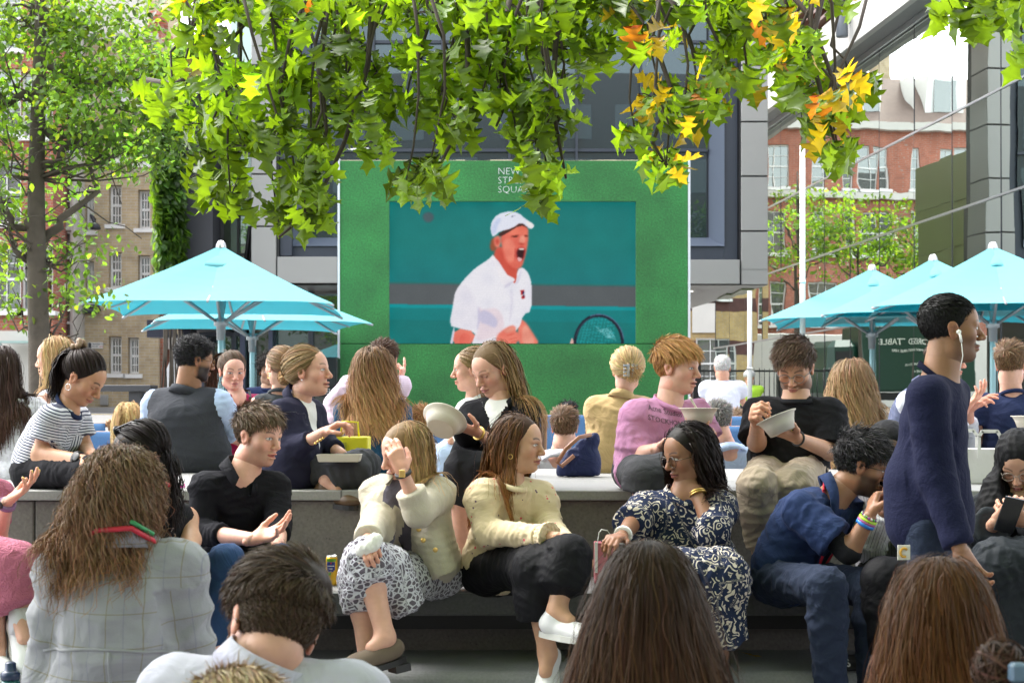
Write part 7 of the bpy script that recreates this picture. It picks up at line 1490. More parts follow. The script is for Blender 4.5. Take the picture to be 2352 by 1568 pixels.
def headscarf(p, drape, skinface=True):
    G = Field(.006); c, A, sc = p['c'], p['A'], p['sc']; W = lambda x,y,z: c+sc*(A[0]*x+A[1]*y+A[2]*z)
    G.ell(W(0,-.02,.036), np.array([.092,.110,.097]), A, .02); G.ell(W(0,-.015,-.06), np.array([.084,.09,.085]), A, .05); G.cap(W(0,-.01,-.09), p['neck']-p['up']*.02, .080, .105, .06)
    for q in drape: G.cap(p['J'](q[0]), p['J'](q[1]), q[2], q[3], .06)
    G.sub(W(0,.125,-.018), np.array([.062,.092,.094]), A, .012); V, Q = G.mesh(); V = relax(V,Q,1,.4); V = V+vnormals(V,Q)*(folds(V,8,.11)*.006)[:,None]; mk('headscarf', V, Q, k_hijab, p['root'], smooth=True, attrs={'tl': ('FLOAT_VECTOR', V)})
headscarf(p, [((2056,1120,-.08),(2060,1180,-.10),.07,.06)]); glasses(p['root'], p['c'], p['A'], p['sc'], (.02,.015,.012), .0016)
p = pers('woman in a black headscarf and abaya looking down at a phone, right edge', 6.4, (2340,1062,0,-24,-32,0), (2345,1140,.02), (2350,1300,.14), -14, .155, arms=(((2262,1232,-.12),(2288,1196,-.36),Hd((2312,1176,-.38),(.4,.6,.4),-1,(.5,.55,.6,.65))),((2420,1220,-.12),(2360,1198,-.36),Hd((2330,1180,-.38),(-.3,.5,.5),1,(.5,.5,.6,.6)))), legs=(((2292,1300,-.44),(2290,1540,-.4),(2280,1570,-.5)),((2376,1300,-.44),(2376,1540,-.4),(2380,1570,-.5))), skin=(.50,.29,.205), fem=True, face=dict(eyes='closed', brow=(.03,.02,.015), lip=(.42,.15,.14)), top=dict(mat=k_abaya, name='abaya_top', sleeve=1.7, ease=.025, sease=.03, sflare=.02, amp=.008), bottom=dict(kind='skirt', mat=k_abaya, len=1.95, ease=.035, flare=.05, name='abaya_skirt', amp=.012))
headscarf(p, [((2335,1160,-.06),(2330,1210,-.10),.07,.06),((2290,1120,0),(2262,1200,-.06),.06,.055),((2400,1120,0),(2420,1190,-.05),.06,.05)]); glasses(p['root'], p['c'], p['A'], p['sc'], (.35,.30,.27), .0016)
lanyard(p, pm('green_lanyard',(.05,.35,.12),.5), .45, badge=False)
mb = MB(); q = P(2318,1182,5.96); ax = nrm((1,.0,-.22)); az = nrm((.22,-.45,1)); mb.obox(q, ax, np.cross(az,ax), az, .036,.0045,.072); o = mb.build('phone', pm('phone_black',(.012,.012,.015),.25), None); tag(o, 'black phone in the hands of the woman in the black abaya', 'phone')
mb = MB(); mb.obox(q-np.cross(az,ax)*-.006+az*.05-ax*.02, ax, np.cross(az,ax), az, .011,.0025,.014); mb.build('camera_bump', pm('lens_grey',(.05,.05,.06),.2), o)
# ------------------------------------------------------------------ people on the upper tier, left to right
p = pers('woman in a navy and white striped t-shirt with a scrunchie, looking down at her hands', 7.25, (192,868,0,76,-34,0), (146,935,.02), (92,1066,.05), 62, .15, arms=(((91,1040,-.10),(190,1056,-.28),Hd((240,1066,-.34),(.2,-.1,-1),-1,(.2,.25,.3,.4),thumb=.1)),((196,1030,.12),(214,1045,-.16),Hd((236,1062,-.22),(0,-.2,-1),1,.4))), legs=(((208,1082,-.28),(196,1230,-.22),(215,1262,-.3)),((232,1078,.0),(230,1230,-.12),(250,1262,-.2))), skin=(.47,.25,.155), fem=True, hv=.0028, curv=.04, face=dict(eyes='closed', brow=(.02,.013,.01), lip=(.33,.11,.10), browamt=.95),
   hair=dict(style='tied', col=(.018,.011,.010), tip=(.03,.016,.012), tie=(.0,-.085,.085), tail=.30, n=1500, tn=420, tdir=(0,-.9,-.3), w=.0046, puff=1.1, tw=.016), top=dict(mat=k_stripe, name='striped_tee', sleeve=.62, sease=.020, sflare=.010, neck='crew', cmat=k_navy, ease=.010, amp=.004), bottom=dict(kind='trousers', mat=k_black, ease=.016), shoes=dict(mat=blackshoe))
earring(p, 1, 'hoop', .014, silver); band(p, 0, .90, .033, .020, black, 'watch_strap', .020, (.0,-1,.35))
tq = p['c']+(np.array([0,-.100,.105]))@p['A']; mb = MB(); mb.tube([tq+(np.array([.026*math.cos(a),.012*math.sin(a*3),.026*math.sin(a)]))@p['A'] for a in np.linspace(0,2*math.pi,19)], [.013+.004*math.sin(k*2.3) for k in range(19)], 8); mb.build('scrunchie', pm('leopard_print',(.20,.13,.08),.7,.9,120), p['root'])
p = pers('woman with long dark brown hair and white strappy top, back turned, far left', 8.2, (6,848,0,172,-4,0), (38,922,0), (44,1062,0), -176, .15, arms=(((-28,1010,.02),(-20,1075,.1),None),((104,1010,.02),(96,1075,.15),None)), legs=None, skin=TAN, fem=True, hv=.005,
   hair=dict(style='long', col=(.028,.016,.012), tip=(.060,.030,.020), len=.46, n=1500, w=.0055, back=1.2), top=dict(mat=k_linen, name='linen_top', sleeve=0, neck='scoop', ease=.022, amp=.006), bottom=dict(kind='skirt', mat=k_linen, len=1.0, name='linen_skirt') if False else None, vox=.009)
G = Field(.009); [G.cap(p['H']+p['side']*s_*.08, p['H']+p['side']*s_*.12-p['up']*.0+p['front']*.35, .11,.09,.06) for s_ in (-1,1)]; G.ell(p['H']-p['up']*.02,(.2,.17,.12),None,.05); V, Q = G.mesh(); V = V+vnormals(V,Q)*(folds(V,8,.1)*.006)[:,None]; mk('linen_skirt', V, Q, k_linen, p['root'], smooth=True, attrs={'tl': ('FLOAT_VECTOR', V)})
mb = MB()
for s_ in (0,1): q = p['sh'][s_]*.72+p['S']*.28; mb.tube([q-p['front']*.075-p['up']*.06, q-p['front']*.03+p['up']*.046, q+p['front']*.05], .006, 5)
mb.build('strap', k_linen, p['root'])
p = pers('blonde woman in profile behind the striped t-shirt woman, bare shoulders', 8.7, (126,824,0,-100,-2,0), (132,900,0), (132,1052,0), -120, .15, arms=(((112,985,-.05),(100,1045,.1),None),((168,985,.05),(170,1045,.1),None)), skin=(.58,.33,.24), fem=True, hv=.0035, face=dict(brow=(.16,.10,.06), mouth=.003),
   hair=dict(style='long', col=(.40,.26,.12), tip=(.58,.42,.22), len=.34, n=1700, w=.005, back=1.0, vol=.018), top=dict(mat=k_white, name='vest_top', sleeve=0, neck='scoop', ease=.01), vox=.009, lod=.8)
p = pers('large bearded man in a charcoal fleece gilet over pale blue sleeves, seen from behind', 8.9, (448,828,-.02,118,-6,0), (430,908,0), (428,1052,.02), 168, .205, hj=.12, arms=(((350,980,.06),(372,1040,.26),None),((530,972,.12),(524,1005,.30),Hd((520,1015,.4),(-.5,.2,0),1,.4))), legs=(((380,1062,.42),(380,1160,.46)),((480,1062,.42),(480,1160,.46))), skin=(.30,.155,.09), g=1.34, hw=.17, ww=.16, face=dict(beard=.95, bcol=(.012,.009,.008), brow=BLK, nose=1.1, jaw=1.1), hv=.0035, neckr=.068, curv=.03,
   hair=dict(style='short', col=(.010,.009,.010), tip=(.05,.05,.055), len=.034, side=.012, top=.017, thick=.008, lift=.5, mess=.5, curl=.010, cfreq=1.6, n=1500, w=.0045), top=[dict(mat=k_ltblue, name='shirt', sleeve=1.85, ease=.008, sease=.020, amp=.007), dict(mat=k_gilet, name='gilet', sleeve=0, ease=.034, amp=.005, wl=.2, neck='blazer', nz=.02)], bottom=dict(kind='trousers', mat=k_greytr), vox=.009)
glasses(p['root'], p['c'], p['A'], p['sc'], (.22,.10,.03), .002)
p = pers('woman in a magenta top with a ponytail and black lanyard, facing the camera', 9.9, (534,853,0,22,-8,0), (548,912,0), (548,1040,0), 14, .165, arms=(((498,985,-.05),(520,1030,-.3),None),((596,985,-.05),(560,1020,-.32),Hd((545,1015,-.36),(0,0,1),1,.5))), legs=(((532,1170,-.05),(532,1295,0),(532,1310,-.2)),((562,1170,-.05),(562,1295,0),(562,1310,-.2))), skin=ROSY, fem=True, hv=.003, face=dict(brow=(.08,.05,.03), iris=(.06,.07,.08), gaze=.5, lip=(.42,.15,.15)),
   hair=dict(style='tied', col=(.075,.045,.026), tip=(.12,.075,.042), tie=(.02,-.08,.09), tail=.36, n=1300, tn=240, tdir=(.45,-.6,.3), w=.005), top=dict(mat=k_magenta, name='top', sleeve=1.6, neck='scoop', ease=.015, sease=.02), bottom=dict(kind='trousers', mat=k_black), vox=.009)
lanyard(p, pm('black_lanyard',(.012,.012,.014),.6), .4)
p = pers('woman in a sleeveless dark top with a wavy blonde bun, seen from behind', 9.4, (643,842,0,-138,-2,0), (640,910,0), (644,1042,0), -160, .155, arms=(((588,985,.02),(600,1045,.15),None),((690,985,.02),(688,1045,.15),None)), legs=(((620,1048,.4),(620,1150,.42)),((668,1048,.4),(668,1150,.42))), skin=(.55,.32,.23), fem=True, hv=.004, hair=dict(style='tied', col=(.16,.095,.05), tip=(.30,.18,.09), tie=(.01,-.11,.01), bun=.042, bunf=2.8, n=1200, w=.0048), top=dict(mat=k_dgrey, name='sleeveless_top', sleeve=0, ease=.014, neck='crew'), bottom=dict(kind='trousers', mat=k_black), vox=.009)
earring(p, -1, 'hoop', .016)
p = pers('woman in a navy blazer sitting cross legged with one hand raised while eating', 7.3, (708,854,0,76,6,0), (682,925,.02), (664,1066,.02), 58, .148, arms=(((664,1038,-.14),(744,992,-.26),Hd((806,962,-.30),(.3,-.1,-1),-1,(.25,.45,.55,.6),thumb=.5,spread=.05)),((748,1020,.14),(786,1042,-.05),None)), legs=(((812,1080,-.12),(752,1108,-.16),(800,1114,-.24)),((836,1068,.26),(770,1100,.10),(730,1106,.05))), skin=ROSY, fem=True, hv=.0028, curv=.03, face=dict(brow=(.12,.075,.04), browup=.1, iris=(.07,.09,.10), lip=(.45,.17,.16), nose=1.0, mouth=.002),
   hair=dict(style='tied', col=(.22,.14,.068), tip=(.44,.30,.15), tie=(-.01,-.10,.0), bun=.036, bunf=1.9, n=1700, w=.0044, puff=1.15), top=dict(mat=k_navyblazer, name='blazer', sleeve=1.62, neck='blazer', ease=.022, sease=.018, amp=.005, lap=.26, extra=[((668,1040,-.06),(660,1082,-.08),.13,.14)]), bottom=dict(kind='trousers', mat=k_greytr, len=1.9, ease=.022, flare=.012, amp=.008, wl=.16), shoes=dict(mat=brownshoe))
earring(p, 1, 'stud', mat=silver); mb = MB()
for (x, y) in ((730,1014),(736,1010),(742,1006),(724,1018)): mb.lathe(P(x,y,7.02), [(.001,-.006),(.008,0),(.001,.006)], 8)
mb.build('cuff_buttons', gold, p['root'])
p = pers('woman in a teal linen dress with long wavy brown hair, seen from behind', 8.85, (862,848,0,152,-2,0), (856,928,0), (858,1054,.02), 176, .165, hj=.10, arms=(((792,1000,.06),(812,1040,.28),None),((926,985,.08),(912,1010,.3),Hd((905,1020,.4),(0,0,-1),1,.4))), legs=(((828,1062,.42),(828,1160,.46)),((888,1062,.42),(888,1160,.46))), skin=(.58,.33,.24), fem=True, g=1.2, hv=.004, hair=dict(style='long', col=(.13,.07,.036), tip=(.46,.26,.11), len=.42, n=2400, w=.005, curl=.012, cfreq=2.2, vol=.030, crown=True, flare=.18), top=dict(mat=k_teal, name='dress_top', sleeve=1.05, ease=.018, sease=.022, amp=.008), bottom=dict(kind='skirt', mat=k_teal, len=1.5, ease=.03, name='dress_skirt'), vox=.009)
p = pers('man in a pale pink shirt with a navy rucksack strap, pointing with his raised hand', 10.2, (884,828,.05,168,0,0), (862,868,0), (858,985,0), -172, .19, arms=(((766,925,.02),(766,985,-.05),Hd((768,1010,-.05),(.4,0,1),1,.35)),((902,935,.1),(918,880,.18),Hd((924,848,.2),(-1,.2,0),-1,(.0,.75,.85,.9),thumb=.2))), legs=(((840,1140,.02),(840,1268,0),(840,1280,.2)),((880,1140,.02),(880,1268,0),(880,1280,.2))), skin=ROSY, hv=.005, hair=dict(style='short', col=(.07,.035,.02), len=.045, side=.02, top=.02, n=900, w=.006), top=dict(mat=k_pinkstripe, name='shirt', sleeve=1.9, ease=.02, sease=.02, neck='shirt', amp=.008), bottom=dict(kind='trousers', mat=k_greytr), shoes=dict(mat=blackshoe), vox=.01)
mb = MB(); q = p['sh'][0]*.6+p['S']*.4; mb.obox(q-p['front']*.09-p['up']*.05, p['side'], p['up'], p['front'], .028,.13,.006); mb.obox(q-p['front']*.105-p['up']*.30+p['side']*(-.02), p['side'], p['up'], p['front'], .02,.16,.006); mb.build('rucksack_strap', k_navy, p['root'])
p = pers('fair haired woman in a white ribbed blazer and pale blue trousers, in profile facing left', 8.5, (1084,848,0,-92,-3,0), (1088,925,.02), (1078,1046,.02), -104, .145, arms=(((1070,1000,-.08),(1036,1012,-.1),None),((1098,1000,.1),(1060,1020,.1),None)), legs=(((1030,1048,-.05),(1030,1140,.0)),((1040,1040,.2),(1024,1140,.2))), skin=ROSY, fem=True, hv=.0035, face=dict(brow=(.2,.13,.08), nose=1.05), hair=dict(style='tied', col=(.25,.16,.075), tip=(.40,.28,.14), tie=(0,-.10,-.01), bun=.03, n=1400, w=.0045), top=dict(mat=k_whblazer, name='blazer', sleeve=1.8, ease=.024, sease=.018, neck='blazer'), bottom=dict(kind='trousers', mat=k_ltblue, ease=.03), vox=.009)
p = pers('woman in a black blazer over a white tee with a bowl', 7.15, (1132,848,0,-48,-24,0), (1146,928,0), (1112,1062,.05), -24, .150, arms=(((1072,1000,-.12),(1032,944,-.30),Hd((998,934,-.34),(.2,.2,-1),1,(.55,.7,.75,.8),thumb=.5)),((1168,1034,-.14),(1098,994,-.30),Hd((1046,972,-.36),(-.2,.2,.9),-1,(.1,.15,.2,.3),thumb=.3,spread=.2))), legs=(((1062,1074,-.36),(1058,1265,-.26),(1050,1300,-.40)),((1106,1080,-.38),(1086,1270,-.26),(1080,1305,-.40))), skin=ROSY, fem=True, hv=.0028, face=dict(eyes='closed', brow=(.17,.11,.07), lip=(.43,.16,.15)),
   hair=dict(style='long', col=(.19,.12,.062), tip=(.42,.26,.11), len=.46, n=2600, w=.0044, back=.9, vol=.016, grav=(.22,0,-1), curl=.003), top=dict(mat=k_blkblazer, name='blazer', sleeve=1.72, neck='blazer', ease=.022, sease=.016, lap=.28, extra=[((1150,1010,0),(1165,1062,-.02),.11,.12)]), bottom=dict(kind='trousers', mat=k_blackwool, len=1.36, ease=.022, flare=.02), shoes=dict(mat=blackshoe))
earring(p, 1, 'stud', mat=silver); band(p, 1, .97, .028, .010, gold, 'watch_strap')
p = pers('small blond head above a deckchair, just right of the pointing man', 10.3, (966,972,0,-150,0,0), (972,1022,0), (972,1110,.2), 180, .14, arms=(((940,1080,.1),(945,1100,.3),None),((1004,1080,.1),(1000,1100,.3),None)), skin=ROSY, hv=.005, hair=dict(style='short', col=(.33,.17,.065), len=.04, side=.02, top=.02, n=800, w=.006, mess=.5), top=dict(mat=k_white, name='shirt', sleeve=.6), vox=.011, hsc=.9)
p = pers('woman with straight blonde hair in a deckchair, seen from behind, left', 10.35, (296,966,0,178,-3,0), (292,1036,.03), (292,1105,.3), 180, .14, arms=(((258,1090,.1),(262,1110,.35),None),((326,1090,.1),(322,1110,.35),None)), skin=ROSY, fem=True, hv=.005, hair=dict(style='long', col=(.46,.30,.12), tip=(.66,.50,.27), len=.42, n=1300, w=.005, back=.8, vol=.016), top=dict(mat=k_ltblue, name='top', sleeve=.7), vox=.011)
p = pers('man with curly dark hair in a navy t-shirt standing far back by the glass doors', 14.0, (617,853,0,12,-4,0), (617,892,0), (617,1000,0), 5, .18, arms=(((592,930,0),(596,985,-.1),None),((642,930,0),(638,985,-.1),None)), legs=(((606,1090,0),(606,1180,0)),((628,1090,0),(628,1180,0))), skin=OLIVE, hv=.0045, face=dict(brow=BLK, beard=.25, bcol=(.03,.02,.015)), hair=dict(style='short', col=(.014,.010,.008), len=.06, side=.03, top=.04, thick=.018, n=700, w=.008, curl=.012, mess=.6), top=dict(mat=k_navy, name='tee', sleeve=.7, neck='crew'), bottom=dict(kind='trousers', mat=k_black), vox=.013)
p = pers('woman in a camel blazer, blonde hair held by a pale claw clip', 8.85, (1440,850,0,-176,-3,0), (1424,920,0), (1404,1054,.02), 178, .150, hj=.10, arms=(((1374,1010,.06),(1386,1062,.2),None),((1466,1000,.1),(1446,1050,.25),None)), legs=(((1376,1062,.42),(1376,1160,.46)),((1432,1062,.42),(1432,1160,.46))), skin=ROSY, fem=True, hv=.005, hair=dict(style='tied', col=(.38,.25,.11), tip=(.66,.49,.26), tie=(.0,-.112,.0), tail=.10, tn=160, tdir=(.3,-.4,.9), n=1700, w=.0046, puff=1.5, thick=.016), top=dict(mat=k_camel, name='blazer', sleeve=1.9, ease=.030, sease=.026, neck='blazer', amp=.009, wl=.18, extra=[((1376,1045,-.02),(1376,1066,-.03),.11,.10),((1430,1045,-.02),(1434,1066,-.03),.11,.10)]), bottom=dict(kind='trousers', mat=k_black), vox=.008)
tq = p['c']+np.array([0,-.135,-.01])@p['A']; mb = MB()
for s_ in (-1,1):
    mb.obox(tq+p['A'][0]*s_*.012, p['A'][0], p['A'][1], p['A'][2], .006,.012,.036)
    for k in range(4): mb.obox(tq+p['A'][0]*s_*.026+p['A'][2]*(-.027+.018*k), p['A'][0], p['A'][1], p['A'][2], .012,.008,.005)
mb.build('claw_clip', pm('clip_grey',(.42,.46,.55),.3), p['root'])
p = pers('ginger haired man in a pink printed t-shirt holding a bowl', 7.15, (1556,845,0,58,-3,0), (1530,930,0), (1492,1064,.06), 22, .168, arms=(((1456,1046,-.06),(1512,1030,-.30),Hd((1552,1026,-.36),(0,0,1),1,.4)),((1622,1022,.02),(1630,994,-.22),Hd((1598,984,-.33),(-.1,-.35,.95),1,(.35,.4,.45,.5),thumb=.3,spread=.35))), legs=(((1478,1094,-.42),(1492,1280,-.34),(1485,1310,-.5)),((1530,1085,-.40),(1546,1280,-.34),(1550,1310,-.5))), skin=(.62,.36,.28), hv=.0028, face=dict(brow=(.30,.17,.08), browamt=.5, iris=(.10,.14,.18), lip=(.48,.20,.18), nose=1.05, mouth=.002),
   hair=dict(style='short', col=(.34,.165,.052), tip=(.52,.29,.11), len=.07, side=.022, top=.028, thick=.010, comb=(.25,.9,-.25), lift=.12, mess=.04, n=2600, w=.004), top=dict(mat=k_pink, name='tee', sleeve=.80, ease=.022, sease=.030, sflare=.016, neck='crew', amp=.009, wl=.17, extra=[((1470,1050,-.05),(1462,1080,-.08),.10,.10)]), bottom=dict(kind='shorts', mat=k_shorts, len=1.12, ease=.028, flare=.01), shoes=dict(mat=trainer, sole=gsole))
pk = p
p = pers('bearded man in a black t-shirt and beige trousers looking down into a bowl, wearing glasses', 7.1, (1826,846,0,-20,-26,0), (1826,925,0), (1808,1062,.06), -10, .178, arms=(((1738,1016,-.06),(1738,972,-.30),Hd((1732,950,-.36),(.7,.2,-.4),1,(.7,.75,.8,.8),thumb=.6)),((1908,1036,-.08),(1830,1006,-.30),Hd((1780,985,-.36),(-.1,.1,.95),-1,(.1,.15,.2,.25),thumb=.3,spread=.2))), legs=(((1738,1114,-.42),(1748,1262,-.30),(1744,1300,-.46)),((1826,1114,-.36),(1834,1262,-.26),(1834,1300,-.42))), skin=(.50,.275,.18), hv=.0028, curv=.03, g=1.04, face=dict(eyes='closed', beard=.72, bcol=(.05,.028,.018), brow=(.04,.025,.015), lip=(.40,.15,.13), nose=1.05),
   hair=dict(style='short', col=(.045,.027,.018), tip=(.11,.065,.042), len=.065, side=.014, top=.028, thick=.008, comb=(.5,.75,-.05), lift=.22, mess=.08, n=2300, w=.004, curl=.002), top=dict(mat=k_black, name='tee', sleeve=.86, ease=.020, sease=.030, sflare=.014, neck='crew', amp=.009, wl=.17), bottom=dict(kind='trousers', mat=k_beige, len=1.93, ease=.024, amp=.009, wl=.15), shoes=dict(mat=brownshoe))
glasses(p['root'], p['c'], p['A'], p['sc'], (.20,.18,.17), .0018, False, -.002, 0, (.025,.021)); band(p, 1, .97, .031, .005, black, 'hair_tie')
q = p['spine'](.30)-p['side']*-.035+p['front']*(p['dc']+.030); mb = MB(); mb.tube([q+p['side']*.022*math.cos(a)+p['up']*.022*math.sin(a) for a in np.linspace(.5,5.6,14)], .003, 5)
for k in range(6): mb.obox(q+p['side']*(-.05+.012*rnd.random())+p['up']*(.02+.05*rnd.random())-p['front']*.006, p['side'], p['up'], p['front'], .002,.003,.002)
mb.obox(q, p['side'], p['up'], p['front'], .012,.002,.002); mb.obox(q-p['side']*.004, p['up'], p['side'], p['front'], .010,.002,.002); mb.build('chest_print', pm('yellow_print',(.45,.36,.02),.7), p['root'])
p = pers('woman with very long wavy light brown hair in a black sleeveless top, seen from behind', 9.3, (1956,872,0,176,-2,0), (1960,938,0), (1964,1060,0), 180, .155, arms=(((1898,1010,.03),(1910,1060,.2),None),((2020,1010,.03),(2012,1060,.2),None)), legs=(((1935,1066,.42),(1935,1160,.44)),((1992,1066,.42),(1992,1160,.44))), skin=(.56,.32,.22), fem=True, hv=.005, hair=dict(style='long', col=(.20,.12,.062), tip=(.52,.34,.16), len=.52, n=2700, w=.0048, curl=.013, cfreq=3.0, crown=True, vol=.034, flare=.16), top=dict(mat=k_black, name='top', sleeve=0, neck='scoop'), bottom=dict(kind='trousers', mat=k_black), vox=.009)
p = pers('man in a grey navy gilet and white sleeves clasping his hands, behind the walking man', 8.9, (2172,826,0,84,-4,0), (2120,905,.02), (2100,1048,.03), 62, .18, arms=(((2180,1030,-.16),(2216,938,-.26),Hd((2250,906,-.30),(.3,-.2,.9),-1,(.1,.15,.2,.3),thumb=.2)),((2222,1020,.10),(2226,942,-.06),Hd((2262,912,-.14),(0,.3,-1),1,(.1,.2,.3,.4),thumb=.2))), legs=(((2180,1066,-.1),(2186,1180,-.05)),((2210,1060,.3),(2210,1180,.3))), skin=(.62,.33,.25), g=1.1, hv=.004, face=dict(brow=(.07,.04,.025), beard=.2, bcol=(.16,.09,.06)), hair=dict(style='short', col=(.06,.035,.022), len=.05, side=.02, n=900, w=.005), top=[dict(mat=k_wht, name='shirt', sleeve=1.7, ease=.012, sease=.022), dict(mat=k_gilet2, name='gilet', sleeve=0, ease=.036, neck='blazer')], bottom=dict(kind='trousers', mat=k_greytr), vox=.009)
p = pers('man with short light brown hair in a navy t-shirt, back turned, right edge', 9.0, (2322,838,0,148,-4,0), (2324,912,0), (2326,1052,0), 172, .19, arms=(((2246,985,.04),(2262,1050,.2),None),((2400,985,.04),(2386,1050,.2),None)), legs=(((2290,1060,.42),(2290,1160,.44)),((2366,1060,.42),(2366,1160,.44))), skin=ROSY, hv=.004, hair=dict(style='short', col=(.13,.075,.04), tip=(.20,.12,.065), len=.045, side=.014, top=.02, thick=.008, lift=.4, n=1300, w=.0048), top=dict(mat=k_navy, name='tee', sleeve=.75, ease=.018, sease=.028, sflare=.012, neck='crew', amp=.008), bottom=dict(kind='trousers', mat=k_greytr), vox=.009)
p = pers('grey haired man in a pale blue shirt sitting in a deckchair, seen from behind', 9.95, (1650,966,0,172,-2,0), (1676,1030,.02), (1672,1105,.3), 176, .18, arms=(((1610,1085,.1),(1620,1105,.4),None),((1744,1085,.1),(1736,1105,.4),None)), skin=ROSY, hv=.004, hair=dict(style='short', col=(.10,.095,.09), tip=(.34,.33,.32), len=.03, side=.012, top=.017, thick=.008, lift=.8, mess=.35, n=1300, w=.0046), top=dict(mat=k_ltblue, name='shirt', sleeve=1.8, neck='shirt', ease=.02, amp=.008), vox=.01)
p = pers('brown haired man in a white shirt sitting low in a deckchair, seen from behind', 9.9, (1297,982,0,176,-2,0), (1280,1046,.02), (1278,1105,.3), 180, .17, arms=(((1226,1090,.1),(1236,1108,.4),None),((1332,1090,.1),(1324,1108,.4),None)), skin=ROSY, hv=.005, hair=dict(style='short', col=(.10,.055,.030), tip=(.19,.115,.065), len=.045, side=.022, top=.02, thick=.010, lift=.3, n=1300, w=.0048), top=dict(mat=k_white, name='shirt', sleeve=1.8, neck='shirt', ease=.02, amp=.008), vox=.01)
p = pers('man with dark curly hair in a blue top beyond the far deckchair', 19.55, (1305,954,0,178,0,0), (1305,984,.05), (1305,1030,.3), 180, .19, arms=(((1268,1010,.1),(1272,1030,.35),None),((1342,1010,.1),(1338,1030,.35),None)), skin=OLIVE, hv=.007, hair=dict(style='short', col=(.010,.009,.010), len=.05, side=.03, top=.04, thick=.02, n=400, w=.012, curl=.012, mess=.6), top=dict(mat=k_ltblue, name='top', sleeve=.8), vox=.016, hsc=1.15)
p = pers('light brown haired head above the far right deckchair', 15.3, (1692,973,0,178,0,0), (1692,1012,.1), (1692,1060,.4), 180, .17, arms=(((1656,1040,.1),(1660,1060,.4),None),((1728,1040,.1),(1724,1060,.4),None)), skin=ROSY, hv=.006, hair=dict(style='short', col=(.16,.10,.055), len=.045, side=.025, top=.025, thick=.014, n=600, w=.009), top=dict(mat=k_white, name='top', sleeve=.8), vox=.014, hsc=1.05)
p = pers('white haired man in a white t-shirt standing with his back turned, right of the screen', 16.0, (1659,845,0,178,-8,0), (1660,880,.0), (1660,965,-.1), 178, .185, arms=(((1622,915,.05),(1630,942,.25),None),((1702,915,.05),(1716,938,.2),Hd((1716,948,.3),(0,0,-1),1,.4))), legs=(((1650,1060,.02),(1650,1145,0),(1650,1155,.2)),((1672,1060,.02),(1672,1145,0),(1672,1155,.2))), skin=(.55,.29,.20), hv=.0055, hair=dict(style='short', col=(.50,.49,.47), len=.022, side=.014, top=.014, thick=.008, n=600, w=.008), top=dict(mat=k_wht, name='tee', sleeve=.75, ease=.025, sease=.035, neck='crew'), bottom=dict(kind='trousers', mat=k_beige), shoes=dict(mat=brownshoe), vox=.013)
p = pers('hi-vis worker with pale cap, solid stand-in for a reflection, far right of the screen', 27.0, (1721,868,0,170,0,0), (1721,888,0), (1721,925,0), 180, .2, arms=(((1706,905,0),(1708,922,.1),None),((1737,905,0),(1734,922,.1),None)), legs=(((1715,955,0),(1715,985,0)),((1727,955,0),(1727,985,0))), skin=ROSY, hv=.009, hair=None, top=dict(mat=C_('hi_vis', (.45,.75,.06)), name='jacket', sleeve=1.9, ease=.03), bottom=dict(kind='trousers', mat=k_greytr), vox=.022)  # solid figure added where the glass only mirrors a worker
G = Field(.008); G.ell(p['c']+np.array([0,0,.055]), (.10,.115,.09)); G.cut(p['c']+np.array([0,0,.02]), (0,0,-1)); V, Q = G.mesh(); mk('cap', V, Q, pm('cap_grey',(.5,.5,.5),.6), p['root'], smooth=True)
# ------------------------------------------------------------------ the man walking past
p = pers('man in a dark navy knitted jumper with white earphones walking past on the right', 5.5, (2184,757,0,86,2,0), (2156,876,0), (2148,1215,.0), 74, .160, dc=.095, hw=.14, arms=(((2150,1090,-.16),(2205,1262,-.26),Hd((2236,1318,-.26),(.2,-.6,.0),1,.45)),((2130,1090,.14),(2110,1260,.20),Hd((2108,1310,.2),(.3,.6,0),1,.45))), legs=(((2150,1510,-.06),(2120,1830,.0),(2210,1850,-.05)),((2100,1510,.08),(2020,1800,.1),(2110,1840,.1))), skin=(.27,.14,.082), hv=.003, vox=.007, face=dict(brow=BLK, goatee=.95, bcol=(.012,.009,.008), beard=.45, nose=1.12, jaw=.96, iris=(.02,.012,.01), lip=(.24,.09,.075)), neckr=.060,
   hair=dict(style='short', col=(.007,.0065,.007), len=.018, side=.005, top=.014, thick=.005, lift=.12, mess=.12, n=2600, w=.0036), top=[dict(mat=k_wht, name='tee', sleeve=0, neck='crew', ease=.0, amp=0), dict(mat=k_knit, name='jumper', sleeve=1.95, ease=.018, sease=.024, sflare=.0, neck='crew', amp=.0045, wl=.24, nz=.0, extra=[((2124,1110,0),(2130,1196,0),.140,.142)])], bottom=dict(kind='trousers', mat=k_chino, ease=.014), shoes=dict(mat=blackshoe))
c, A = p['c'], p['A']; mb = MB(); q = c+A[0]*.090+A[1]*.008-A[2]*.012; mb.lathe(q, [(.001,-.009),(.0085,-.003),(.0085,.004),(.001,.009)], 10); mb.tube([q+A[0]*.004, q+A[0]*.008-A[2]*.02-A[1]*-.004, q+A[0]*.006-A[2]*.035-A[1]*-.006], .0042, 6)
mb.tube([q+A[0]*.006-A[2]*.035+A[1]*.006, q+A[0]*.002-A[2]*.08+A[1]*.010, p['neck']+p['front']*.05-np.array([0,.07,0])+p['up']*.03], .0016, 5); mb.build('earphones', white, p['root'])
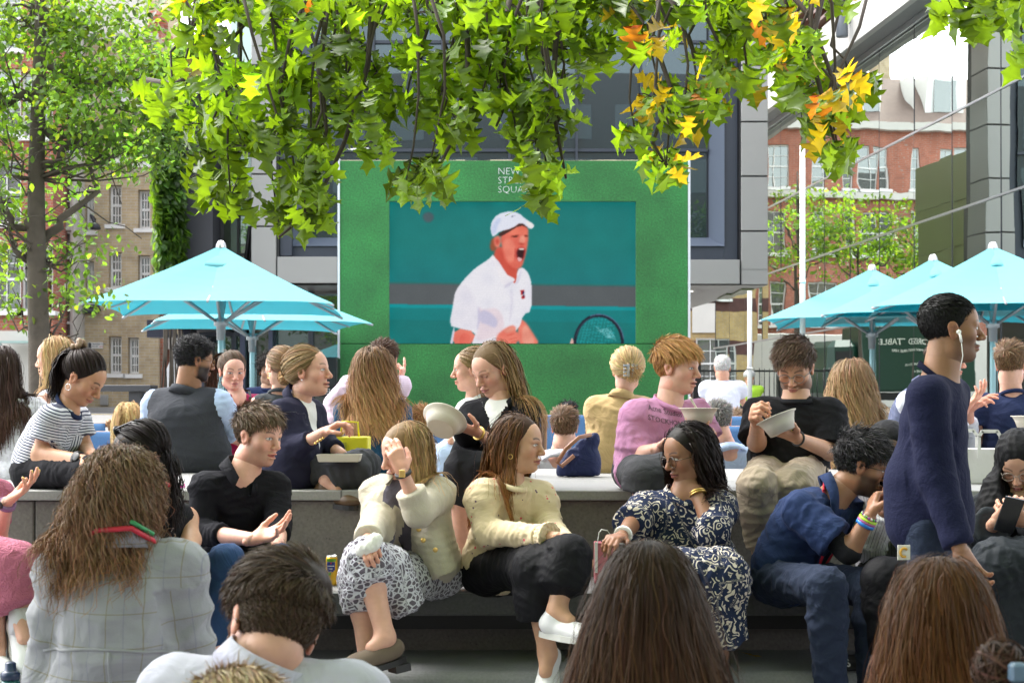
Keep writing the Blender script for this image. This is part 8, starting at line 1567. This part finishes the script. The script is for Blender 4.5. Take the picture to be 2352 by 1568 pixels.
mb = MB(); q = P(2076,1268,5.20); mb.box(q+np.array([-.020,-.003,-.024]), q+np.array([.020,.003,.024])); o = mb.build('label_patch', pm('patch_white',(.55,.54,.50),.7), p['root']); mb = MB(); mb.tube([q+np.array([.012*math.cos(a),-.005,.014*math.sin(a)]) for a in np.linspace(.7,5.2,12)], .0045, 5); mb.build('patch_emblem', pm('patch_gold',(.50,.27,.03),.6), o)
# ------------------------------------------------------------------ people in the foreground, backs to the camera
p = pers('person with frizzy long brown hair in a grey window check shirt, seen from behind', 3.7, (286,1152,0,176,-16,0), (280,1262,-.02), (276,1720,0), 180, .140, hj=.11, arms=(((128,1545,.02),(165,1740,.2),None),((430,1535,.02),(400,1740,.2),None)), legs=(((190,1780,.45),(190,2050,.5)),((360,1780,.45),(360,2050,.5))), skin=TAN, g=1.06, hv=.005, vox=.0065, hair=dict(style='long', col=(.15,.105,.072), tip=(.25,.13,.065), len=.25, lmin=.35, grav=(-.30,0,-1), n=4400, w=.0026, curl=.012, cfreq=2.2, vol=.020, jit=.11, crown=True, m=16, var=.18, twist=.7, zmin=-.07, flare=.10), top=dict(mat=k_check, name='checked_shirt', sleeve=1.9, ease=.022, sease=.026, neck='shirt', amp=.013, wl=.20), bottom=dict(kind='trousers', mat=k_black))
n0, S_, side, front, up = p['neck'], p['S'], p['side'], p['front'], p['up']; mb = MB(); pts = [n0+side*.078+front*.05-up*.03, n0+side*.082-front*.05+up*.022, n0+side*.045-front*.104+up*.056, n0-side*.03-front*.106+up*.050, n0-side*.084-front*.06+up*.016, n0-side*.078+front*.05-up*.03]; mb.tube(pts, .0062, 6); mb.build('lanyard', pm('red_lanyard',(.48,.015,.04),.5), p['root'])
mb = MB(); mb.tube([q+up*.015 for q in pts[1:3]], .005, 6); mb.build('lanyard_trim', pm('green_trim',(.03,.25,.09),.5), p['root'])
garment = [c_ for c_ in p['root'].children if c_.name.startswith('checked_shirt')][0]; bv_ = BVHTree.FromPolygons([v.co for v in garment.data.vertices], [tuple(q.vertices) for q in garment.data.polygons])
def onback(t, dz): q = S_+side*t-up*dz-front*.6; h_ = bv_.ray_cast(Vector(q), Vector(front), 1.0)[0]; return np.array(h_) if h_ else q+front*.45
for nm, pl in (('yoke_seam', [(t, .150+.030*(t/.17)**2) for t in np.linspace(-.165,.165,27)]), ('box_pleat', [(.012, z) for z in np.linspace(.155,.42,16)])):
    mb = MB(); mb.tube([onback(*q) for q in pl], .0042, 6); mb.build(nm, pm('seam_grey',(.24,.245,.265),.8), p['root'])
p = pers('man with short dark brown hair and tortoiseshell glasses in a pale lilac shirt, head bowed', 3.0, (628,1442,0,-150,-24,-20), (606,1545,-.02), (600,1960,0), 178, .185, hj=.11, arms=(((390,1800,.02),(420,1980,.2),None),((830,1800,.02),(800,1980,.2),None)), legs=(((520,2060,.45),(520,2300,.5)),((700,2060,.45),(700,2300,.5))), skin=(.58,.33,.25), g=1.05, hv=.004, vox=.0065, tilt=6, face=dict(brow=(.05,.03,.02)), hair=dict(style='short', col=(.032,.020,.014), tip=(.085,.055,.036), len=.060, side=.018, top=.034, thick=.009, comb=(-.5,.55,-.1), lift=.16, mess=.08, n=6200, w=.0026, curl=.002, zmin=-.07), top=dict(mat=k_lilac, name='shirt', sleeve=1.9, ease=.026, sease=.030, neck='shirt', amp=.008, wl=.2), bottom=dict(kind='trousers', mat=k_greytr))
glasses(p['root'], p['c'], p['A'], p['sc'], (.10,.035,.012), .003, False, -.004, .0, (.026,.023))
p = pers('blond person whose hair top shows at the bottom edge in front of the lilac shirt', 2.5, (545,1728,0,180,-5,0), (545,1960,0), (545,2350,0), 180, .17, arms=(((330,2150,.02),(350,2300,.2),None),((760,2150,.02),(740,2300,.2),None)), skin=ROSY, hv=.006, hair=dict(style='short', col=(.27,.18,.09), tip=(.46,.34,.19), len=.06, side=.03, top=.022, thick=.012, comb=(.3,-.8,0), lift=.06, mess=.10, n=4200, w=.003), top=dict(mat=k_wht, name='top', sleeve=.8), vox=.012)
p = pers('woman with long straight dark brown hair in the foreground centre, seen from behind', 2.95, (1488,1390,0,180,-3,0), (1488,1660,-.01), (1488,2060,0), 180, .165, hj=.1, arms=(((1290,1880,.02),(1320,2040,.2),None),((1690,1880,.02),(1660,2040,.2),None)), legs=(((1410,2080,.45),(1410,2300,.5)),((1570,2080,.45),(1570,2300,.5))), skin=ROSY, fem=True, hv=.006, hair=dict(style='long', col=(.022,.0115,.0075), tip=(.125,.058,.026), len=.52, n=7000, w=.0022, back=.35, vol=.014, curl=.004, m=20, jit=.016, var=.11, stiff=.42, flare=.34, crown=True), top=dict(mat=k_dgrey, name='top', sleeve=1.8), vox=.011)
p = pers('woman with long reddish brown hair in the right foreground, seen from behind', 3.1, (2156,1420,0,178,-3,0), (2158,1670,-.01), (2158,2050,0), 180, .16, hj=.1, arms=(((1970,1880,.02),(2000,2040,.2),None),((2346,1880,.02),(2320,2040,.2),None)), legs=(((2080,2080,.45),(2080,2300,.5)),((2230,2080,.45),(2230,2300,.5))), skin=ROSY, fem=True, hv=.006, hair=dict(style='long', col=(.060,.025,.009), tip=(.19,.072,.020), len=.50, n=6000, w=.0023, back=.45, vol=.018, curl=.008, m=20, jit=.032, var=.14, stiff=.45, flare=.20, crown=True), top=dict(mat=k_black, name='top', sleeve=1.8), vox=.011)
p = pers('dark haired person with a messy bun and blue clip in the bottom right corner', 2.4, (2310,1740,0,176,0,-14), (2330,1980,0), (2330,2380,0), 180, .16, arms=(((2130,2180,.02),(2150,2330,.2),None),((2530,2180,.02),(2510,2330,.2),None)), skin=TAN, fem=True, hv=.006, hair=dict(style='tied', col=(.040,.020,.013), tip=(.075,.036,.020), tie=(-.045,-.055,.118), bun=.040, bunf=1.3, n=3200, w=.003), top=dict(mat=k_black, name='top', sleeve=.8), vox=.012)
tq = p['c']+np.array([-.045,-.10,.14])@p['A']; mb = MB(); mb.box(tq+np.array([-.012,-.02,-.014]), tq+np.array([.012,.0,.014]), bev=.004); mb.build('clip', pm('clip_blue',(.10,.16,.24),.35), p['root'])
# ------------------------------------------------------------------ food, bags and small things
m_pulp = pm('bagasse_pulp', (.58,.54,.47), .75, .06, 30, .1, 200); m_food = pm('salad', (.20,.17,.05), .6, .7, 60)
def bowl(label, x, y, d, r=.082, h=.062, up=(0,0,1), food=True, mat=None):
    q = P(x, y, d); up = nrm(up); a1 = nrm(np.cross(up, (0,1,0))); a2 = np.cross(up, a1); mb = MB()
    prof = [(r*.60,-h),(r*.66,-h),(r*.80,-h*.45),(r*.96,-.003),(r*1.06,0),(r*1.065,.003),(r*.95,.002),(r*.78,-h*.42),(r*.62,-h+.004),(.002,-h+.004)]
    mb.lathe(q, prof, 32, axes=(a1,a2,up)); o = mb.build('bowl', mat or m_pulp, None); tag(o, label, 'bowl')
    if food:
        G = Field(.006); g = np.random.default_rng(int(x)); 
        for i in range(14): a, t = g.uniform(0,6.28), r*.62*g.uniform(0,1)**.5; G.ell(q+a1*t*math.cos(a)+a2*t*math.sin(a)-up*h*g.uniform(.25,.5), (.018,.018,.014), None, .008)
        V, Q = G.mesh(); mk('food', V, Q, m_food, o, smooth=True)
    return o
def fork(label, a, b):
    mb = MB(); pts = [np.array(a)+(np.array(b)-np.array(a))*t for t in np.linspace(0,1,5)]; mb.tube(pts, [.0035,.004,.0045,.0055,.005], 6); tag(mb.build('fork', m_pulp), label, 'fork')
bowl('pulp bowl held out level by the man in the pink t-shirt', 1605, 938, 6.86, .082, .062)
fork('white fork standing in the pink t-shirt man\'s bowl', P(1603,942,6.84), P(1585,913,6.80))
bowl('tilted pulp bowl held by the bearded man in the black t-shirt', 1783, 958, 6.74, .084, .070, (-.36,.16,.90))
fork('white fork in the right hand of the bearded man in the black t-shirt', P(1728,948,6.74), P(1757,968,6.72))
bowl('pulp bowl tipped away in the hands of the woman in the black blazer', 1022, 962, 6.76, .092, .058, (.30,.62,.72))
fork('white fork in the raised hand of the woman in the black blazer', P(992,938,6.78), P(1016,952,6.74))
bowl('bowl poking in at the right edge in front of the navy t-shirt man', 2362, 956, 8.4, .085, .06)
mb = MB(); q = P(780, 1045, 7.05); mb.box(q+np.array([-.085,-.055,-.028]), q+np.array([.085,.055,-.024])); 
mb.prism([q+np.array([-.085,-.055,-.026]),q+np.array([-.092,-.062,.004]),q+np.array([.092,-.062,.004]),q+np.array([.085,-.055,-.026])], (0,-.003,0)); mb.prism([q+np.array([-.085,.055,-.026]),q+np.array([-.092,.062,.004]),q+np.array([.092,.062,.004]),q+np.array([.085,.055,-.026])], (0,.003,0))
for s_ in (-1,1): mb.prism([q+np.array([s_*.085,-.055,-.026]),q+np.array([s_*.092,-.062,.004]),q+np.array([s_*.092,.062,.004]),q+np.array([s_*.085,.055,-.026])], (s_*.003,0,0))
o = tag(mb.build('food_tray', m_pulp), 'pale takeaway tray resting on the crossed legs of the navy blazer woman', 'tray')
G = Field(.005); g = np.random.default_rng(2)
for i in range(12): G.ell(q+np.array([g.uniform(-.07,.07),g.uniform(-.04,.04),-.012]), (.018,.016,.012), None, .006)
V, Q = G.mesh(); mk('food', V, Q, m_food, o, smooth=True)
m_yel = pm('yellow_paper', (.66,.60,.015), .6, .06, 6, .15, 40); t = empty('paper_bag', P(790,1105,7.75), 'bright yellow paper bag beside the woman in the navy blazer', 'bag')
a, b = P(740,1108,7.7), P(846,1003,7.7); mb = MB(); mb.box((a[0],7.66,1.082),(b[0],7.84,b[2]), bev=.004); mb.build('body', m_yel, t)
for x in (758,790): q = P(x,1025,7.655); mb = MB(); mb.box(q+np.array([-.012,-.002,-.03]), q+np.array([.012,.0,.02])); mb.build('tape', pm('olive_tape',(.35,.33,.02),.6), t)
mb = MB(); mb.tube([(b[0]-.05,7.75,b[2]),(b[0]-.055,7.75,b[2]+.07),(b[0]-.13,7.75,b[2]+.075),(b[0]-.14,7.75,b[2])], .005, 6); mb.build('handle', m_yel, t)
bowl('kraft bowl of salad standing on the yellow bag', 757, 992, 7.73, .072, .050, (0,0,1), True, pm('kraft',(.36,.20,.10),.7))
t = empty('tote_bag', P(1330,1088,8.3), 'navy tote bag with brown leather handles beside the camel blazer woman', 'bag'); m_tote = cloth('navy_nylon', (.020,.026,.075), rough=.5, sheen=.05, wr=.6)
pts = [(1286,1090),(1368,1092),(1374,996),(1366,992),(1326,1012),(1300,1046)]; G = Field(.008)
def tp2(x, y): return P(x, y, 8.32)
G.cap(tp2(1302,1080), tp2(1356,1080), .055, .055, .05); G.cap(tp2(1318,1050), tp2(1358,1050), .048, .048, .05); G.cap(tp2(1340,1022), tp2(1362,1012), .03, .03, .05); G.cap(tp2(1362,1010), tp2(1368,1000), .018, .012, .04); G.cut((0,0,1.084),(0,0,-1)); V, Q = G.mesh(); V = V+vnormals(V,Q)*(folds(V,4,.12)*.006)[:,None]; V[:,2] = np.maximum(V[:,2], 1.083); mk('body', V, Q, m_tote, t, smooth=True, attrs={'tl': ('FLOAT_VECTOR', V)})
m_tan = pm('tan_leather', (.22,.085,.035), .45, .15, 20)
for dd in (-.05,.05): mb = MB(); mb.tube([P(1356,998,8.28+dd), P(1330,1004,8.2+dd), P(1300,1030,8.17+dd), P(1280,1062,8.18+dd), P(1290,1070,8.2+dd), P(1318,1046,8.22+dd)], .011, 6); mb.build('handle', m_tan, t)
t = empty('paper_bag', P(2262,1110,7.62), 'white paper carrier bag with loop handles right of the walking man', 'bag'); m_wp = pm('white_paper', (.60,.59,.58), .7, .06, 5, .2, 30)
a, b = P(2212,1110,7.6), P(2300,1030,7.6); mb = MB(); mb.box((a[0],7.58,1.082),(b[0],7.72,b[2]), bev=.003); mb.build('body', m_wp, t)
for (x0_, x1_, dd) in ((2243,2292,-.022),(2232,2262,.15)):
    mb = MB(); y = 7.58+dd; q0, q1 = P(x0_,1050,7.6), P(x1_,1050,7.6); q0[1] = q1[1] = y; hp_ = [q0, q0+np.array([0,0,.10]), q0+np.array([.015,0,.125]), q1+np.array([-.015,0,.125]), q1+np.array([0,0,.10]), q1]
    for u, v in zip(hp_[:-1], hp_[1:]): d_ = nrm(v-u); mb.obox((u+v)/2, d_, np.array([0,1.,0]), np.cross(d_,[0,1.,0]), np.linalg.norm(v-u)/2+.002, .0015, .008)
    mb.build('handle', m_wp, t)
def can(label, x, y0, y1, d, r, col, deco):
    a, b = P(x, y1, d), P(x, y0, d); h = b[2]-a[2]; a[2] = .701; t = empty('drink_can', a, label, 'can'); mb = MB(); mb.lathe(a, [(r*.8,0),(r*.97,.008),(r,.014),(r,h-.014),(r*.90,h-.005)], 24); mb.build('body', col, t)
    mb = MB(); mb.lathe(a+np.array([0,0,h-.006]), [(r*.905,0),(r*.92,.004),(r*.86,.006),(r*.83,.002),(.001,.002)], 24); mb.build('lid', silver, t); mb = MB(); mb.obox(a+np.array([.004,-.002,h+.002]), (1,0,.3),(0,1,0),(-.3,0,1), r*.45,r*.28,.001); mb.build('ring_pull', silver, t)
    def patch(a0, a1, z0, z1, m, nm, dr=.0006):
        mb = MB(); n = 8; vs = []
        for i in range(n+1):
            an = R(a0+(a1-a0)*i/n); vs += [a+np.array([math.sin(an)*(r+dr), -math.cos(an)*(r+dr), z0*h]), a+np.array([math.sin(an)*(r+dr), -math.cos(an)*(r+dr), z1*h])]
        mb.add(vs, [(2*i,2*i+2,2*i+3,2*i+1) for i in range(n)]); mb.build(nm, m, t)
    deco(patch); return t, a, h
m_canY = pm('can_yellow', (.62,.36,.012), .3, .05, 20, metal=.3); cb_ = pm('label_blue', (.015,.035,.20), .35); cg_ = pm('label_green', (.10,.30,.02), .4); cr_ = pm('label_red',(.5,.03,.02),.4); cw_ = pm('label_white',(.7,.7,.7),.4)
def dY(patch): patch(-48,40,.52,.80,cb_,'label'); patch(-30,24,.47,.52,cb_,'label_foot'); patch(-50,50,.81,.90,cg_,'label_band'); patch(-8,6,.74,.78,cr_,'label_star',.0012); patch(-35,30,.655,.68,cw_,'label_line',.0012); patch(-20,14,.565,.585,cw_,'label_line',.0012); patch(-28,0,.36,.46,cg_,'label_leaf')
can('slim yellow soft drink can with a blue label standing alone on the bench', 762, 1274, 1343, 6.70, .0245, m_canY, dY)
can('yellow drink can half hidden behind the bowed head with tortoiseshell glasses', 704, 1279, 1343, 6.70, .0245, m_canY, dY)
def dP(patch): patch(-80,-30,.1,.85,pm('can_pink',(.55,.22,.32),.35,metal=.3),'label'); patch(-72,-45,.62,.80,cr_,'label_star',.0012); patch(10,48,.15,.75,pm('can_blue',(.06,.14,.45),.35),'label'); patch(-26,5,.1,.9,pm('can_rose',(.60,.38,.44),.35,metal=.3),'label')
can('silver and pink soda can on the bench by the pink dress, far left', 73, 1290, 1346, 6.66, .027, pm('can_silver',(.55,.53,.56),.3,.05,20,metal=.8), dP)
t = empty('paper_bag', P(1386,1340,6.75), 'small pink and white paper bag with a white loop handle beside the navy print dress', 'bag'); a, b = P(1366,1342,6.75), P(1420,1246,6.75); mb = MB(); mb.box((a[0],6.74,.703),(b[0],6.84,b[2]), bev=.003); mb.build('body', pm('pink_paper',(.55,.16,.20),.6,.06,8), t)
mb = MB(); mb.box((a[0]-.001,6.736,.75),(a[0]+.012,6.739,b[2]+.004)); mb.build('white_edge', white, t); mb = MB(); q = P(1372,1246,6.74); hp_ = [q, q+np.array([.008,0,.044]), q+np.array([.018,0,.056]), q+np.array([.042,0,.052]), q+np.array([.054,0,.036]), q+np.array([.056,0,.0])]
for u, v in zip(hp_[:-1], hp_[1:]): d_ = nrm(v-u); mb.obox((u+v)/2, d_, np.array([0,1.,0]), np.cross(d_,[0,1.,0]), np.linalg.norm(v-u)/2+.002, .008, .0015)
mb.build('handle', white, t)
q = P(1388,1250,6.79); mb = MB(); mb.lathe(q+np.array([0,0,-.10]), [(.028,0),(.028,.07),(.014,.095),(.014,.10)], 16); o = tag(mb.build('bottle', pm('bottle_pale',(.55,.5,.48),.2)), 'pale bottle with a black cap inside the small pink bag', 'bottle'); mb = MB(); mb.lathe(q, [(.015,.001),(.015,.018),(.013,.02)], 16); mb.build('cap', black, o)
G = Field(.005); G.cap(P(1334,1284,5.98), P(1336,1316,6.0), .018, .022, .01, (np.array([0,1.,0]),1.8)); V, Q = G.mesh(); V = V+vnormals(V,Q)*(folds(V,6,.03)*.004)[:,None]; tag(mk('sandwich_wrap', V, Q, pm('pink_wrap',(.60,.33,.33),.6,.1,20), smooth=True), 'pale pink paper wrap held by the woman in the floral blouse', 'wrapper')
mb = MB(); q = P(415,1115,7.25); q[2] = 1.0825; mb.box(q+np.array([-.02,-.03,0]), q+np.array([.018,.02,.006])); mb.box(q+np.array([-.018,-.028,.0061]), q+np.array([-.014,.018,.018])); mb.box(q+np.array([.012,-.028,.0061]), q+np.array([.016,.018,.016])); tag(mb.build('plastic_lid', pm('magenta_plastic',(.75,.02,.40),.25)), 'bright magenta plastic lid lying on the pale stone top', 'lid')
q = P(24,1600,5.62); q[2] = .2; t = empty('water_bottle', q, 'dark blue water bottle in the bottom left corner', 'bottle'); mb = MB(); mb.lathe(q, [(.034,.001),(.036,.02),(.036,.27),(.030,.295)], 20); mb.build('body', pm('bottle_teal',(.03,.12,.13),.2), t); mb = MB(); mb.lathe(q, [(.033,.296),(.034,.315),(.027,.325),(.020,.328),(.019,.352),(.014,.357)], 20); mb.build('cap', pm('cap_navy',(.012,.025,.07),.3), t)
leaves('fallen_leaf', np.array([P(1738,1506,6.42)]), [.085], np.array([[.30,.20,.03]]), m_leaf, None, LT3, (0.1,.05), .15, 3); o = COL.objects['fallen_leaf']; tag(o, 'yellow brown fallen oak leaf lying on the lower stone step', 'leaf')
G = Field(.008); G.cap(P(1930,1535,6.36), P(1985,1530,6.36), .055, .05, .04); G.cap(P(1940,1545,6.30), P(1975,1545,6.30), .05, .05, .04); G.cut((0,0,.418),(0,0,-1)); V, Q = G.mesh(); V = V+vnormals(V,Q)*(folds(V,9,.1)*.006)[:,None]; V[:,2] = np.maximum(V[:,2], .4175)
o = tag(mk('black_bag', V, Q, pm('bag_black',(.012,.012,.013),.5,.1,9), smooth=True), 'black bag lying on the step between the navy polo man\'s feet', 'bag')
def decal(txt, size, start, side, up, front, target, mat, parent, lift=.0022, name='lettering', shear=0.0):
    """letters laid onto the cloth: every vertex is dropped onto the garment along -front"""
    cu = bpy.data.curves.new(name, 'FONT'); cu.body = txt; cu.size = size; cu.resolution_u = 2; cu.space_line = .95; t_ = bpy.data.objects.new(name, cu); COL.objects.link(t_); bpy.context.view_layer.update(); me = bpy.data.meshes.new_from_object(t_.evaluated_get(bpy.context.evaluated_depsgraph_get())); bpy.data.objects.remove(t_)
    tv = [v.co for v in target.data.vertices]; bv = BVHTree.FromPolygons(tv, [tuple(p.vertices) for p in target.data.polygons])
    for v in me.vertices:
        q = np.array(start)+side*v.co.x+up*(v.co.y+shear*v.co.x)+front*.3; hit = bv.ray_cast(Vector(q), Vector(-front), .8)
        v.co = (hit[0]+Vector(front*lift)) if hit[0] else Vector(q-front*.3)
    me.update(); me.materials.clear(); me.materials.append(mat); o_ = bpy.data.objects.new(name, me); COL.objects.link(o_); return adopt(o_, parent)
decal('is', .055, P(1944,1536,6.2), np.array([1.,0,0]), np.array([0,0,1.]), np.array([0,-1.,0]), o, white, o)
tee = [c_ for c_ in pk['root'].children if c_.name.startswith('tee')][0]
for tx, sz_, (x, y) in (('Acne Studios', .030, (1499,948)), ('STOCKHOLM', .030, (1495,968))): decal(tx, sz_, P(x, y, 7.0), pk['side'], nrm(np.array([0,0,1.])), pk['front'], tee, pm('print_grey',(.09,.06,.08),.8), pk['root'])
